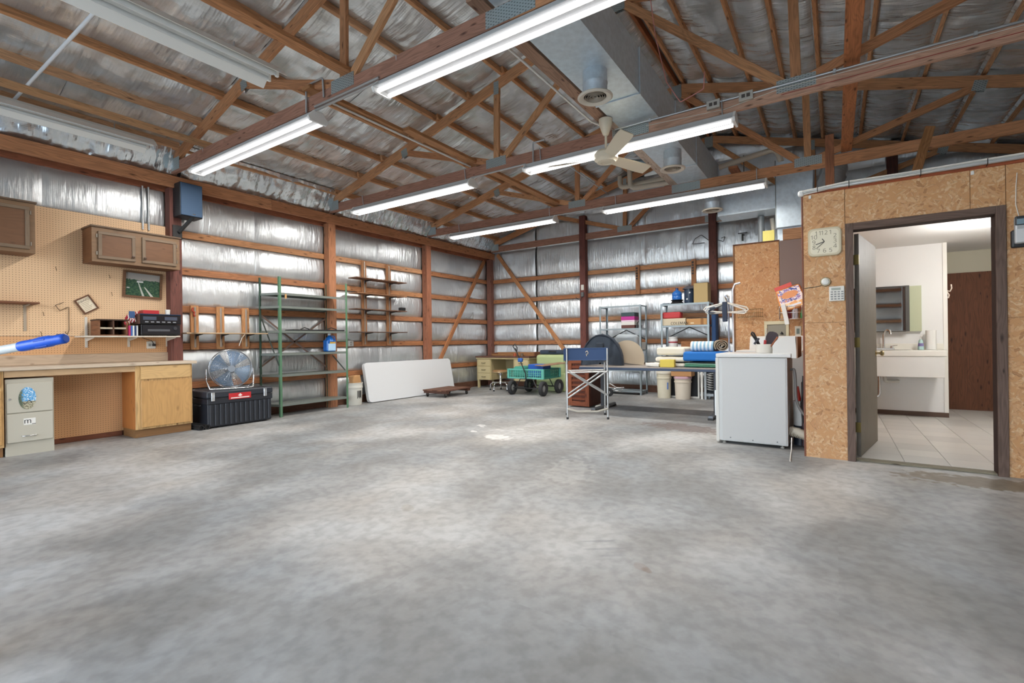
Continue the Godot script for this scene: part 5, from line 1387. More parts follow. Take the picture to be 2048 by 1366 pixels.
func build_corner() -> void:
	# steel desk
	var dk := thing("steel_desk", "tan steel pedestal desk with drawers against the end wall", "desk", Vector3(-6.48, 0, -9.62))
	var dm := P("b9aa80", 0.45, 0.15)
	put("top", b("6d4a3d").box(Vector3(-7.24, 0.725, -9.98), Vector3(-5.72, 0.755, -9.27), 0.004), M.wood, dk)
	put("top_edge", b().box(Vector3(-7.235, 0.69, -9.97), Vector3(-5.725, 0.725, -9.285), 0.003), dm, dk)
	for q in [[-7.22, -6.80], [-6.16, -5.74]]:
		put("pedestal", b().box(Vector3(q[0], 0.19, -9.95), Vector3(q[1], 0.69, -9.31), 0.004), dm, dk)
		for k in 3:
			var y1 := 0.68 - k * 0.165
			var dr := put("drawer", b().box(Vector3(q[0] + 0.05, y1 - 0.155, -9.312), Vector3(q[1] - 0.02, y1, -9.292), 0.004), P("c2b48a", 0.42, 0.15), dk)
			var m: float = (q[0] + q[1]) / 2
			put("pull", b().tube([Vector3(m - 0.055, y1 - 0.08, -9.29), Vector3(m - 0.045, y1 - 0.085, -9.268), Vector3(m + 0.045, y1 - 0.085, -9.268), Vector3(m + 0.055, y1 - 0.08, -9.29)], 0.007, 6), P("5f5744", 0.4, 0.5), dr)
	for x in [-7.19, -5.77]:
		for z in [-9.34, -9.92]:
			put("leg", b().box(Vector3(x - 0.025, 0, z - 0.025), Vector3(x + 0.025, 0.19, z + 0.025)), dm, dk)
	put("modesty_panel", b().box(Vector3(-6.80, 0.25, -9.95), Vector3(-6.16, 0.69, -9.93), 0.002), P("9b8e6a", 0.5), dk)
	var bx := thing("wooden_tray", "long shallow wooden tray lying across the steel desk", "tray", Vector3(-6.35, 0.755, -9.75))
	put("tray", b("a5764d").box(Vector3(-7.0, 0.756, -9.90), Vector3(-5.8, 0.84, -9.86)).box(Vector3(-7.0, 0.756, -9.64), Vector3(-5.8, 0.80, -9.62)).box(Vector3(-7.0, 0.756, -9.88), Vector3(-5.8, 0.766, -9.63)), M.wood, bx)
	put("end_board", b("8f6040").box(Vector3(-7.02, 0.756, -9.90), Vector3(-6.99, 0.83, -9.62)).box(Vector3(-5.81, 0.756, -9.90), Vector3(-5.78, 0.85, -9.62)), M.wood, bx)
	for q in [[-6.25, "a8512f", "small red-brown tin on the steel desk"], [-6.05, "6b5844", "small dark brown jar on the steel desk"]]:
		var o := put("small_tin", b().lathe([Vector2(0, 0.756), Vector2(0.035, 0.756), Vector2(0.035, 0.82), Vector2(0, 0.825)], 14, Transform3D(Basis(), Vector3(q[0], 0, -9.5))), P(q[1], 0.5)); tag(o, q[2], "tin")
	# stool
	var so := thing("work_stool", "round brown stool on a five-legged chrome base before the desk", "stool", Vector3(-6.30, 0, -8.98))
	var sx := Transform3D(Basis(), Vector3(-6.30, 0, -8.98))
	put("seat", b().lathe([Vector2(0, 0.40), Vector2(0.17, 0.40), Vector2(0.185, 0.415), Vector2(0.185, 0.44), Vector2(0.165, 0.462), Vector2(0, 0.47)], 28, sx), P("8a6a45", 0.4), so)
	put("seat_band", b().lathe([Vector2(0.186, 0.41), Vector2(0.189, 0.413), Vector2(0.189, 0.425), Vector2(0.186, 0.428)], 28, sx), P("b9a47c", 0.3, 0.6), so)
	put("column", b().lathe([Vector2(0.0, 0.40), Vector2(0.05, 0.40), Vector2(0.045, 0.36), Vector2(0.022, 0.34), Vector2(0.022, 0.22), Vector2(0.035, 0.20), Vector2(0.035, 0.15), Vector2(0, 0.15)], 18, sx), M.chrome, so)
	for k in 5:
		var a := TAU * k / 5 + 0.35
		var d := Vector3(cos(a), 0, sin(a))
		var lg := put("leg", b().tube([sx.origin + Vector3(0, 0.185, 0), sx.origin + d * 0.18 + Vector3(0, 0.18, 0), sx.origin + d * 0.24 + Vector3(0, 0.14, 0), sx.origin + d * 0.25 + Vector3(0, 0.03, 0)], 0.013, 8), M.chrome, so)
		put("foot", b().lathe([Vector2(0, 0), Vector2(0.02, 0), Vector2(0.018, 0.035), Vector2(0, 0.035)], 12, Transform3D(Basis(), sx.origin + d * 0.25)), M.black, lg)
	# garden cart
	var ct := thing("garden_cart", "teal plastic garden cart with slatted sides and black wheels", "cart", Vector3(-5.28, 0, -8.85))
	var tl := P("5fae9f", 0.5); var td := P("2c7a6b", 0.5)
	var x0 := -5.70; var x1 := -4.87; var z0 := -8.42; var z1 := -9.12
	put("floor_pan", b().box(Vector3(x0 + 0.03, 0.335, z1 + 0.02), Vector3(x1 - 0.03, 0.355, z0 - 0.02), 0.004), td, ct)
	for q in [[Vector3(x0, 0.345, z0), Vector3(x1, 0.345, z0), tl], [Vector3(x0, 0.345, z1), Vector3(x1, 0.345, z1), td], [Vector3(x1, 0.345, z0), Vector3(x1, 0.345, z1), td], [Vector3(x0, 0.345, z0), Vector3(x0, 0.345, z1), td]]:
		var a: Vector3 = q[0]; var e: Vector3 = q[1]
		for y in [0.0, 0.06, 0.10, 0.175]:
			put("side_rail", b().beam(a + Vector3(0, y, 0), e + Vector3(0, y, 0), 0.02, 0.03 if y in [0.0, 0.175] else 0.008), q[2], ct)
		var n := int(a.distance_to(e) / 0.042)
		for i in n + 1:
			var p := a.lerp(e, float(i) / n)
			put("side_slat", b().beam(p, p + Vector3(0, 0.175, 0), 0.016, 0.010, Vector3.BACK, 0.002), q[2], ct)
	for q in [[x0, z0], [x1, z0], [x0, z1], [x1, z1]]:
		put("corner_post", b().box(Vector3(q[0] - 0.022, 0.335, q[1] - 0.022), Vector3(q[0] + 0.022, 0.535, q[1] + 0.022), 0.005), tl, ct)
	for z in [-8.40, -9.06]:
		put("axle", b().tube([Vector3(-5.60, 0.145, z), Vector3(-4.86, 0.145, z)], 0.012, 8), M.black, ct)
		put("axle_brace", b().tube([Vector3(-5.5, 0.15, z), Vector3(-5.4, 0.33, z), Vector3(-5.1, 0.33, z), Vector3(-5.0, 0.15, z)], 0.010, 6), P("2f3133", 0.5), ct)
		for x in [-5.60, -4.86]:
			var wh := put("wheel", b().lathe([Vector2(0.08, -0.035), Vector2(0.125, -0.045), Vector2(0.145, -0.03), Vector2(0.148, 0.0), Vector2(0.145, 0.03), Vector2(0.125, 0.045), Vector2(0.08, 0.035), Vector2(0.08, -0.035)], 24, Transform3D(Basis(Vector3.BACK, PI / 2), Vector3(x, 0.148, z))), P("2c2d2f", 0.7), ct)
			put("hub", b().lathe([Vector2(0, -0.03), Vector2(0.03, -0.03), Vector2(0.08, -0.01), Vector2(0.08, 0.01), Vector2(0.03, 0.03), Vector2(0, 0.03)], 18, Transform3D(Basis(Vector3.BACK, PI / 2), Vector3(x, 0.148, z))), P("8a8d8c", 0.5), wh)
	put("pull_handle", b().tube([Vector3(-5.25, 0.20, -8.40), Vector3(-5.25, 0.45, -8.36), Vector3(-5.40, 0.80, -8.34), Vector3(-5.47, 0.96, -8.33)], 0.012, 8), M.black, ct)
	put("handle_grip", b().tube([Vector3(-5.45, 0.90, -8.34), Vector3(-5.52, 1.0, -8.32), Vector3(-5.47, 1.05, -8.32), Vector3(-5.42, 0.97, -8.33), Vector3(-5.44, 0.88, -8.34)], 0.011, 8), M.black, ct)
	put("blue_clamp", b().rbox(Vector3(-5.40, 0.68, -8.37), Vector3(-5.30, 0.76, -8.30), 0.02), P("2f5fa8", 0.4), ct)
	var bl := put("blue_case", b().rbox(Vector3(-5.35, 0.357, -8.95), Vector3(-4.98, 0.62, -8.62), 0.02), P("2659b0", 0.4)); tag(bl, "bright blue plastic case lying in the teal cart", "case")
	var gn := put("green_bag", b().rbox(Vector3(-5.66, 0.357, -8.95), Vector3(-5.38, 0.575, -8.52), 0.05), P("3c8f7c", 0.7)); tag(gn, "green bag stuffed into the teal cart's left half", "bag")
	var cb := put("cardboard_sheet", b("a58468").beam(Vector3(-5.0, 0.60, -8.48), Vector3(-4.70, 0.645, -9.0), 0.34, 0.012), M.wood); tag(cb, "flat brown board lying over the teal cart's corner", "board")
	# chair under a pale green cloth
	var gc := thing("covered_chair", "low chair covered with a pale green cloth behind the cart", "chair", Vector3(-5.25, 0, -9.55))
	var nb := noise(93, 3.0, 2)
	var cl := b()
	cl.rbox(Vector3(-5.58, 0.30, -9.85), Vector3(-4.87, 0.80, -9.32), 0.07, 3)
	cl.rbox(Vector3(-5.56, 0.0, -9.83), Vector3(-4.84, 0.40, -9.30), 0.03, 2)
	for i in cl.v.size():
		var p := cl.v[i]
		cl.v[i] = p + Vector3(1, 0, 1) * nb.get_noise_3d(p.x * 2.0, p.y * 0.5, p.z * 2.0) * 0.025
	put("cloth_cover", cl, P("a9b787", 0.95), gc)
	put("leg", b().box(Vector3(-5.5, 0, -9.78), Vector3(-5.46, 0.3, -9.74)).box(Vector3(-4.98, 0, -9.78), Vector3(-4.94, 0.3, -9.74)), M.black, gc)
	var bc := thing("dark_case", "flat dark blue carrying case on top of the green cloth", "case", Vector3(-5.2, 0.80, -9.55))
	put("shell", b().rbox(Vector3(-5.52, 0.802, -9.75), Vector3(-4.86, 0.90, -9.40), 0.03, 3), P("2a3748", 0.5), bc)
	put("handle", b().tube([Vector3(-5.28, 0.86, -9.40), Vector3(-5.25, 0.87, -9.365), Vector3(-5.13, 0.87, -9.365), Vector3(-5.10, 0.86, -9.40)], 0.012, 8), M.black, bc)


# ---------------------------------------------------------------- table, shelving by the end wall
func soft(lo: Vector3, hi: Vector3, r: float, amp: float, seed_: int) -> B:
	# a cushiony block: rounded and uneven
	var nn := noise(seed_, 2.4, 3)
	var sh := b()
	var f := func(p: Vector3) -> Vector3: return p + Vector3(nn.get_noise_3d(p.x * 1.6, p.y * 3.0, p.z * 1.6), nn.get_noise_3d(p.z * 1.6, p.x * 1.6, p.y * 3.0 + 7.0) * 0.8, nn.get_noise_3d(p.y * 3.0, p.z * 1.6, p.x * 1.6 + 13.0)) * amp
	sh.rbox(lo, hi, r, 3, f)
	return sh


func grey_shelving(called: String, label: String, x0: float, x1: float, z0: float, z1: float, h: float, shelves: Array) -> void:
	var t := thing(called, label, "shelving unit", Vector3((x0 + x1) / 2, 0, (z0 + z1) / 2))
	var gm := P("8d999e", 0.42, 0.5)
	for q in [[x0, z0, 1.0, -1.0], [x1, z0, -1.0, -1.0], [x0, z1, 1.0, 1.0], [x1, z1, -1.0, 1.0]]:
		var ps := b()
		angle_post(ps, Vector3(q[0], 0, q[1]), h, q[2], q[3])
		put("post", ps, gm, t)
	for y in shelves:
		put("shelf", b().box(Vector3(x0, y - 0.004, z1), Vector3(x1, y, z0), 0.0).box(Vector3(x0, y - 0.032, z0 - 0.003), Vector3(x1, y, z0 + 0.002), 0.0).box(Vector3(x1 - 0.002, y - 0.032, z1), Vector3(x1 + 0.002, y, z0), 0.0).box(Vector3(x0 - 0.002, y - 0.032, z1), Vector3(x0 + 0.002, y, z0), 0.0), gm, t)
	var ya: float = shelves[1] - 0.03; var m := (x0 + x1) / 2
	for q in [[x0 + 0.03, m], [x1 - 0.03, m]]:
		put("brace", b().beam(Vector3(q[0], ya - 0.20, z1 - 0.003), Vector3(q[1], ya, z1 - 0.003), 0.02, 0.004, Vector3.BACK, 0.0), P("2f3335", 0.5, 0.4), t)


func build_table_area() -> void:
	# long folding table
	var tb := thing("long_table", "long grey-topped table with a dark blue edge and T-shaped legs", "table", Vector3(-2.25, 0, -7.35))
	put("top", b().box(Vector3(-3.32, 0.688, -7.80), Vector3(-1.16, 0.706, -6.88), 0.003), P("8d857e", 0.5), tb)
	put("edge", b().box(Vector3(-3.325, 0.655, -7.805), Vector3(-1.155, 0.689, -6.872), 0.004), P("2b3d57", 0.5), tb)
	for x in [-3.12, -1.41]:
		var lg := put("leg", b().box(Vector3(x - 0.03, 0.05, -7.40), Vector3(x + 0.03, 0.656, -7.28), 0.006), P("3a3d42", 0.4, 0.5), tb)
		put("foot", b().box(Vector3(x - 0.03, 0.012, -7.78), Vector3(x + 0.03, 0.058, -6.92), 0.01), P("6f7377", 0.4, 0.5), lg)
		for z in [-6.95, -7.75]:
			put("glide", b().box(Vector3(x - 0.035, 0.0, z - 0.04), Vector3(x + 0.035, 0.03, z + 0.04), 0.006), M.black, lg)
	put("upright", b().box(Vector3(-1.375, 0.06, -7.06), Vector3(-1.335, 0.40, -7.02), 0.004), P("c7cac9", 0.35, 0.5), tb)
	# director's chair
	var dc := thing("directors_chair", "blue folding director's chair with an aluminium frame, seen from behind", "chair")
	var am := P("b9bcbc", 0.3, 0.85)
	var xl := -0.28; var xr := 0.28; var zf := -0.36; var zr := 0.0
	var back := b()
	var f := func(u: float, v: float) -> Vector3: return Vector3(lerpf(xl - 0.045, xr + 0.02, u), 0.825 + 0.165 * v, zr - 0.02 - 0.05 * sin(PI * u) * (0.4 + 0.6 * v))
	back.sheet(f, 16, 4, Vector3.BACK)
	var f2 := func(u: float, v: float) -> Vector3: return f.call(u, v) + Vector3(0, 0, -0.006)
	back.sheet(f2, 16, 4, Vector3.FORWARD)
	put("back_cloth", back, P("2d4468", 0.85), dc)
	for v: float in [0.0, 1.0]:
		put("hem", b().tube([f.call(0.0, v), f.call(0.25, v), f.call(0.5, v), f.call(0.75, v), f.call(1.0, v)], 0.006, 6), P("3a5278", 0.85), dc)
	put("emblem", b().tube([Vector3(-0.015, 0.935, -0.045), Vector3(0.005, 0.955, -0.045), Vector3(0.020, 0.93, -0.045), Vector3(0.015, 0.905, -0.045), Vector3(-0.005, 0.915, -0.045), Vector3(0.000, 0.88, -0.045)], 0.005, 6), P("d8cdb6", 0.7), dc)
	for x: float in [xl, xr]:
		put("back_post", b().tube([Vector3(x, 0.79, zr), Vector3(x, 0.99, zr)], 0.012, 8), am, dc)
		put("rear_leg", b().tube([Vector3(x, 0.0, zr + 0.02), Vector3(x, 0.76, zr), Vector3(x, 0.795, zr - 0.03), Vector3(x, 0.80, zf + 0.03), Vector3(x, 0.77, zf), Vector3(x, 0.0, zf - 0.02)], 0.0125, 10), am, dc)
		put("arm_pad", b().rbox(Vector3(x - 0.022, 0.806, zf), Vector3(x + 0.022, 0.826, zr), 0.008), P("30302f", 0.6), dc)
		put("side_rail", b().tube([Vector3(x, 0.14, zr + 0.015), Vector3(x, 0.14, zf - 0.015)], 0.010, 8), am, dc)
		for z in [zr + 0.02, zf - 0.02]:
			put("rubber_foot", b().lathe([Vector2(0, 0), Vector2(0.017, 0), Vector2(0.016, 0.03), Vector2(0, 0.03)], 12, Transform3D(Basis(), Vector3(x, 0, z))), M.black, dc)
	for z: float in [zr + 0.03, zf - 0.03]:
		put("cross_brace", b().tube([Vector3(xl + 0.01, 0.30, z), Vector3(xr - 0.02, 0.66, z)], 0.012, 8), am, dc)
		put("cross_brace", b().tube([Vector3(xr - 0.01, 0.34, z + 0.02), Vector3(xl + 0.03, 0.66, z + 0.02)], 0.012, 8), am, dc)
		put("seat_rail", b().tube([Vector3(xl, 0.655, z), Vector3(xr, 0.665, z)], 0.011, 8), P("cfd0cd", 0.35, 0.7), dc)
	put("lower_strap", b().tube([Vector3(xl, 0.145, zr + 0.03), Vector3(-0.14, 0.11, zr + 0.03), Vector3(0.14, 0.11, zr + 0.03), Vector3(xr, 0.15, zr + 0.03)], 0.014, 8), P("a9a69c", 0.7), dc)
	dc.position = Vector3(-2.90, 0, -6.245)
	dc.rotation.y = 0.50
	# wooden cabinet under the table end
	var rc := thing("wooden_chest", "red-brown panelled cabinet under the long table's left end", "cabinet", Vector3(-3.5, 0, -7.2))
	var xa := -3.73; var xb := -3.35
	put("body", b("6a3524").box(Vector3(xa, 0.02, -7.75), Vector3(xb, 0.81, -7.30)), M.wood, rc)
	put("stile", b("8a4a2e").box(Vector3(xa, 0.02, -7.30), Vector3(xa + 0.07, 0.81, -7.275)).box(Vector3(xb - 0.07, 0.02, -7.30), Vector3(xb, 0.81, -7.275)).box(Vector3(xa + 0.07, 0.02, -7.30), Vector3(xb - 0.07, 0.10, -7.275)).box(Vector3(xa + 0.07, 0.72, -7.30), Vector3(xb - 0.07, 0.81, -7.275)), M.wood, rc)
	for i in 8:
		put("louver", b("7d4128").beam(Vector3(xa + 0.07, 0.14 + i * 0.075, -7.287), Vector3(xb - 0.07, 0.14 + i * 0.075, -7.287), 0.05, 0.008, Vector3(0, 1, 0.9)), M.wood, rc)
	put("side_panel", b("5c2d20").box(Vector3(xb, 0.05, -7.72), Vector3(xb + 0.008, 0.78, -7.33)), M.wood, rc)
	var wp := put("white_rag", soft(Vector3(-3.28, 0.0, -7.5), Vector3(-3.08, 0.04, -7.35), 0.015, 0.02, 5), P("cfcdc6", 0.9)); tag(wp, "crumpled white rag on the floor by the panelled cabinet", "rag")
	# half-round cover and beige cushion on the table
	var cv := thing("dark_cover", "dark grey half-round fabric cover standing on the table behind the chair", "cover", Vector3(-3.02, 0.706, -7.3))
	var nn := noise(95, 3.0, 2)
	var dome := []
	for i in 25:
		var a := PI * i / 24.0
		dome.append(Vector2(0.32 * cos(a) * (1.0 - 0.10 * sin(a)), 0.47 * pow(sin(a), 0.75)))
	var dx := Transform3D(Basis(Vector3.UP, 0.15), Vector3(-3.04, 0.708, -7.05))
	var cs := b()
	var edge := func(u: float) -> Vector3:
		var a := PI * u
		return Vector3(0.32 * cos(a) * (1.0 - 0.10 * sin(a)), 0.47 * pow(maxf(sin(a), 0.0), 0.75), 0.0)
	var front := func(u: float, v: float) -> Vector3:
		var p: Vector3 = edge.call(u) * v + Vector3(0, 0.02 * (1.0 - v), 0)
		return dx * (p + Vector3(0, 0, 0.035 * (1.0 - v * v) - 0.03 * v * v + nn.get_noise_3d(p.x * 2.5, p.y * 1.2, 3.0) * 0.035))
	cs.sheet(front, 30, 10, Vector3.BACK)
	var band := func(u: float, v: float) -> Vector3:
		var p: Vector3 = edge.call(u)
		return dx * (p * (1.0 + 0.04 * sin(v * PI) + nn.get_noise_3d(u * 6.0, v * 1.5, 8.0) * 0.05) + Vector3(0, 0, -0.03 - 0.16 * v))
	cs.sheet(band, 30, 6, Vector3.UP)
	put("cover", cs, P("2c3642", 0.8), cv)
	put("rim_seam", b().tube(dome_path(dome, Transform3D(Basis(Vector3.UP, 0.15), Vector3(-3.04, 0.712, -7.075))), 0.012, 8), P("232c38", 0.8), cv)
	put("pocket", b().rbox(Vector3(-3.10, 0.92, -7.04), Vector3(-2.98, 1.06, -7.005), 0.015), P("252e39", 0.8), cv)
	var cu := []
	for i in 25:
		var a := PI * i / 24.0
		cu.append(Vector2(0.27 * cos(a), 0.36 * pow(sin(a), 0.8)))
	var bc := put("beige_cushion", b().prism(cu, 0.13, Transform3D(Basis(Vector3.UP, 0.35) * Basis(Vector3.BACK, -0.12), Vector3(-2.79, 0.735, -7.49))), P("b6a893", 0.9)); tag(bc, "beige half-round cushion leaning behind the dark fabric cover", "cushion")
	var bp := put("patterned_bag", soft(Vector3(-3.05, 0.712, -7.80), Vector3(-2.66, 1.19, -7.66), 0.06, 0.03, 8), P("8f979c", 0.9)); tag(bp, "grey patterned bag peeking over the beige cushion", "bag")
	# linens
	for q in [[0.708, 0.765, -2.22, "lowest cream folded blanket of the stack on the table", "d2cebf"], [0.785, 0.852, -2.18, "middle cream folded blanket of the stack on the table", "dad6c8"], [0.872, 0.985, -2.16, "topmost cream folded blanket, thick and pale", "d5d0c0"]]:
		var o := put("folded_blanket", soft(Vector3(q[2], q[0], -7.45), Vector3(-1.76, q[1], -7.02), 0.032, 0.015, int(q[0] * 100)), P(q[4], 0.95)); tag(o, q[3], "blanket", "cream blankets stacked on the table")
	var bm := [["green_tarp", "dark green folded tarp, lowest on the table's right side", -1.76, 0.710, -1.17, 0.738, "2f5f4e"], ["folded_bag", "black folded nylon bag under the blue pad", -1.72, 0.752, -1.17, 0.778, "1f2b2c"], ["blue_pad", "bright blue folded pad between the tarps and the rolled towels", -1.78, 0.795, -1.17, 0.925, "1d68b4"]]
	for q in bm:
		var o := put(q[0], soft(Vector3(q[2], q[3], -7.45), Vector3(q[4], q[5], -6.98), 0.035, 0.012, int(absf(q[3]) * 77)), P(q[6], 0.85)); tag(o, q[1], "folded cloth")
	for i in 2:
		var o := put("tarp_fold", b().tube([Vector3(-1.75, 0.735 + i * 0.022, -6.985), Vector3(-1.5, 0.73 + i * 0.022, -6.975), Vector3(-1.18, 0.728 + i * 0.02, -6.985)], 0.010, 8), P(["4f8a6f", "6d9a86"][i], 0.85)); tag(o, ["lower pale green hem of the folded tarp", "upper pale green hem of the folded tarp"][i], "tarp hem")
	# striped towel roll
	var st := thing("striped_towel", "white towel roll with light blue stripes on the blue pad", "towel", Vector3(-1.55, 0.93, -7.15))
	for i in 12:
		var u := -1.70 + i * 0.025
		put("stripe", b().lathe([Vector2(0, u), Vector2(0.068, u), Vector2(0.070, u + 0.006), Vector2(0.070, u + 0.019), Vector2(0.068, u + 0.025), Vector2(0, u + 0.025)], 18, Transform3D(Basis(Vector3(0, 1, 0), Vector3(1, 0, 0), Vector3(0, 0, -1)), Vector3(0, 0.998, -7.15))), P("dfe3e2" if i % 2 == 0 else "8fb4c9", 0.95), st)
	# rolled towel with its spiral end towards the viewer
	var rt := thing("rolled_towel", "beige towel rolled up, its spiral end facing out", "towel", Vector3(-1.33, 0.93, -7.2))
	var sp := []
	var spi := []
	for i in 61:
		var a := i / 60.0 * TAU * 2.6
		var r := 0.016 + 0.060 * i / 60.0
		sp.append(Vector2(r * cos(a) * 1.12, r * sin(a)))
		spi.append(Vector2((r + 0.013) * cos(a) * 1.12, (r + 0.013) * sin(a)))
	spi.reverse()
	put("roll", b().prism(sp + spi, 0.36, Transform3D(Basis(Vector3.UP, 0.25), Vector3(-1.36, 1.006, -7.36))), P("8f8270", 0.95), rt)
	put("core", b().lathe([Vector2(0, 0), Vector2(0.014, 0), Vector2(0.014, 0.36), Vector2(0, 0.36)], 12, Transform3D(Basis(Vector3.UP, 0.25) * Basis(Vector3.RIGHT, PI / 2), Vector3(-1.36, 1.006, -7.36))), P("8f8270", 0.95), rt)
	var yb := put("yellow_box", b().rbox(Vector3(-2.08, 0.707, -6.99), Vector3(-1.88, 0.815, -6.91), 0.006), P("c9b54a", 0.6)); tag(yb, "small yellow carton at the table's edge before the blankets", "carton")
	var wr := put("white_rag", soft(Vector3(-2.28, 0.707, -7.05), Vector3(-2.10, 0.765, -6.92), 0.02, 0.03, 12), P("d8d6cf", 0.9)); tag(wr, "crumpled white rag on the table beside the yellow carton", "rag")
	# shelving units
	grey_shelving("metal_shelving", "grey steel shelving unit holding binders, left of the water jug's", -4.08, -3.20, -9.42, -9.80, 1.80, [1.795, 1.335, 0.90, 0.50, 0.08])
	grey_shelving("metal_shelving", "grey steel shelving unit with a blue water jug on top", -2.81, -1.92, -9.42, -9.80, 1.785, [1.78, 1.365, 0.92, 0.50, 0.08])
	var stack := [["dark_box", "slanting dark green box on top of the binder pile", 1.575, 1.655, "2f4448"], ["magenta_binder", "magenta box in the pile on the left shelving", 1.50, 1.575, "b02a86"], ["pink_binder", "pale pink binder below the magenta box", 1.465, 1.50, "d9c3d2"], ["white_binder", "white box in the middle of the binder pile", 1.40, 1.465, "d2d2cd"], ["brown_binder", "dark brown box at the bottom of the binder pile", 1.336, 1.40, "5a302b"]]
	for q in stack:
		var o := put(q[0], b().rbox(Vector3(-3.62, q[2], -9.70), Vector3(-3.34, q[3], -9.45), 0.006), P(q[4], 0.6)); tag(o, q[1], "box", "boxes piled on the left shelving")
	var hp := thing("headphones", "dark headphones standing at the shelving's right end", "headphones", Vector3(-3.26, 1.336, -9.5))
	put("band", b().tube([Vector3(-3.30, 1.37, -9.5), Vector3(-3.30, 1.44, -9.5), Vector3(-3.265, 1.475, -9.5), Vector3(-3.23, 1.44, -9.5), Vector3(-3.23, 1.37, -9.5)], 0.009, 8), M.black, hp)
	put("ear_cup", b().rbox(Vector3(-3.32, 1.336, -9.53), Vector3(-3.285, 1.40, -9.47), 0.012).rbox(Vector3(-3.245, 1.336, -9.53), Vector3(-3.21, 1.40, -9.47), 0.012), P("3a3d41", 0.5), hp)
	var lo := [["paper_stack", "white stack of papers on the left shelving's middle shelf", -3.55, -3.25, 0.903, 0.99, "d6d6d0"], ["blue_tissue_box", "small blue and white box on the left shelving's papers", -3.48, -3.30, 0.99, 1.03, "7fa6c4"], ["white_carton", "white carton at the left shelving's middle right", -3.24, -3.205, 0.903, 1.05, "d4d5d1"], ["grey_tool_box", "grey patterned box on the left shelving behind the cushion", -3.98, -3.62, 0.903, 1.15, "7d858c"], ["dark_crate", "dark grey crate low in the left shelving", -3.95, -3.35, 0.503, 0.80, "34393c"]]
	for q in lo:
		var o := put(q[0], b().rbox(Vector3(q[2], q[4], -9.72), Vector3(q[3], q[5], -9.46), 0.008), P(q[6], 0.6)); tag(o, q[1], "box")
	# on the second unit
	var wj := thing("water_jug", "clear blue water jug on a black stand atop the shelving", "water jug", Vector3(-2.54, 1.78, -9.6))
	var wx := Transform3D(Basis(), Vector3(-2.54, 0, -9.6))
	put("stand", b().lathe([Vector2(0, 1.782), Vector2(0.13, 1.782), Vector2(0.12, 1.80), Vector2(0.09, 1.83), Vector2(0.12, 1.855), Vector2(0.11, 1.862), Vector2(0, 1.862)], 20, wx), M.black, wj)
	put("bottle", b().lathe([Vector2(0, 1.863), Vector2(0.085, 1.863), Vector2(0.092, 1.88), Vector2(0.092, 1.93), Vector2(0.085, 1.94), Vector2(0.092, 1.95), Vector2(0.092, 1.99), Vector2(0.06, 2.03), Vector2(0.025, 2.05), Vector2(0.025, 2.08), Vector2(0, 2.08)], 24, wx), P("2f6fc0", 0.15), wj)
	put("cap", b().lathe([Vector2(0.029, 2.06), Vector2(0.029, 2.09), Vector2(0, 2.092)], 16, wx), P("28406b", 0.4), wj)
	var sr := put("side_tray", b().rbox(Vector3(-2.78, 1.781, -9.70), Vector3(-2.66, 1.80, -9.44), 0.006), P("5a6a78", 0.5)); tag(sr, "small grey tray at the left of the water jug", "tray")
	var lt := thing("bird_feeder", "dark blue cylindrical lantern feeder with a domed lid on the shelving", "feeder", Vector3(-2.31, 1.78, -9.6))
	var lx := Transform3D(Basis(), Vector3(-2.31, 0, -9.6))
	put("cylinder", b().lathe([Vector2(0, 1.782), Vector2(0.088, 1.782), Vector2(0.092, 1.795), Vector2(0.092, 2.06), Vector2(0, 2.06)], 22, lx), P("27384d", 0.35), lt)
	put("lid", b().lathe([Vector2(0.125, 2.055), Vector2(0.12, 2.07), Vector2(0.07, 2.105), Vector2(0.012, 2.125), Vector2(0.012, 2.145), Vector2(0, 2.147)], 22, lx), P("5b5a62", 0.4), lt)
	for y in [1.86, 1.98]:
		put("port", b().lathe([Vector2(0, 0), Vector2(0.016, 0), Vector2(0.014, 0.008), Vector2(0, 0.008)], 12, Transform3D(Basis(Vector3.RIGHT, PI / 2), Vector3(-2.33 + (0.05 if y > 1.9 else 0.0), y, -9.511))), P("b9bcbd", 0.4, 0.6), lt)
	var tb2 := thing("tan_carton", "tall tan carton beside the lantern feeder on the shelving", "carton", Vector3(-2.07, 1.78, -9.6))
	put("body", b().box(Vector3(-2.20, 1.781, -9.74), Vector3(-1.95, 2.14, -9.47), 0.004), P("b09a6c", 0.8), tb2)
	put("flap", b().beam(Vector3(-2.19, 2.15, -9.60), Vector3(-1.96, 2.155, -9.60), 0.12, 0.004), P("a08a5c", 0.8), tb2)
	var rdb := put("red_toolbag", soft(Vector3(-2.79, 1.50, -9.70), Vector3(-2.45, 1.625, -9.46), 0.03, 0.012, 21), P("b8383b", 0.6)); tag(rdb, "red flattened box on top of the long lettered carton", "box")
	var crt := thing("long_carton", "long white carton with black capital lettering on the right shelving", "carton", Vector3(-2.58, 1.366, -9.58))
	put("body", b().box(Vector3(-2.80, 1.367, -9.72), Vector3(-2.35, 1.50, -9.45), 0.004), P("c9bda4", 0.8), crt)
	words(crt, "lettering", "COLEMAN", 0.052, Transform3D(Basis(), Vector3(-2.46, 1.405, -9.4485)), P("1f1d1b", 0.7), 0.002)
	var cb2 := thing("small_carton", "small brown carton right of the long lettered carton", "carton", Vector3(-2.16, 1.366, -9.58))
	put("body", b().box(Vector3(-2.335, 1.367, -9.70), Vector3(-1.97, 1.485, -9.46), 0.004), P("b98d5c", 0.85), cb2)
	put("tape", b().box(Vector3(-2.08, 1.37, -9.461), Vector3(-2.03, 1.486, -9.457), 0.001), P("8f6439", 0.7), cb2)
	put("print", b().box(Vector3(-2.26, 1.39, -9.461), Vector3(-2.20, 1.415, -9.458), 0.001), P("d9c8a4", 0.8), cb2)
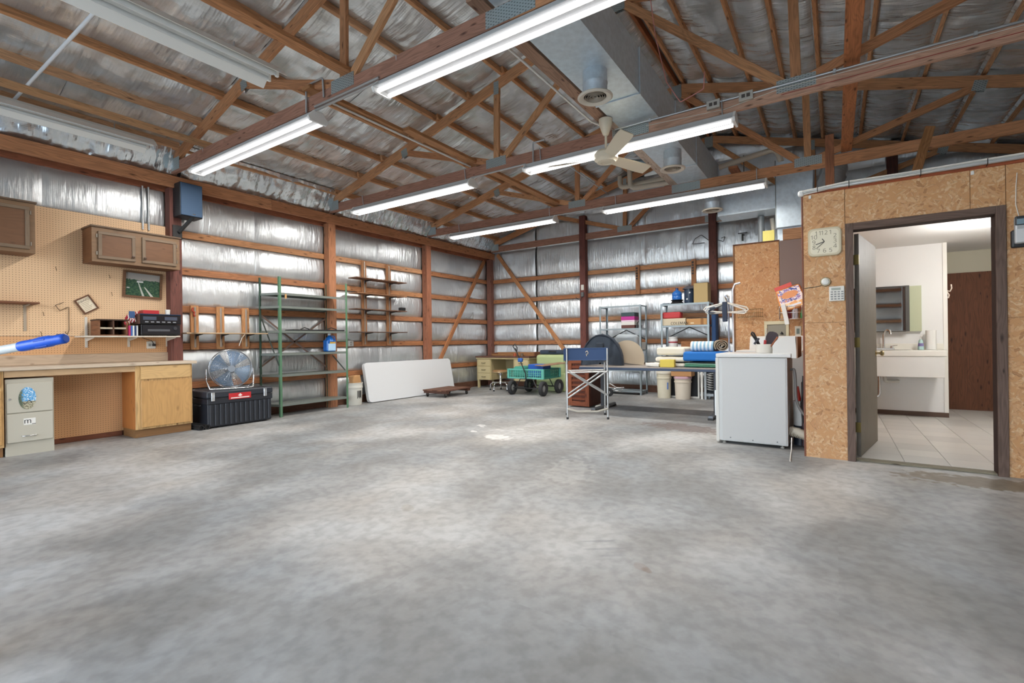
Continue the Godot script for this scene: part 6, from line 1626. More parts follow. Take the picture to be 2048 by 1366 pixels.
	var pc := thing("paint_can", "white paint canister on the right shelving above the blankets", "can", Vector3(-2.62, 0.92, -9.58))
	var pcx := Transform3D(Basis(), Vector3(-2.62, 0, -9.58))
	put("body", b().lathe([Vector2(0, 0.921), Vector2(0.085, 0.921), Vector2(0.085, 1.11), Vector2(0.075, 1.125), Vector2(0.088, 1.13), Vector2(0.088, 1.15), Vector2(0, 1.15)], 22, pcx), P("d4d6d5", 0.4), pc)
	put("band", b().lathe([Vector2(0.0862, 1.03), Vector2(0.0868, 1.035), Vector2(0.0868, 1.055), Vector2(0.0862, 1.06)], 22, pcx), P("a3424b", 0.5), pc)
	var o2 := put("wooden_block", b("9d6a42").box(Vector3(-2.45, 0.921, -9.70), Vector3(-1.98, 1.06, -9.50)), M.wood); tag(o2, "brown wooden block on the right shelving's middle shelf", "block")
	var bs := put("blue_sleeping_mat", b().rbox(Vector3(-1.90, 0.95, -9.75), Vector3(-1.82, 1.62, -9.50), 0.03), P("26456f", 0.8)); tag(bs, "narrow dark blue mat hanging at the right shelving's side", "mat")
	# buckets
	for q in [[-2.70, -9.22, 0.135, 0.50, "lidded cream bucket with a coloured sticker under the table", "d2cdb8", "d9d6c8"], [-2.35, -9.20, 0.15, 0.42, "cream bucket with a pinkish rim under the brown carton", "cfc6b6", "c9a6b4"]]:
		var bu := thing("lidded_bucket", q[4], "bucket", Vector3(q[0], 0, q[1]), "cream buckets under the table")
		var bx := Transform3D(Basis(), Vector3(q[0], 0, q[1]))
		var r: float = q[2]; var h: float = q[3]
		put("shell", b().lathe([Vector2(0, 0), Vector2(r * 0.86, 0), Vector2(r * 0.88, 0.012), Vector2(r * 0.96, h * 0.72), Vector2(r * 1.02, h * 0.73), Vector2(r * 1.02, h * 0.78), Vector2(r * 0.97, h * 0.79), Vector2(r, h - 0.03), Vector2(0, h - 0.03)], 28, bx), P(q[5], 0.5), bu)
		put("lid", b().lathe([Vector2(r * 1.02, h - 0.045), Vector2(r * 1.06, h - 0.04), Vector2(r * 1.06, h - 0.008), Vector2(r * 0.98, h), Vector2(r * 0.9, h - 0.012), Vector2(0, h - 0.012)], 28, bx), P(q[6], 0.5), bu)
		if r < 0.14:
			put("sticker", b().rbox(bx.origin + Vector3(0.085, 0.17, 0.085), bx.origin + Vector3(0.105, 0.30, 0.105), 0.006), P("4b6fb0", 0.5), bu)
	var bb := put("brown_carton", b("b98f63").box(Vector3(-2.53, 0.423, -9.34), Vector3(-2.17, 0.56, -9.08)), P("b58a5e", 0.85)); tag(bb, "brown cardboard carton on top of the rimmed bucket", "carton")
	# white frames and dark panels leaning under the table
	var fm := thing("screen_frame", "white-framed dark screen leaning behind the cream buckets", "screen", Vector3(-2.3, 0, -9.30))
	put("frame", b().box(Vector3(-2.86, 0.0, -9.41), Vector3(-2.83, 0.60, -9.39)).box(Vector3(-2.13, 0.0, -9.41), Vector3(-2.10, 0.60, -9.39)).box(Vector3(-2.83, 0.0, -9.41), Vector3(-2.13, 0.03, -9.39)).box(Vector3(-2.06, 0.0, -9.33), Vector3(-2.02, 0.60, -9.30)), P("dcdcd6", 0.5), fm)
	put("mesh_panel", b().box(Vector3(-2.83, 0.03, -9.402), Vector3(-2.13, 0.58, -9.398), 0.0), P("23262a", 0.8), fm)
	var bk := thing("folding_stand", "grey folding stand with a ribbed column beside the screen", "stand", Vector3(-1.85, 0, -9.25))
	put("frame", b().box(Vector3(-1.99, 0.0, -9.30), Vector3(-1.95, 0.55, -9.26)).box(Vector3(-1.80, 0.0, -9.30), Vector3(-1.76, 0.55, -9.26)).box(Vector3(-1.99, 0.06, -9.29), Vector3(-1.76, 0.11, -9.27)), P("8f9597", 0.4, 0.5), bk)
	put("coil", b().tube(coil_path(Vector3(-1.88, 0.18, -9.24), 0.05, 0.3, 7), 0.010, 6), P("a9adad", 0.4, 0.5), bk)
	put("back_sheet", b().box(Vector3(-2.0, 0.12, -9.33), Vector3(-1.75, 0.56, -9.32), 0.0), P("1f262c", 0.8), bk)
	# folded hand truck
	var ht := thing("hand_truck", "small folded chrome hand truck with black wheels near the shelving", "hand truck", Vector3(-3.75, 0, -9.1))
	put("frame", b().tube([Vector3(-4.1, 0.24, -9.12), Vector3(-3.7, 0.24, -9.05), Vector3(-3.55, 0.17, -9.0), Vector3(-3.40, 0.18, -9.0), Vector3(-3.48, 0.10, -9.0), Vector3(-3.7, 0.12, -9.05), Vector3(-4.1, 0.15, -9.12)], 0.012, 8), M.chrome, ht)
	put("bar", b().tube([Vector3(-4.1, 0.19, -9.10), Vector3(-3.55, 0.15, -9.02)], 0.010, 8), M.chrome, ht)
	for x in [-3.70, -3.78]:
		var w := put("wheel", b().lathe([Vector2(0, -0.02), Vector2(0.05, -0.02), Vector2(0.078, -0.018), Vector2(0.08, 0.0), Vector2(0.078, 0.018), Vector2(0.05, 0.02), Vector2(0, 0.02)], 20, Transform3D(Basis(Vector3.RIGHT, PI / 2) * Basis(Vector3.RIGHT, 0.0), Vector3(x, 0.08, -8.98 - (x + 3.7) * 0.5))), M.black, ht)
		put("hub", b().lathe([Vector2(0, 0.018), Vector2(0.03, 0.018), Vector2(0.028, 0.026), Vector2(0, 0.026)], 12, Transform3D(Basis(Vector3.RIGHT, PI / 2), Vector3(x, 0.08, -8.98 - (x + 3.7) * 0.5))), M.chrome, w)
	# switch and wires on the posts
	var sw := thing("wall_switch", "white switch with a dark plug on the end wall's left post", "switch", Vector3(-4.70, 2.2, -9.93))
	put("plate", b().rbox(Vector3(-4.735, 2.23, -9.94), Vector3(-4.665, 2.35, -9.93), 0.004), P("d5d3ca", 0.5), sw)
	put("plug_box", b().rbox(Vector3(-4.725, 2.08, -9.94), Vector3(-4.66, 2.18, -9.90), 0.006), P("55595b", 0.5), sw)
	pipe_run("cord", "black cord sticking out beside the post's switch", "cord", [Vector3(-4.70, 2.08, -9.91), Vector3(-4.74, 2.0, -9.90), Vector3(-4.82, 2.04, -9.90), Vector3(-4.85, 2.08, -9.90)], 0.006, M.black)
	pipe_run("wire_loop", "loose black wire loop pinned left of the tall post", "wire", [Vector3(-2.03, 3.02, -9.99), Vector3(-2.16, 3.14, -9.99), Vector3(-2.28, 3.08, -9.99), Vector3(-2.33, 2.98, -9.99), Vector3(-2.10, 2.98, -9.99)], 0.006, M.black)
	pipe_run("wire_loop", "small black wire knot right of the tall post", "wire", [Vector3(-1.86, 3.0, -9.99), Vector3(-1.76, 2.96, -9.99), Vector3(-1.73, 3.05, -9.99), Vector3(-1.80, 3.03, -9.99)], 0.006, M.black)
	var fx := thing("spigot", "grey metal spigot on the foil wall near the chipboard screen", "spigot", Vector3(-1.42, 2.9, -9.98))
	put("stem", b().tube([Vector3(-1.42, 3.06, -10.12), Vector3(-1.42, 3.04, -9.95), Vector3(-1.42, 2.92, -9.95)], 0.016, 8), P("7b7d7c", 0.4, 0.7), fx)
	put("handle", b().tube([Vector3(-1.50, 3.07, -9.96), Vector3(-1.34, 3.07, -9.96)], 0.010, 6), P("55575a", 0.4, 0.7), fx)


func dome_path(d: Array, xf: Transform3D) -> Array:
	var o := []
	for p in d:
		o.append(xf * Vector3(p.x, p.y, 0))
	return o


func coil_path(c: Vector3, r: float, h: float, turns: int, axis := Basis()) -> Array:
	var o := []
	for i in turns * 12 + 1:
		o.append(c + axis * Vector3(r * cos(TAU * i / 12.0), h * i / (turns * 12.0), r * sin(TAU * i / 12.0)))
	return o


# ---------------------------------------------------------------- laundry and washroom
func build_laundry() -> void:
	var wm := P("bcbfbe", 0.35)
	var dr := thing("dryer", "white clothes dryer standing sideways beside the chipboard partition", "dryer", Vector3(-0.72, 0, -5.83))
	put("body", b().rbox(Vector3(-1.03, 0.03, -6.15), Vector3(-0.395, 0.902, -5.475), 0.008), wm, dr)
	put("top", b().rbox(Vector3(-1.055, 0.903, -6.16), Vector3(-0.36, 0.945, -5.465), 0.010), P("cbccc9", 0.35), dr)
	put("front_panel", b().rbox(Vector3(-1.06, 0.02, -6.15), Vector3(-1.028, 0.902, -5.475), 0.006), P("c9c9c3", 0.35), dr)
	put("side_sheet", b().box(Vector3(-0.995, 0.045, -5.478), Vector3(-0.41, 0.895, -5.470), 0.002), P("b8b9b7", 0.35), dr)
	for q in [[-0.92, 0.07], [-0.71, 0.06], [-0.49, 0.065]]:
		put("screw", b().lathe([Vector2(0, 0), Vector2(0.007, 0), Vector2(0.006, 0.004), Vector2(0, 0.004)], 10, Transform3D(Basis(Vector3.RIGHT, PI / 2), Vector3(q[0], q[1], -5.470))), P("77797a", 0.4, 0.6), dr)
	put("console", b().prism([Vector2(-0.52, 0.945), Vector2(-0.525, 1.02), Vector2(-0.41, 1.118), Vector2(-0.325, 1.112), Vector2(-0.315, 0.90), Vector2(-0.36, 0.90), Vector2(-0.36, 0.945)], 0.66, Transform3D(Basis(), Vector3(0, 0, -6.14))), P("cfcec8", 0.4), dr)
	put("console_back", b().box(Vector3(-0.318, 0.90, -6.14), Vector3(-0.306, 1.112, -5.478), 0.002), P("8a6a52", 0.6), dr)
	for x in [-0.99, -0.45]:
		for z in [-5.53, -6.1]:
			put("foot", b().lathe([Vector2(0, 0), Vector2(0.018, 0), Vector2(0.018, 0.012), Vector2(0.008, 0.015), Vector2(0.008, 0.035), Vector2(0, 0.035)], 12, Transform3D(Basis(), Vector3(x, 0, z))), P("b9b7ae", 0.5), dr)
	var ws := thing("washing_machine", "white washing machine behind the dryer, its console against the screen", "washing machine", Vector3(-0.66, 0, -6.8))
	put("body", b().rbox(Vector3(-1.02, 0.03, -7.15), Vector3(-0.30, 0.93, -6.42), 0.01), wm, ws)
	put("lid", b().rbox(Vector3(-1.01, 0.93, -6.98), Vector3(-0.31, 0.955, -6.43), 0.008), P("dcdcd8", 0.35), ws)
	put("console", b().prism([Vector2(-7.16, 0.93), Vector2(-6.96, 0.93), Vector2(-6.97, 0.985), Vector2(-7.06, 1.125), Vector2(-7.16, 1.125)], 0.62, Transform3D(Basis(Vector3(0, 0, 1), Vector3(0, 1, 0), Vector3(-1, 0, 0)), Vector3(-0.31, 0, 0))), P("d0cfc9", 0.4), ws)
	put("console_panel", b().beam(Vector3(-0.90, 1.06, -7.008), Vector3(-0.34, 1.06, -7.008), 0.003, 0.10, Vector3(0, 1, -0.64), 0.0), P("cbd0d2", 0.4), ws)
	put("foot", b().box(Vector3(-1.0, 0, -6.5), Vector3(-0.96, 0.03, -6.45)).box(Vector3(-0.36, 0, -6.5), Vector3(-0.32, 0.03, -6.45)).box(Vector3(-1.0, 0, -7.12), Vector3(-0.32, 0.03, -7.08)), M.black, ws)
	# crock of brushes and tools
	var bx := Transform3D(Basis(), Vector3(-0.62, 0, -5.68))
	var ck := thing("crock", "cream crock on the dryer filled with brushes and tools", "crock", Vector3(-0.62, 0.945, -5.68))
	put("crock", b().lathe([Vector2(0, 0.946), Vector2(0.072, 0.946), Vector2(0.078, 0.955), Vector2(0.079, 1.028), Vector2(0.081, 1.036), Vector2(0.076, 1.038), Vector2(0.071, 1.03), Vector2(0.07, 0.96), Vector2(0, 0.96)], 28, bx), P("d3d0c8", 0.35), ck)
	var b1 := thing("black_brush", "black looped-handle brush leaning left in the crock", "brush", Vector3(-0.66, 0.96, -5.68))
	put("handle", b().tube([Vector3(-0.645, 0.97, -5.68), Vector3(-0.70, 1.09, -5.66), Vector3(-0.735, 1.15, -5.65), Vector3(-0.728, 1.165, -5.65), Vector3(-0.712, 1.155, -5.65), Vector3(-0.675, 1.07, -5.66), Vector3(-0.64, 0.98, -5.68)], 0.009, 8), M.black, b1)
	put("head", b().beam(Vector3(-0.705, 1.04, -5.63), Vector3(-0.66, 1.10, -5.63), 0.03, 0.02), P("2a2b33", 0.6), b1)
	var b2 := put("dark_paddle", b().prism([Vector2(-0.025, 0), Vector2(0.025, 0), Vector2(0.06, 0.10), Vector2(0.075, 0.135), Vector2(0.076, 0.16), Vector2(0.066, 0.183), Vector2(0.045, 0.197), Vector2(0.01, 0.20), Vector2(-0.018, 0.192), Vector2(-0.034, 0.17), Vector2(-0.036, 0.13)], 0.02, Transform3D(Basis(Vector3.UP, 0.2) * Basis(Vector3.BACK, -0.30), Vector3(-0.61, 0.98, -5.71))), P("3a3138", 0.6)); tag(b2, "broad dark brush head standing in the crock", "brush")
	var b3 := thing("screwdriver", "red-handled screwdriver standing blade up in the crock", "screwdriver", Vector3(-0.6, 0.97, -5.63))
	put("handle", b().tube([Vector3(-0.612, 0.97, -5.635), Vector3(-0.602, 1.08, -5.625)], 0.013, 10), P("a02c2f", 0.35), b3)
	put("blade", b().tube([Vector3(-0.602, 1.08, -5.625), Vector3(-0.588, 1.20, -5.615)], 0.0035, 6), M.chrome, b3)
	var b4 := put("wooden_scraper", b("9a5a3c").beam(Vector3(-0.57, 0.99, -5.65), Vector3(-0.49, 1.11, -5.64), 0.022, 0.014), M.wood); tag(b4, "brown wooden scraper leaning out of the crock's far side", "scraper")
	# hookup box and switch on the screen
	var hb := thing("hookup_box", "cream recessed washer hookup box on the chipboard screen", "hookup box", Vector3(-0.64, 1.12, -7.28))
	var cm := P("cfc5a2", 0.5)
	put("frame", b().box(Vector3(-0.79, 1.28, -7.30), Vector3(-0.50, 1.325, -7.28)).box(Vector3(-0.79, 1.10, -7.30), Vector3(-0.755, 1.28, -7.28)).box(Vector3(-0.535, 1.10, -7.30), Vector3(-0.50, 1.28, -7.28)), cm, hb)
	put("back", b().box(Vector3(-0.755, 1.10, -7.299), Vector3(-0.535, 1.28, -7.294), 0.0), P("8f8a7a", 0.6), hb)
	put("valve", b().lathe([Vector2(0, 0), Vector2(0.018, 0), Vector2(0.018, 0.012), Vector2(0.008, 0.014), Vector2(0.008, 0.03), Vector2(0, 0.03)], 12, Transform3D(Basis(), Vector3(-0.585, 1.15, -7.285))), M.black, hb)
	var sc := thing("wall_outlet", "narrow cream outlet plate right of the hookup box", "outlet", Vector3(-0.40, 1.12, -7.29))
	put("plate", b().rbox(Vector3(-0.435, 1.11, -7.30), Vector3(-0.365, 1.25, -7.288), 0.004), P("d3cdb9", 0.5), sc)
	put("socket", b().rbox(Vector3(-0.418, 1.15, -7.289), Vector3(-0.382, 1.22, -7.284), 0.004), P("6a7468", 0.5), sc)
	# empty wire rack on the screen
	var wk := thing("wire_rack", "small empty wire rack hanging on the chipboard screen", "wire rack", Vector3(-0.96, 1.38, -7.25))
	var wi := b()
	for y in [1.49, 1.44, 1.39]:
		wi.tube([Vector3(-1.10, y, -7.29), Vector3(-1.10, y, -7.21), Vector3(-0.80, y, -7.21), Vector3(-0.80, y, -7.29)], 0.003, 5)
	for i in 13:
		wi.tube([Vector3(-1.10 + i * 0.025, 1.50, -7.21), Vector3(-1.10 + i * 0.025, 1.38, -7.21), Vector3(-1.10 + i * 0.025, 1.38, -7.29)], 0.002, 5)
	put("wires", wi, P("6b5a3c", 0.4, 0.5), wk)
	# basket of cleaning supplies
	var bk := thing("wire_basket", "chrome wire basket of cleaning supplies on the chipboard screen", "basket", Vector3(-0.45, 1.33, -7.15))
	var bw := b()
	for y in [1.50, 1.42, 1.34]:
		bw.tube([Vector3(-0.59, y, -7.29), Vector3(-0.59, y, -7.06), Vector3(-0.26, y, -7.06), Vector3(-0.26, y, -7.29)], 0.005, 6)
	for i in 5:
		bw.tube([Vector3(-0.59 + i * 0.0825, 1.50, -7.06), Vector3(-0.59 + i * 0.0825, 1.34, -7.06), Vector3(-0.59 + i * 0.0825, 1.34, -7.29)], 0.004, 6)
	put("wires", bw, M.chrome, bk)
	var items := [["cleaning_bottle", "dark red spray bottle in the basket", -0.50, "6d2333", 1.52, 0.04], ["cleaning_bottle", "green bottle in the right of the basket", -0.33, "2f7a3a", 1.46, 0.035], ["cleaning_can", "grey and white canister in the middle of the basket", -0.42, "b9b6bd", 1.50, 0.035]]
	for q in items:
		var o := put(q[0], b().lathe([Vector2(0, 1.345), Vector2(q[5], 1.345), Vector2(q[5], q[4] - 0.04), Vector2(0.015, q[4]), Vector2(0.015, q[4] + 0.02), Vector2(0, q[4] + 0.02)], 14, Transform3D(Basis(), Vector3(q[2], 0, -7.12))), P(q[3], 0.35)); tag(o, q[1], "bottle")
	var pb := thing("printed_bag", "large orange and white printed bag leaning in the basket", "bag", Vector3(-0.46, 1.45, -7.12))
	var bgx := Transform3D(Basis(Vector3.BACK, 0.30), Vector3(-0.46, 1.60, -7.10))
	var bag := func(p: Vector3) -> Vector3: return p
	put("bag", b().rbox(Vector3(-0.15, -0.14, -0.03), Vector3(0.15, 0.15, 0.03), 0.028, 3, func(p: Vector3) -> Vector3: return bgx * (p * Vector3(1.0 - p.y * 0.5, 1, 1.0))), P("d98a45", 0.35), pb)
	var im := Image.create(96, 80, false, Image.FORMAT_RGB8)
	var n1 := noise(71, 0.035, 3)
	for y in 80:
		for x in 96:
			var k := n1.get_noise_2d(x * 1.0 + y * 0.6, y * 1.7)
			var co := Color("ecdcd6") if k < 0.28 else Color("e79a4e")
			var w := sin(y * 0.26 - x * 0.09 + k * 4.0)
			if w > 0.35 and y < 52 and x > 10 and x < 84: co = Color("2f3f94")
			elif w < -0.75 and y < 52: co = Color("8a6fae")
			if y > 56: co = Color("e5a55a") if k > -0.1 else Color("f0d3a2")
			if y > 62 and absf(x - 52) < 26 and absf(y - 68) < 4: co = Color("dfe3ea")
			im.set_pixel(x, y, co)
	var pm := StandardMaterial3D.new()
	pm.albedo_texture = tex(im); pm.roughness = 0.35
	var pp := B.new()
	for i in 8:
		for j in 6:
			var c := []
			for q in [[0, 0], [1, 0], [1, 1], [0, 1]]:
				var u: float = (i + q[0]) / 8.0; var v: float = (j + q[1]) / 6.0
				var p := Vector3(lerpf(-0.135, 0.135, u), lerpf(-0.125, 0.135, v), 0.0315 + 0.004 * sin(u * PI) * sin(v * 7.0))
				c.append([bgx * (p * Vector3(1.0 - p.y * 0.5, 1, 1.0)), Vector2(u, 1.0 - v)])
			pp.quad(c[0][0], c[1][0], c[2][0], c[3][0], Vector3.BACK, c[0][1], c[1][1], c[2][1], c[3][1])
	put("print_panel", pp, pm, pb)
	put("bag_top", b().beam(bgx * Vector3(-0.14, 0.165, 0), bgx * Vector3(0.06, 0.175, 0), 0.03, 0.05), P("d2534a", 0.5), pb)
	var rs := put("red_bag", b().rbox(Vector3(-0.36, 1.44, -7.22), Vector3(-0.25, 1.68, -7.14), 0.02), P("b0232b", 0.5)); tag(rs, "red bag tucked behind the printed bag", "bag")
	var wt := put("white_roller", b().beam(Vector3(-0.545, 1.52, -7.02), Vector3(-0.50, 1.27, -7.02), 0.05, 0.03, Vector3.BACK), P("d6d9d6", 0.5)); tag(wt, "white strip hanging out of the basket's left side", "strip")
	# garment rack with hangers
	var gr := thing("garment_rack", "slim chrome garment stand in the gap between dryer and washer", "garment rack", Vector3(-1.03, 0, -6.29))
	put("pole", b().tube([Vector3(-1.012, 0.02, -6.29), Vector3(-1.012, 1.68, -6.29), Vector3(-0.99, 1.745, -6.29), Vector3(-0.93, 1.76, -6.29)], 0.013, 10), P("c2c4c8", 0.3, 0.6), gr)
	put("pole", b().tube([Vector3(-1.060, 0.02, -6.29), Vector3(-1.060, 1.60, -6.29), Vector3(-1.065, 1.615, -6.25), Vector3(-1.065, 1.60, -6.13)], 0.010, 10), P("8f93a0", 0.3, 0.6), gr)
	put("base", b().box(Vector3(-1.16, 0, -6.38), Vector3(-0.95, 0.022, -6.20), 0.006), P("8a8c8f", 0.4, 0.5), gr)
	var hg := ["d7d3c8", "e2ded2", "c9cdd2", "4a5462", "3d4755"]
	var hl := ["frontmost white plastic hanger on the garment stand", "second white hanger of the bundle on the stand", "pale grey hanger in the middle of the bundle", "dark blue hanger behind the pale ones", "rearmost dark hanger of the bundle"]
	for i in 5:
		var z := -6.145 - i * 0.020
		var c := Vector3(-1.065, 1.575, z)
		var q := Basis(Vector3.UP, 0.40 + 0.13 * (i - 2)) * Basis(Vector3.BACK, 0.05 * ((i * 3) % 5 - 2))
		var hgr := thing("clothes_hanger", hl[i], "hanger", c + Vector3(0, -0.2, 0), "clothes hangers on the garment stand")
		put("hook", b().tube([c + q * Vector3(0.03, 0.0, 0), c + q * Vector3(0.025, 0.03, 0), c + q * Vector3(0.0, 0.04, 0), c + q * Vector3(-0.02, 0.02, 0), c + q * Vector3(0.0, -0.03, 0), c + q * Vector3(0, -0.055, 0)], 0.004, 6), P(hg[i], 0.35), hgr)
		put("shoulders", b().tube([c + q * Vector3(-0.23, -0.15, 0), c + q * Vector3(-0.21, -0.12, 0), c + q * Vector3(-0.06, -0.07, 0), c + q * Vector3(0, -0.05, 0), c + q * Vector3(0.06, -0.07, 0), c + q * Vector3(0.21, -0.12, 0), c + q * Vector3(0.23, -0.15, 0), c + q * Vector3(0.21, -0.165, 0), c + q * Vector3(-0.21, -0.165, 0)], 0.0075, 8, true), P(hg[i], 0.35), hgr)
	var ss := put("dark_strap", soft(Vector3(-1.10, 1.30, -6.125), Vector3(-1.045, 1.53, -6.10), 0.010, 0.008, 31), P("2b3547", 0.8)); tag(ss, "dark blue strap hanging down the middle of the hangers", "strap")
	# behind and beside the dryer
	pipe_run("drain_hose", "grey drain hose curving down behind the dryer", "hose", [Vector3(-0.375, 0.78, -5.60), Vector3(-0.345, 0.79, -5.58), Vector3(-0.335, 0.72, -5.56), Vector3(-0.33, 0.50, -5.55), Vector3(-0.30, 0.40, -5.55), Vector3(-0.26, 0.34, -5.55)], 0.013, P("6b6a68", 0.5))
	pipe_run("power_cord", "black power cord hanging in the gap behind the dryer", "cord", [Vector3(-0.27, 0.72, -5.62), Vector3(-0.275, 0.55, -5.60), Vector3(-0.29, 0.45, -5.60), Vector3(-0.275, 0.25, -5.60)], 0.008, M.black)
	var vh := put("vent_hose", b().tube([Vector3(-0.385, 0.17, -5.60), Vector3(-0.32, 0.165, -5.58), Vector3(-0.27, 0.14, -5.58), Vector3(-0.245, 0.12, -5.60)], 0.042, 14).tube(coil_path(Vector3(-0.385, 0.168, -5.595), 0.046, 0.13, 9, Basis(Vector3.BACK, -PI / 2 - 0.25)), 0.006, 6), P("b9b3a2", 0.5)); tag(vh, "ribbed cream vent hose at the foot of the dryer's gap", "hose")
	var sk := thing("small_pail", "white paint tub with a black lower half in the dryer's gap", "tub", Vector3(-0.31, 0.0, -5.85))
	put("tub", b().lathe([Vector2(0, 0.20), Vector2(0.055, 0.20), Vector2(0.06, 0.42), Vector2(0.064, 0.42), Vector2(0.064, 0.45), Vector2(0, 0.45)], 18, Transform3D(Basis(), Vector3(-0.31, 0, -5.80))), P("d6d5d0", 0.45), sk)
	put("base", b().lathe([Vector2(0, 0.0), Vector2(0.06, 0.0), Vector2(0.06, 0.20), Vector2(0, 0.20)], 18, Transform3D(Basis(), Vector3(-0.31, 0, -5.80))), P("1e2733", 0.4), sk)
	var rn := put("red_funnel", b().lathe([Vector2(0.03, 0.451), Vector2(0.026, 0.47), Vector2(0.006, 0.60), Vector2(0, 0.60)], 14, Transform3D(Basis(), Vector3(-0.325, 0, -5.80))), P("c8321f", 0.4)); tag(rn, "red funnel standing on the white paint tub", "funnel")
	var vp := put("vacuum_body", b().rbox(Vector3(-0.29, 0.0, -5.72), Vector3(-0.245, 0.66, -5.66), 0.015), P("3a2528", 0.5)); tag(vp, "narrow dark maroon appliance against the washroom's side wall", "appliance")
	pipe_run("extension_lead", "white cord trailing from the dryer's gap to the floor", "cord", [Vector3(-0.362, 0.13, -5.42), Vector3(-0.362, 0.02, -5.36), Vector3(-0.36, 0.006, -5.25), Vector3(-0.345, 0.005, -4.95)], 0.005, P("d9d7d0", 0.5))
	# on the partition
	var z := -5.25
	var ck2 := thing("wall_clock", "cream rounded-square wall clock on the chipboard partition", "clock", Vector3(-0.072, 1.84, z))
	var cx := Transform3D(Basis(), Vector3(-0.072, 1.965, z))
	var sq := func(w: float, r: float) -> Array:
		var o := []
		for q in [[1, 1, 0.0], [-1, 1, 90.0], [-1, -1, 180.0], [1, -1, 270.0]]:
			for k in 7:
				var a := deg_to_rad(q[2] + k * 15.0)
				o.append(Vector2(q[0] * (w - r) + r * cos(a), q[1] * (w - r) + r * sin(a)))
		return o
	put("case", b().prism(sq.call(0.128, 0.045), 0.02, cx), P("b9ad8e", 0.45), ck2)
	put("rim", b().prism(sq.call(0.122, 0.042), 0.026, cx), P("cdc3a6", 0.4), ck2)
	put("face", b().prism(sq.call(0.108, 0.034), 0.028, cx), P("e3dcc4", 0.55), ck2)
	for i in 12:
		var a := deg_to_rad(60.0 - 30.0 * i)
		var d := Vector2(cos(a), sin(a))
		d *= 0.082 / maxf(maxf(absf(d.x), absf(d.y)), 0.80)
		words(ck2, "numeral", str(i + 1), 0.037, cx * Transform3D(Basis(), Vector3(d.x * 0.98, d.y * 0.98, 0.0285)), P("8d8672", 0.6), 0.001)
	for q in [[198.0, 0.070, 0.006], [223.0, 0.086, 0.004], [122.0, 0.032, 0.006]]:
		var a := deg_to_rad(q[0])
		put("hand", b().beam(cx * Vector3(0, 0, 0.032), cx * Vector3(cos(a) * q[1], sin(a) * q[1], 0.032), q[2], 0.002, Vector3.BACK, 0.0005), P("26221e", 0.5), ck2)
	var th := thing("thermostat", "round brass-ringed thermostat on the partition below the clock", "thermostat", Vector3(-0.068, 1.56, z))
	var tx := Transform3D(Basis(Vector3.RIGHT, PI / 2), Vector3(-0.068, 1.603, z))
	put("base", b().lathe([Vector2(0, 0), Vector2(0.042, 0), Vector2(0.042, 0.012), Vector2(0.036, 0.024), Vector2(0, 0.024)], 28, tx), P("8f876f", 0.35, 0.5), th)
	put("dial", b().lathe([Vector2(0, 0.024), Vector2(0.031, 0.024), Vector2(0.026, 0.036), Vector2(0.014, 0.040), Vector2(0, 0.040)], 28, tx), P("d6d6d0", 0.3), th)
	pipe_run("thermostat_wire", "thin black wire from the partition's edge to the thermostat", "wire", [Vector3(-0.235, 1.555, z + 0.004), Vector3(-0.15, 1.562, z + 0.004), Vector3(-0.10, 1.572, z + 0.006)], 0.0025, M.black)
	var kp := thing("alarm_keypad", "white alarm keypad with a small screen beside the door casing", "keypad", Vector3(0.016, 1.42, z))
	put("case", b().rbox(Vector3(-0.042, 1.424, z), Vector3(0.074, 1.558, z + 0.022), 0.008), P("d9d7cf", 0.45), kp)
	put("display", b().box(Vector3(-0.024, 1.522, z + 0.021), Vector3(0.045, 1.542, z + 0.0235), 0.001), P("8d9587", 0.3), kp)
	for i in 4:
		for j in 4:
			put("key", b().rbox(Vector3(-0.030 + j * 0.026, 1.438 + i * 0.021, z + 0.021), Vector3(-0.013 + j * 0.026, 1.449 + i * 0.021, z + 0.026), 0.002), P("8b8d8c", 0.5), kp)
	var ph := thing("cordless_phone", "black and silver cordless telephone on its wall cradle", "telephone", Vector3(1.18, 1.78, z))
	put("cradle", b().rbox(Vector3(1.13, 1.765, z), Vector3(1.235, 1.90, z + 0.04), 0.012), P("2a2c2f", 0.4), ph)
	put("handset", b().rbox(Vector3(1.142, 1.79, z + 0.03), Vector3(1.202, 1.99, z + 0.07), 0.014), P("b9bcbd", 0.35, 0.3), ph)
	put("earpiece", b().rbox(Vector3(1.144, 1.925, z + 0.045), Vector3(1.20, 1.998, z + 0.074), 0.010), P("33383d", 0.35), ph)
	put("screen", b().box(Vector3(1.153, 1.935, z + 0.074), Vector3(1.191, 1.975, z + 0.0765), 0.001), P("7f97a3", 0.2), ph)
	put("keypad", b().rbox(Vector3(1.150, 1.80, z + 0.068), Vector3(1.194, 1.90, z + 0.073), 0.004), P("d4d6d6", 0.4), ph)
	put("antenna", b().tube([Vector3(1.205, 1.98, z + 0.03), Vector3(1.215, 2.02, z + 0.025)], 0.005, 6), M.black, ph)
	pipe_run("phone_cord", "thin white cord rising from the cordless telephone", "cord", [Vector3(1.18, 1.99, z + 0.012), Vector3(1.162, 2.10, z + 0.005), Vector3(1.165, 2.24, z + 0.005), Vector3(1.172, 2.34, z + 0.005)], 0.003, P("dedacf", 0.6))
	# bundle of cables and conduit along the partition's top
	var cd := thing("cable_bundle", "bundle of silver conduit and cables tied along the partition's top edge", "cable bundle", Vector3(1.6, 2.42, -5.23))
	put("conduit", b().tube([Vector3(-0.25, 2.432, -5.24), Vector3(-0.20, 2.445, -5.225), Vector3(0.6, 2.45, -5.225), Vector3(3.3, 2.455, -5.225)], 0.016, 10), P("c9cbcb", 0.35, 0.5), cd)
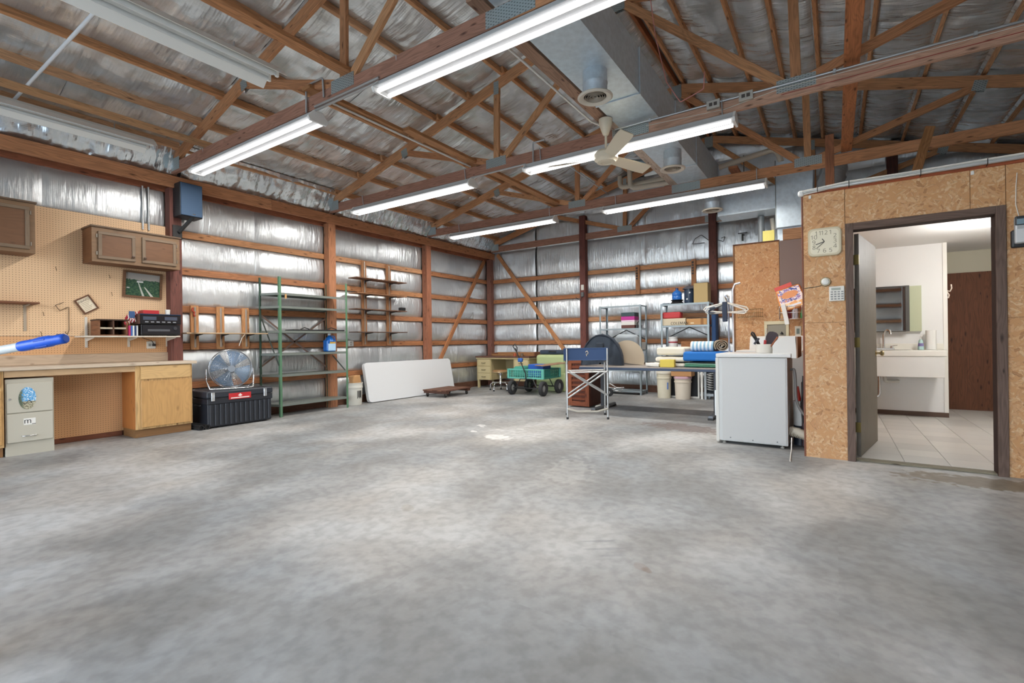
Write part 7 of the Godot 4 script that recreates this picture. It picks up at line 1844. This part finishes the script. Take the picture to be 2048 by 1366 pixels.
	for k in 3:
		put("cable", b().tube([Vector3(-0.24, 2.42 + k * 0.012, -5.235 + k * 0.012), Vector3(0.1, 2.448 + k * 0.009, -5.22 + k * 0.012), Vector3(0.5, 2.44 + k * 0.012, -5.213 + k * 0.006), Vector3(0.95, 2.455 + k * 0.007, -5.222 + k * 0.012), Vector3(3.3, 2.45 + k * 0.01, -5.22 + k * 0.01)], 0.007, 6), P(["d9d7cf", "b9bcba", "e0ded6"][k], 0.5), cd)
	for x in [-0.12, 0.115, 0.60, 1.0]:
		put("tie", b().tube([Vector3(x, 2.425, -5.243), Vector3(x, 2.43, -5.19), Vector3(x, 2.47, -5.19), Vector3(x, 2.478, -5.235)], 0.003, 5), M.black, cd)
	put("end_knob", b().rbox(Vector3(-0.275, 2.405, -5.27), Vector3(-0.225, 2.46, -5.215), 0.02), P("dfe2e0", 0.5), cd)
	for x in [-0.18, 0.92]:
		put("cable_clip", b().rbox(Vector3(x - 0.010, 2.375, -5.25), Vector3(x + 0.010, 2.405, -5.238), 0.003), P("e2e2de", 0.5), cd)


func build_washroom() -> void:
	var lamp := thing("washroom_lamp", "round white washroom ceiling lamp, hidden above the doorway", "lamp", Vector3(1.45, 2.28, -7.1))
	put("globe", b().lathe([Vector2(0, 2.25), Vector2(0.08, 2.255), Vector2(0.14, 2.28), Vector2(0.15, 2.33), Vector2(0, 2.335)], 24, Transform3D(Basis(), Vector3(1.45, 0, -7.1))), M.tube_lit, lamp)
	var l := OmniLight3D.new()
	l.name = "light"; l.light_color = Color("fbfaf8"); l.light_energy = WASH; l.light_size = 0.12; l.omni_range = 12.0; l.omni_attenuation = 2.0; l.shadow_enabled = true
	lamp.add_child(l)
	l.position = Vector3(0, -0.16, 0)
	# vanity
	var vt := thing("vanity", "white wall-hung vanity counter with a plain apron and basin", "vanity", Vector3(0.5, 0.56, -8.3))
	put("counter", b().rbox(Vector3(-0.11, 0.838, -8.575), Vector3(1.165, 0.915, -8.09), 0.010), P("e6e3da", 0.3), vt)
	put("apron", b().box(Vector3(-0.11, 0.57, -8.13), Vector3(1.145, 0.838, -8.10), 0.003), P("e0dfda", 0.45), vt)
	put("end_panel", b().box(Vector3(1.121, 0.571, -8.57), Vector3(1.144, 0.837, -8.131), 0.003), P("e0dfda", 0.45), vt)
	put("backsplash", b().rbox(Vector3(-0.11, 0.91, -8.578), Vector3(1.2, 1.0, -8.56), 0.006), P("e3dfd3", 0.3), vt)
	put("basin", b().lathe([Vector2(0.20, 0.918), Vector2(0.185, 0.921), Vector2(0.17, 0.916), Vector2(0, 0.916)], 28, Transform3D(Basis(Vector3.RIGHT * 1.2, Vector3.UP, Vector3.BACK * 0.8), Vector3(0.60, 0, -8.32))), P("d9d5c9", 0.25), vt)
	var fc := thing("faucet", "chrome gooseneck faucet with two lever handles on the vanity", "faucet", Vector3(0.57, 0.915, -8.48))
	put("spout", b().tube([Vector3(0.56, 0.92, -8.50), Vector3(0.56, 1.12, -8.50), Vector3(0.575, 1.17, -8.48), Vector3(0.60, 1.19, -8.44), Vector3(0.625, 1.175, -8.40), Vector3(0.63, 1.13, -8.39)], 0.014, 10), M.chrome, fc)
	put("base_plate", b().rbox(Vector3(0.45, 0.916, -8.54), Vector3(0.68, 0.94, -8.47), 0.008), M.chrome, fc)
	for x in [0.48, 0.65]:
		put("handle", b().lathe([Vector2(0, 0.94), Vector2(0.02, 0.94), Vector2(0.017, 0.97), Vector2(0, 0.975)], 12, Transform3D(Basis(), Vector3(x, 0, -8.505))).beam(Vector3(x, 0.97, -8.505), Vector3(x + signf(x - 0.56) * 0.06, 0.978, -8.49), 0.014, 0.008), M.chrome, fc)
	var tw := thing("paper_towel_roll", "upright white paper towel roll at the vanity's right end", "paper towel", Vector3(1.06, 0.916, -8.46))
	put("roll", b().lathe([Vector2(0.018, 0.918), Vector2(0.056, 0.918), Vector2(0.056, 1.175), Vector2(0.018, 1.175), Vector2(0.018, 0.918)], 26, Transform3D(Basis(), Vector3(1.06, 0, -8.46))), P("e3e2dd", 0.9), tw)
	put("core", b().lathe([Vector2(0.017, 0.918), Vector2(0.0175, 1.176), Vector2(0.014, 1.176), Vector2(0.014, 0.918)], 18, Transform3D(Basis(), Vector3(1.06, 0, -8.46))), P("8f8171", 0.9), tw)
	var sp := thing("soap_bottle", "small clear-green soap pump bottle beside the towel roll", "soap bottle", Vector3(0.95, 0.916, -8.42))
	put("bottle", b().lathe([Vector2(0, 0.917), Vector2(0.034, 0.917), Vector2(0.032, 0.97), Vector2(0.022, 1.04), Vector2(0.012, 1.055), Vector2(0, 1.055)], 16, Transform3D(Basis(), Vector3(0.95, 0, -8.42))), P("a9c9c4", 0.2), sp)
	put("label", b().lathe([Vector2(0.0325, 0.965), Vector2(0.0285, 1.005)], 16, Transform3D(Basis(), Vector3(0.95, 0, -8.42))), P("7a6fa0", 0.5), sp)
	put("pump", b().tube([Vector3(0.95, 1.055, -8.42), Vector3(0.95, 1.095, -8.42), Vector3(0.97, 1.10, -8.41)], 0.006, 8), P("e6e4df", 0.4), sp)
	# mirror cabinet
	var mc := thing("mirror_cabinet", "mirror-fronted cabinet with a dark edge and pale green side above the vanity", "mirror cabinet", Vector3(0.5, 1.165, -8.5))
	put("body", b().box(Vector3(-0.05, 1.165, -8.578), Vector3(0.80, 1.785, -8.47), 0.002), P("55524c", 0.5), mc)
	put("mirror", b().box(Vector3(-0.04, 1.175, -8.471), Vector3(0.795, 1.775, -8.462), 0.001), P("eef0ee", 0.03, 1.0), mc)
	put("top_rail", b().box(Vector3(-0.05, 1.775, -8.475), Vector3(0.84, 1.79, -8.455), 0.002), P("4b4946", 0.4, 0.5), mc)
	put("dark_edge", b().box(Vector3(0.798, 1.168, -8.578), Vector3(0.842, 1.785, -8.458), 0.002), P("4a4844", 0.5), mc)
	put("pale_panel", b().box(Vector3(0.842, 1.168, -8.578), Vector3(0.975, 1.785, -8.53), 0.002), P("b9bd9d", 0.6), mc)
	# drain under the vanity
	pipe_run("drain_pipe", "chrome drain trap under the vanity by the door's edge", "pipe", [Vector3(0.50, 0.57, -8.40), Vector3(0.50, 0.30, -8.40), Vector3(0.46, 0.26, -8.40), Vector3(0.42, 0.30, -8.40), Vector3(0.42, 0.42, -8.42), Vector3(0.42, 0.45, -8.58)], 0.02, M.chrome)
	pipe_run("drain_pipe", "white tailpiece and wall pipe under the vanity", "pipe", [Vector3(0.56, 0.56, -8.38), Vector3(0.56, 0.49, -8.38), Vector3(0.66, 0.48, -8.50), Vector3(0.72, 0.48, -8.578)], 0.022, P("d9d7cf", 0.4))
	var hk := thing("robe_hook", "pale robe hook on the edge of the white washroom wall", "hook", Vector3(1.25, 1.66, -8.6))
	put("hook", b().tube([Vector3(1.243, 1.70, -8.60), Vector3(1.275, 1.69, -8.59), Vector3(1.29, 1.73, -8.58), Vector3(1.285, 1.78, -8.58)], 0.008, 8).tube([Vector3(1.243, 1.69, -8.60), Vector3(1.265, 1.64, -8.59), Vector3(1.255, 1.60, -8.59)], 0.008, 8), P("e6d6c6", 0.35), hk)


const WASH := 1.0
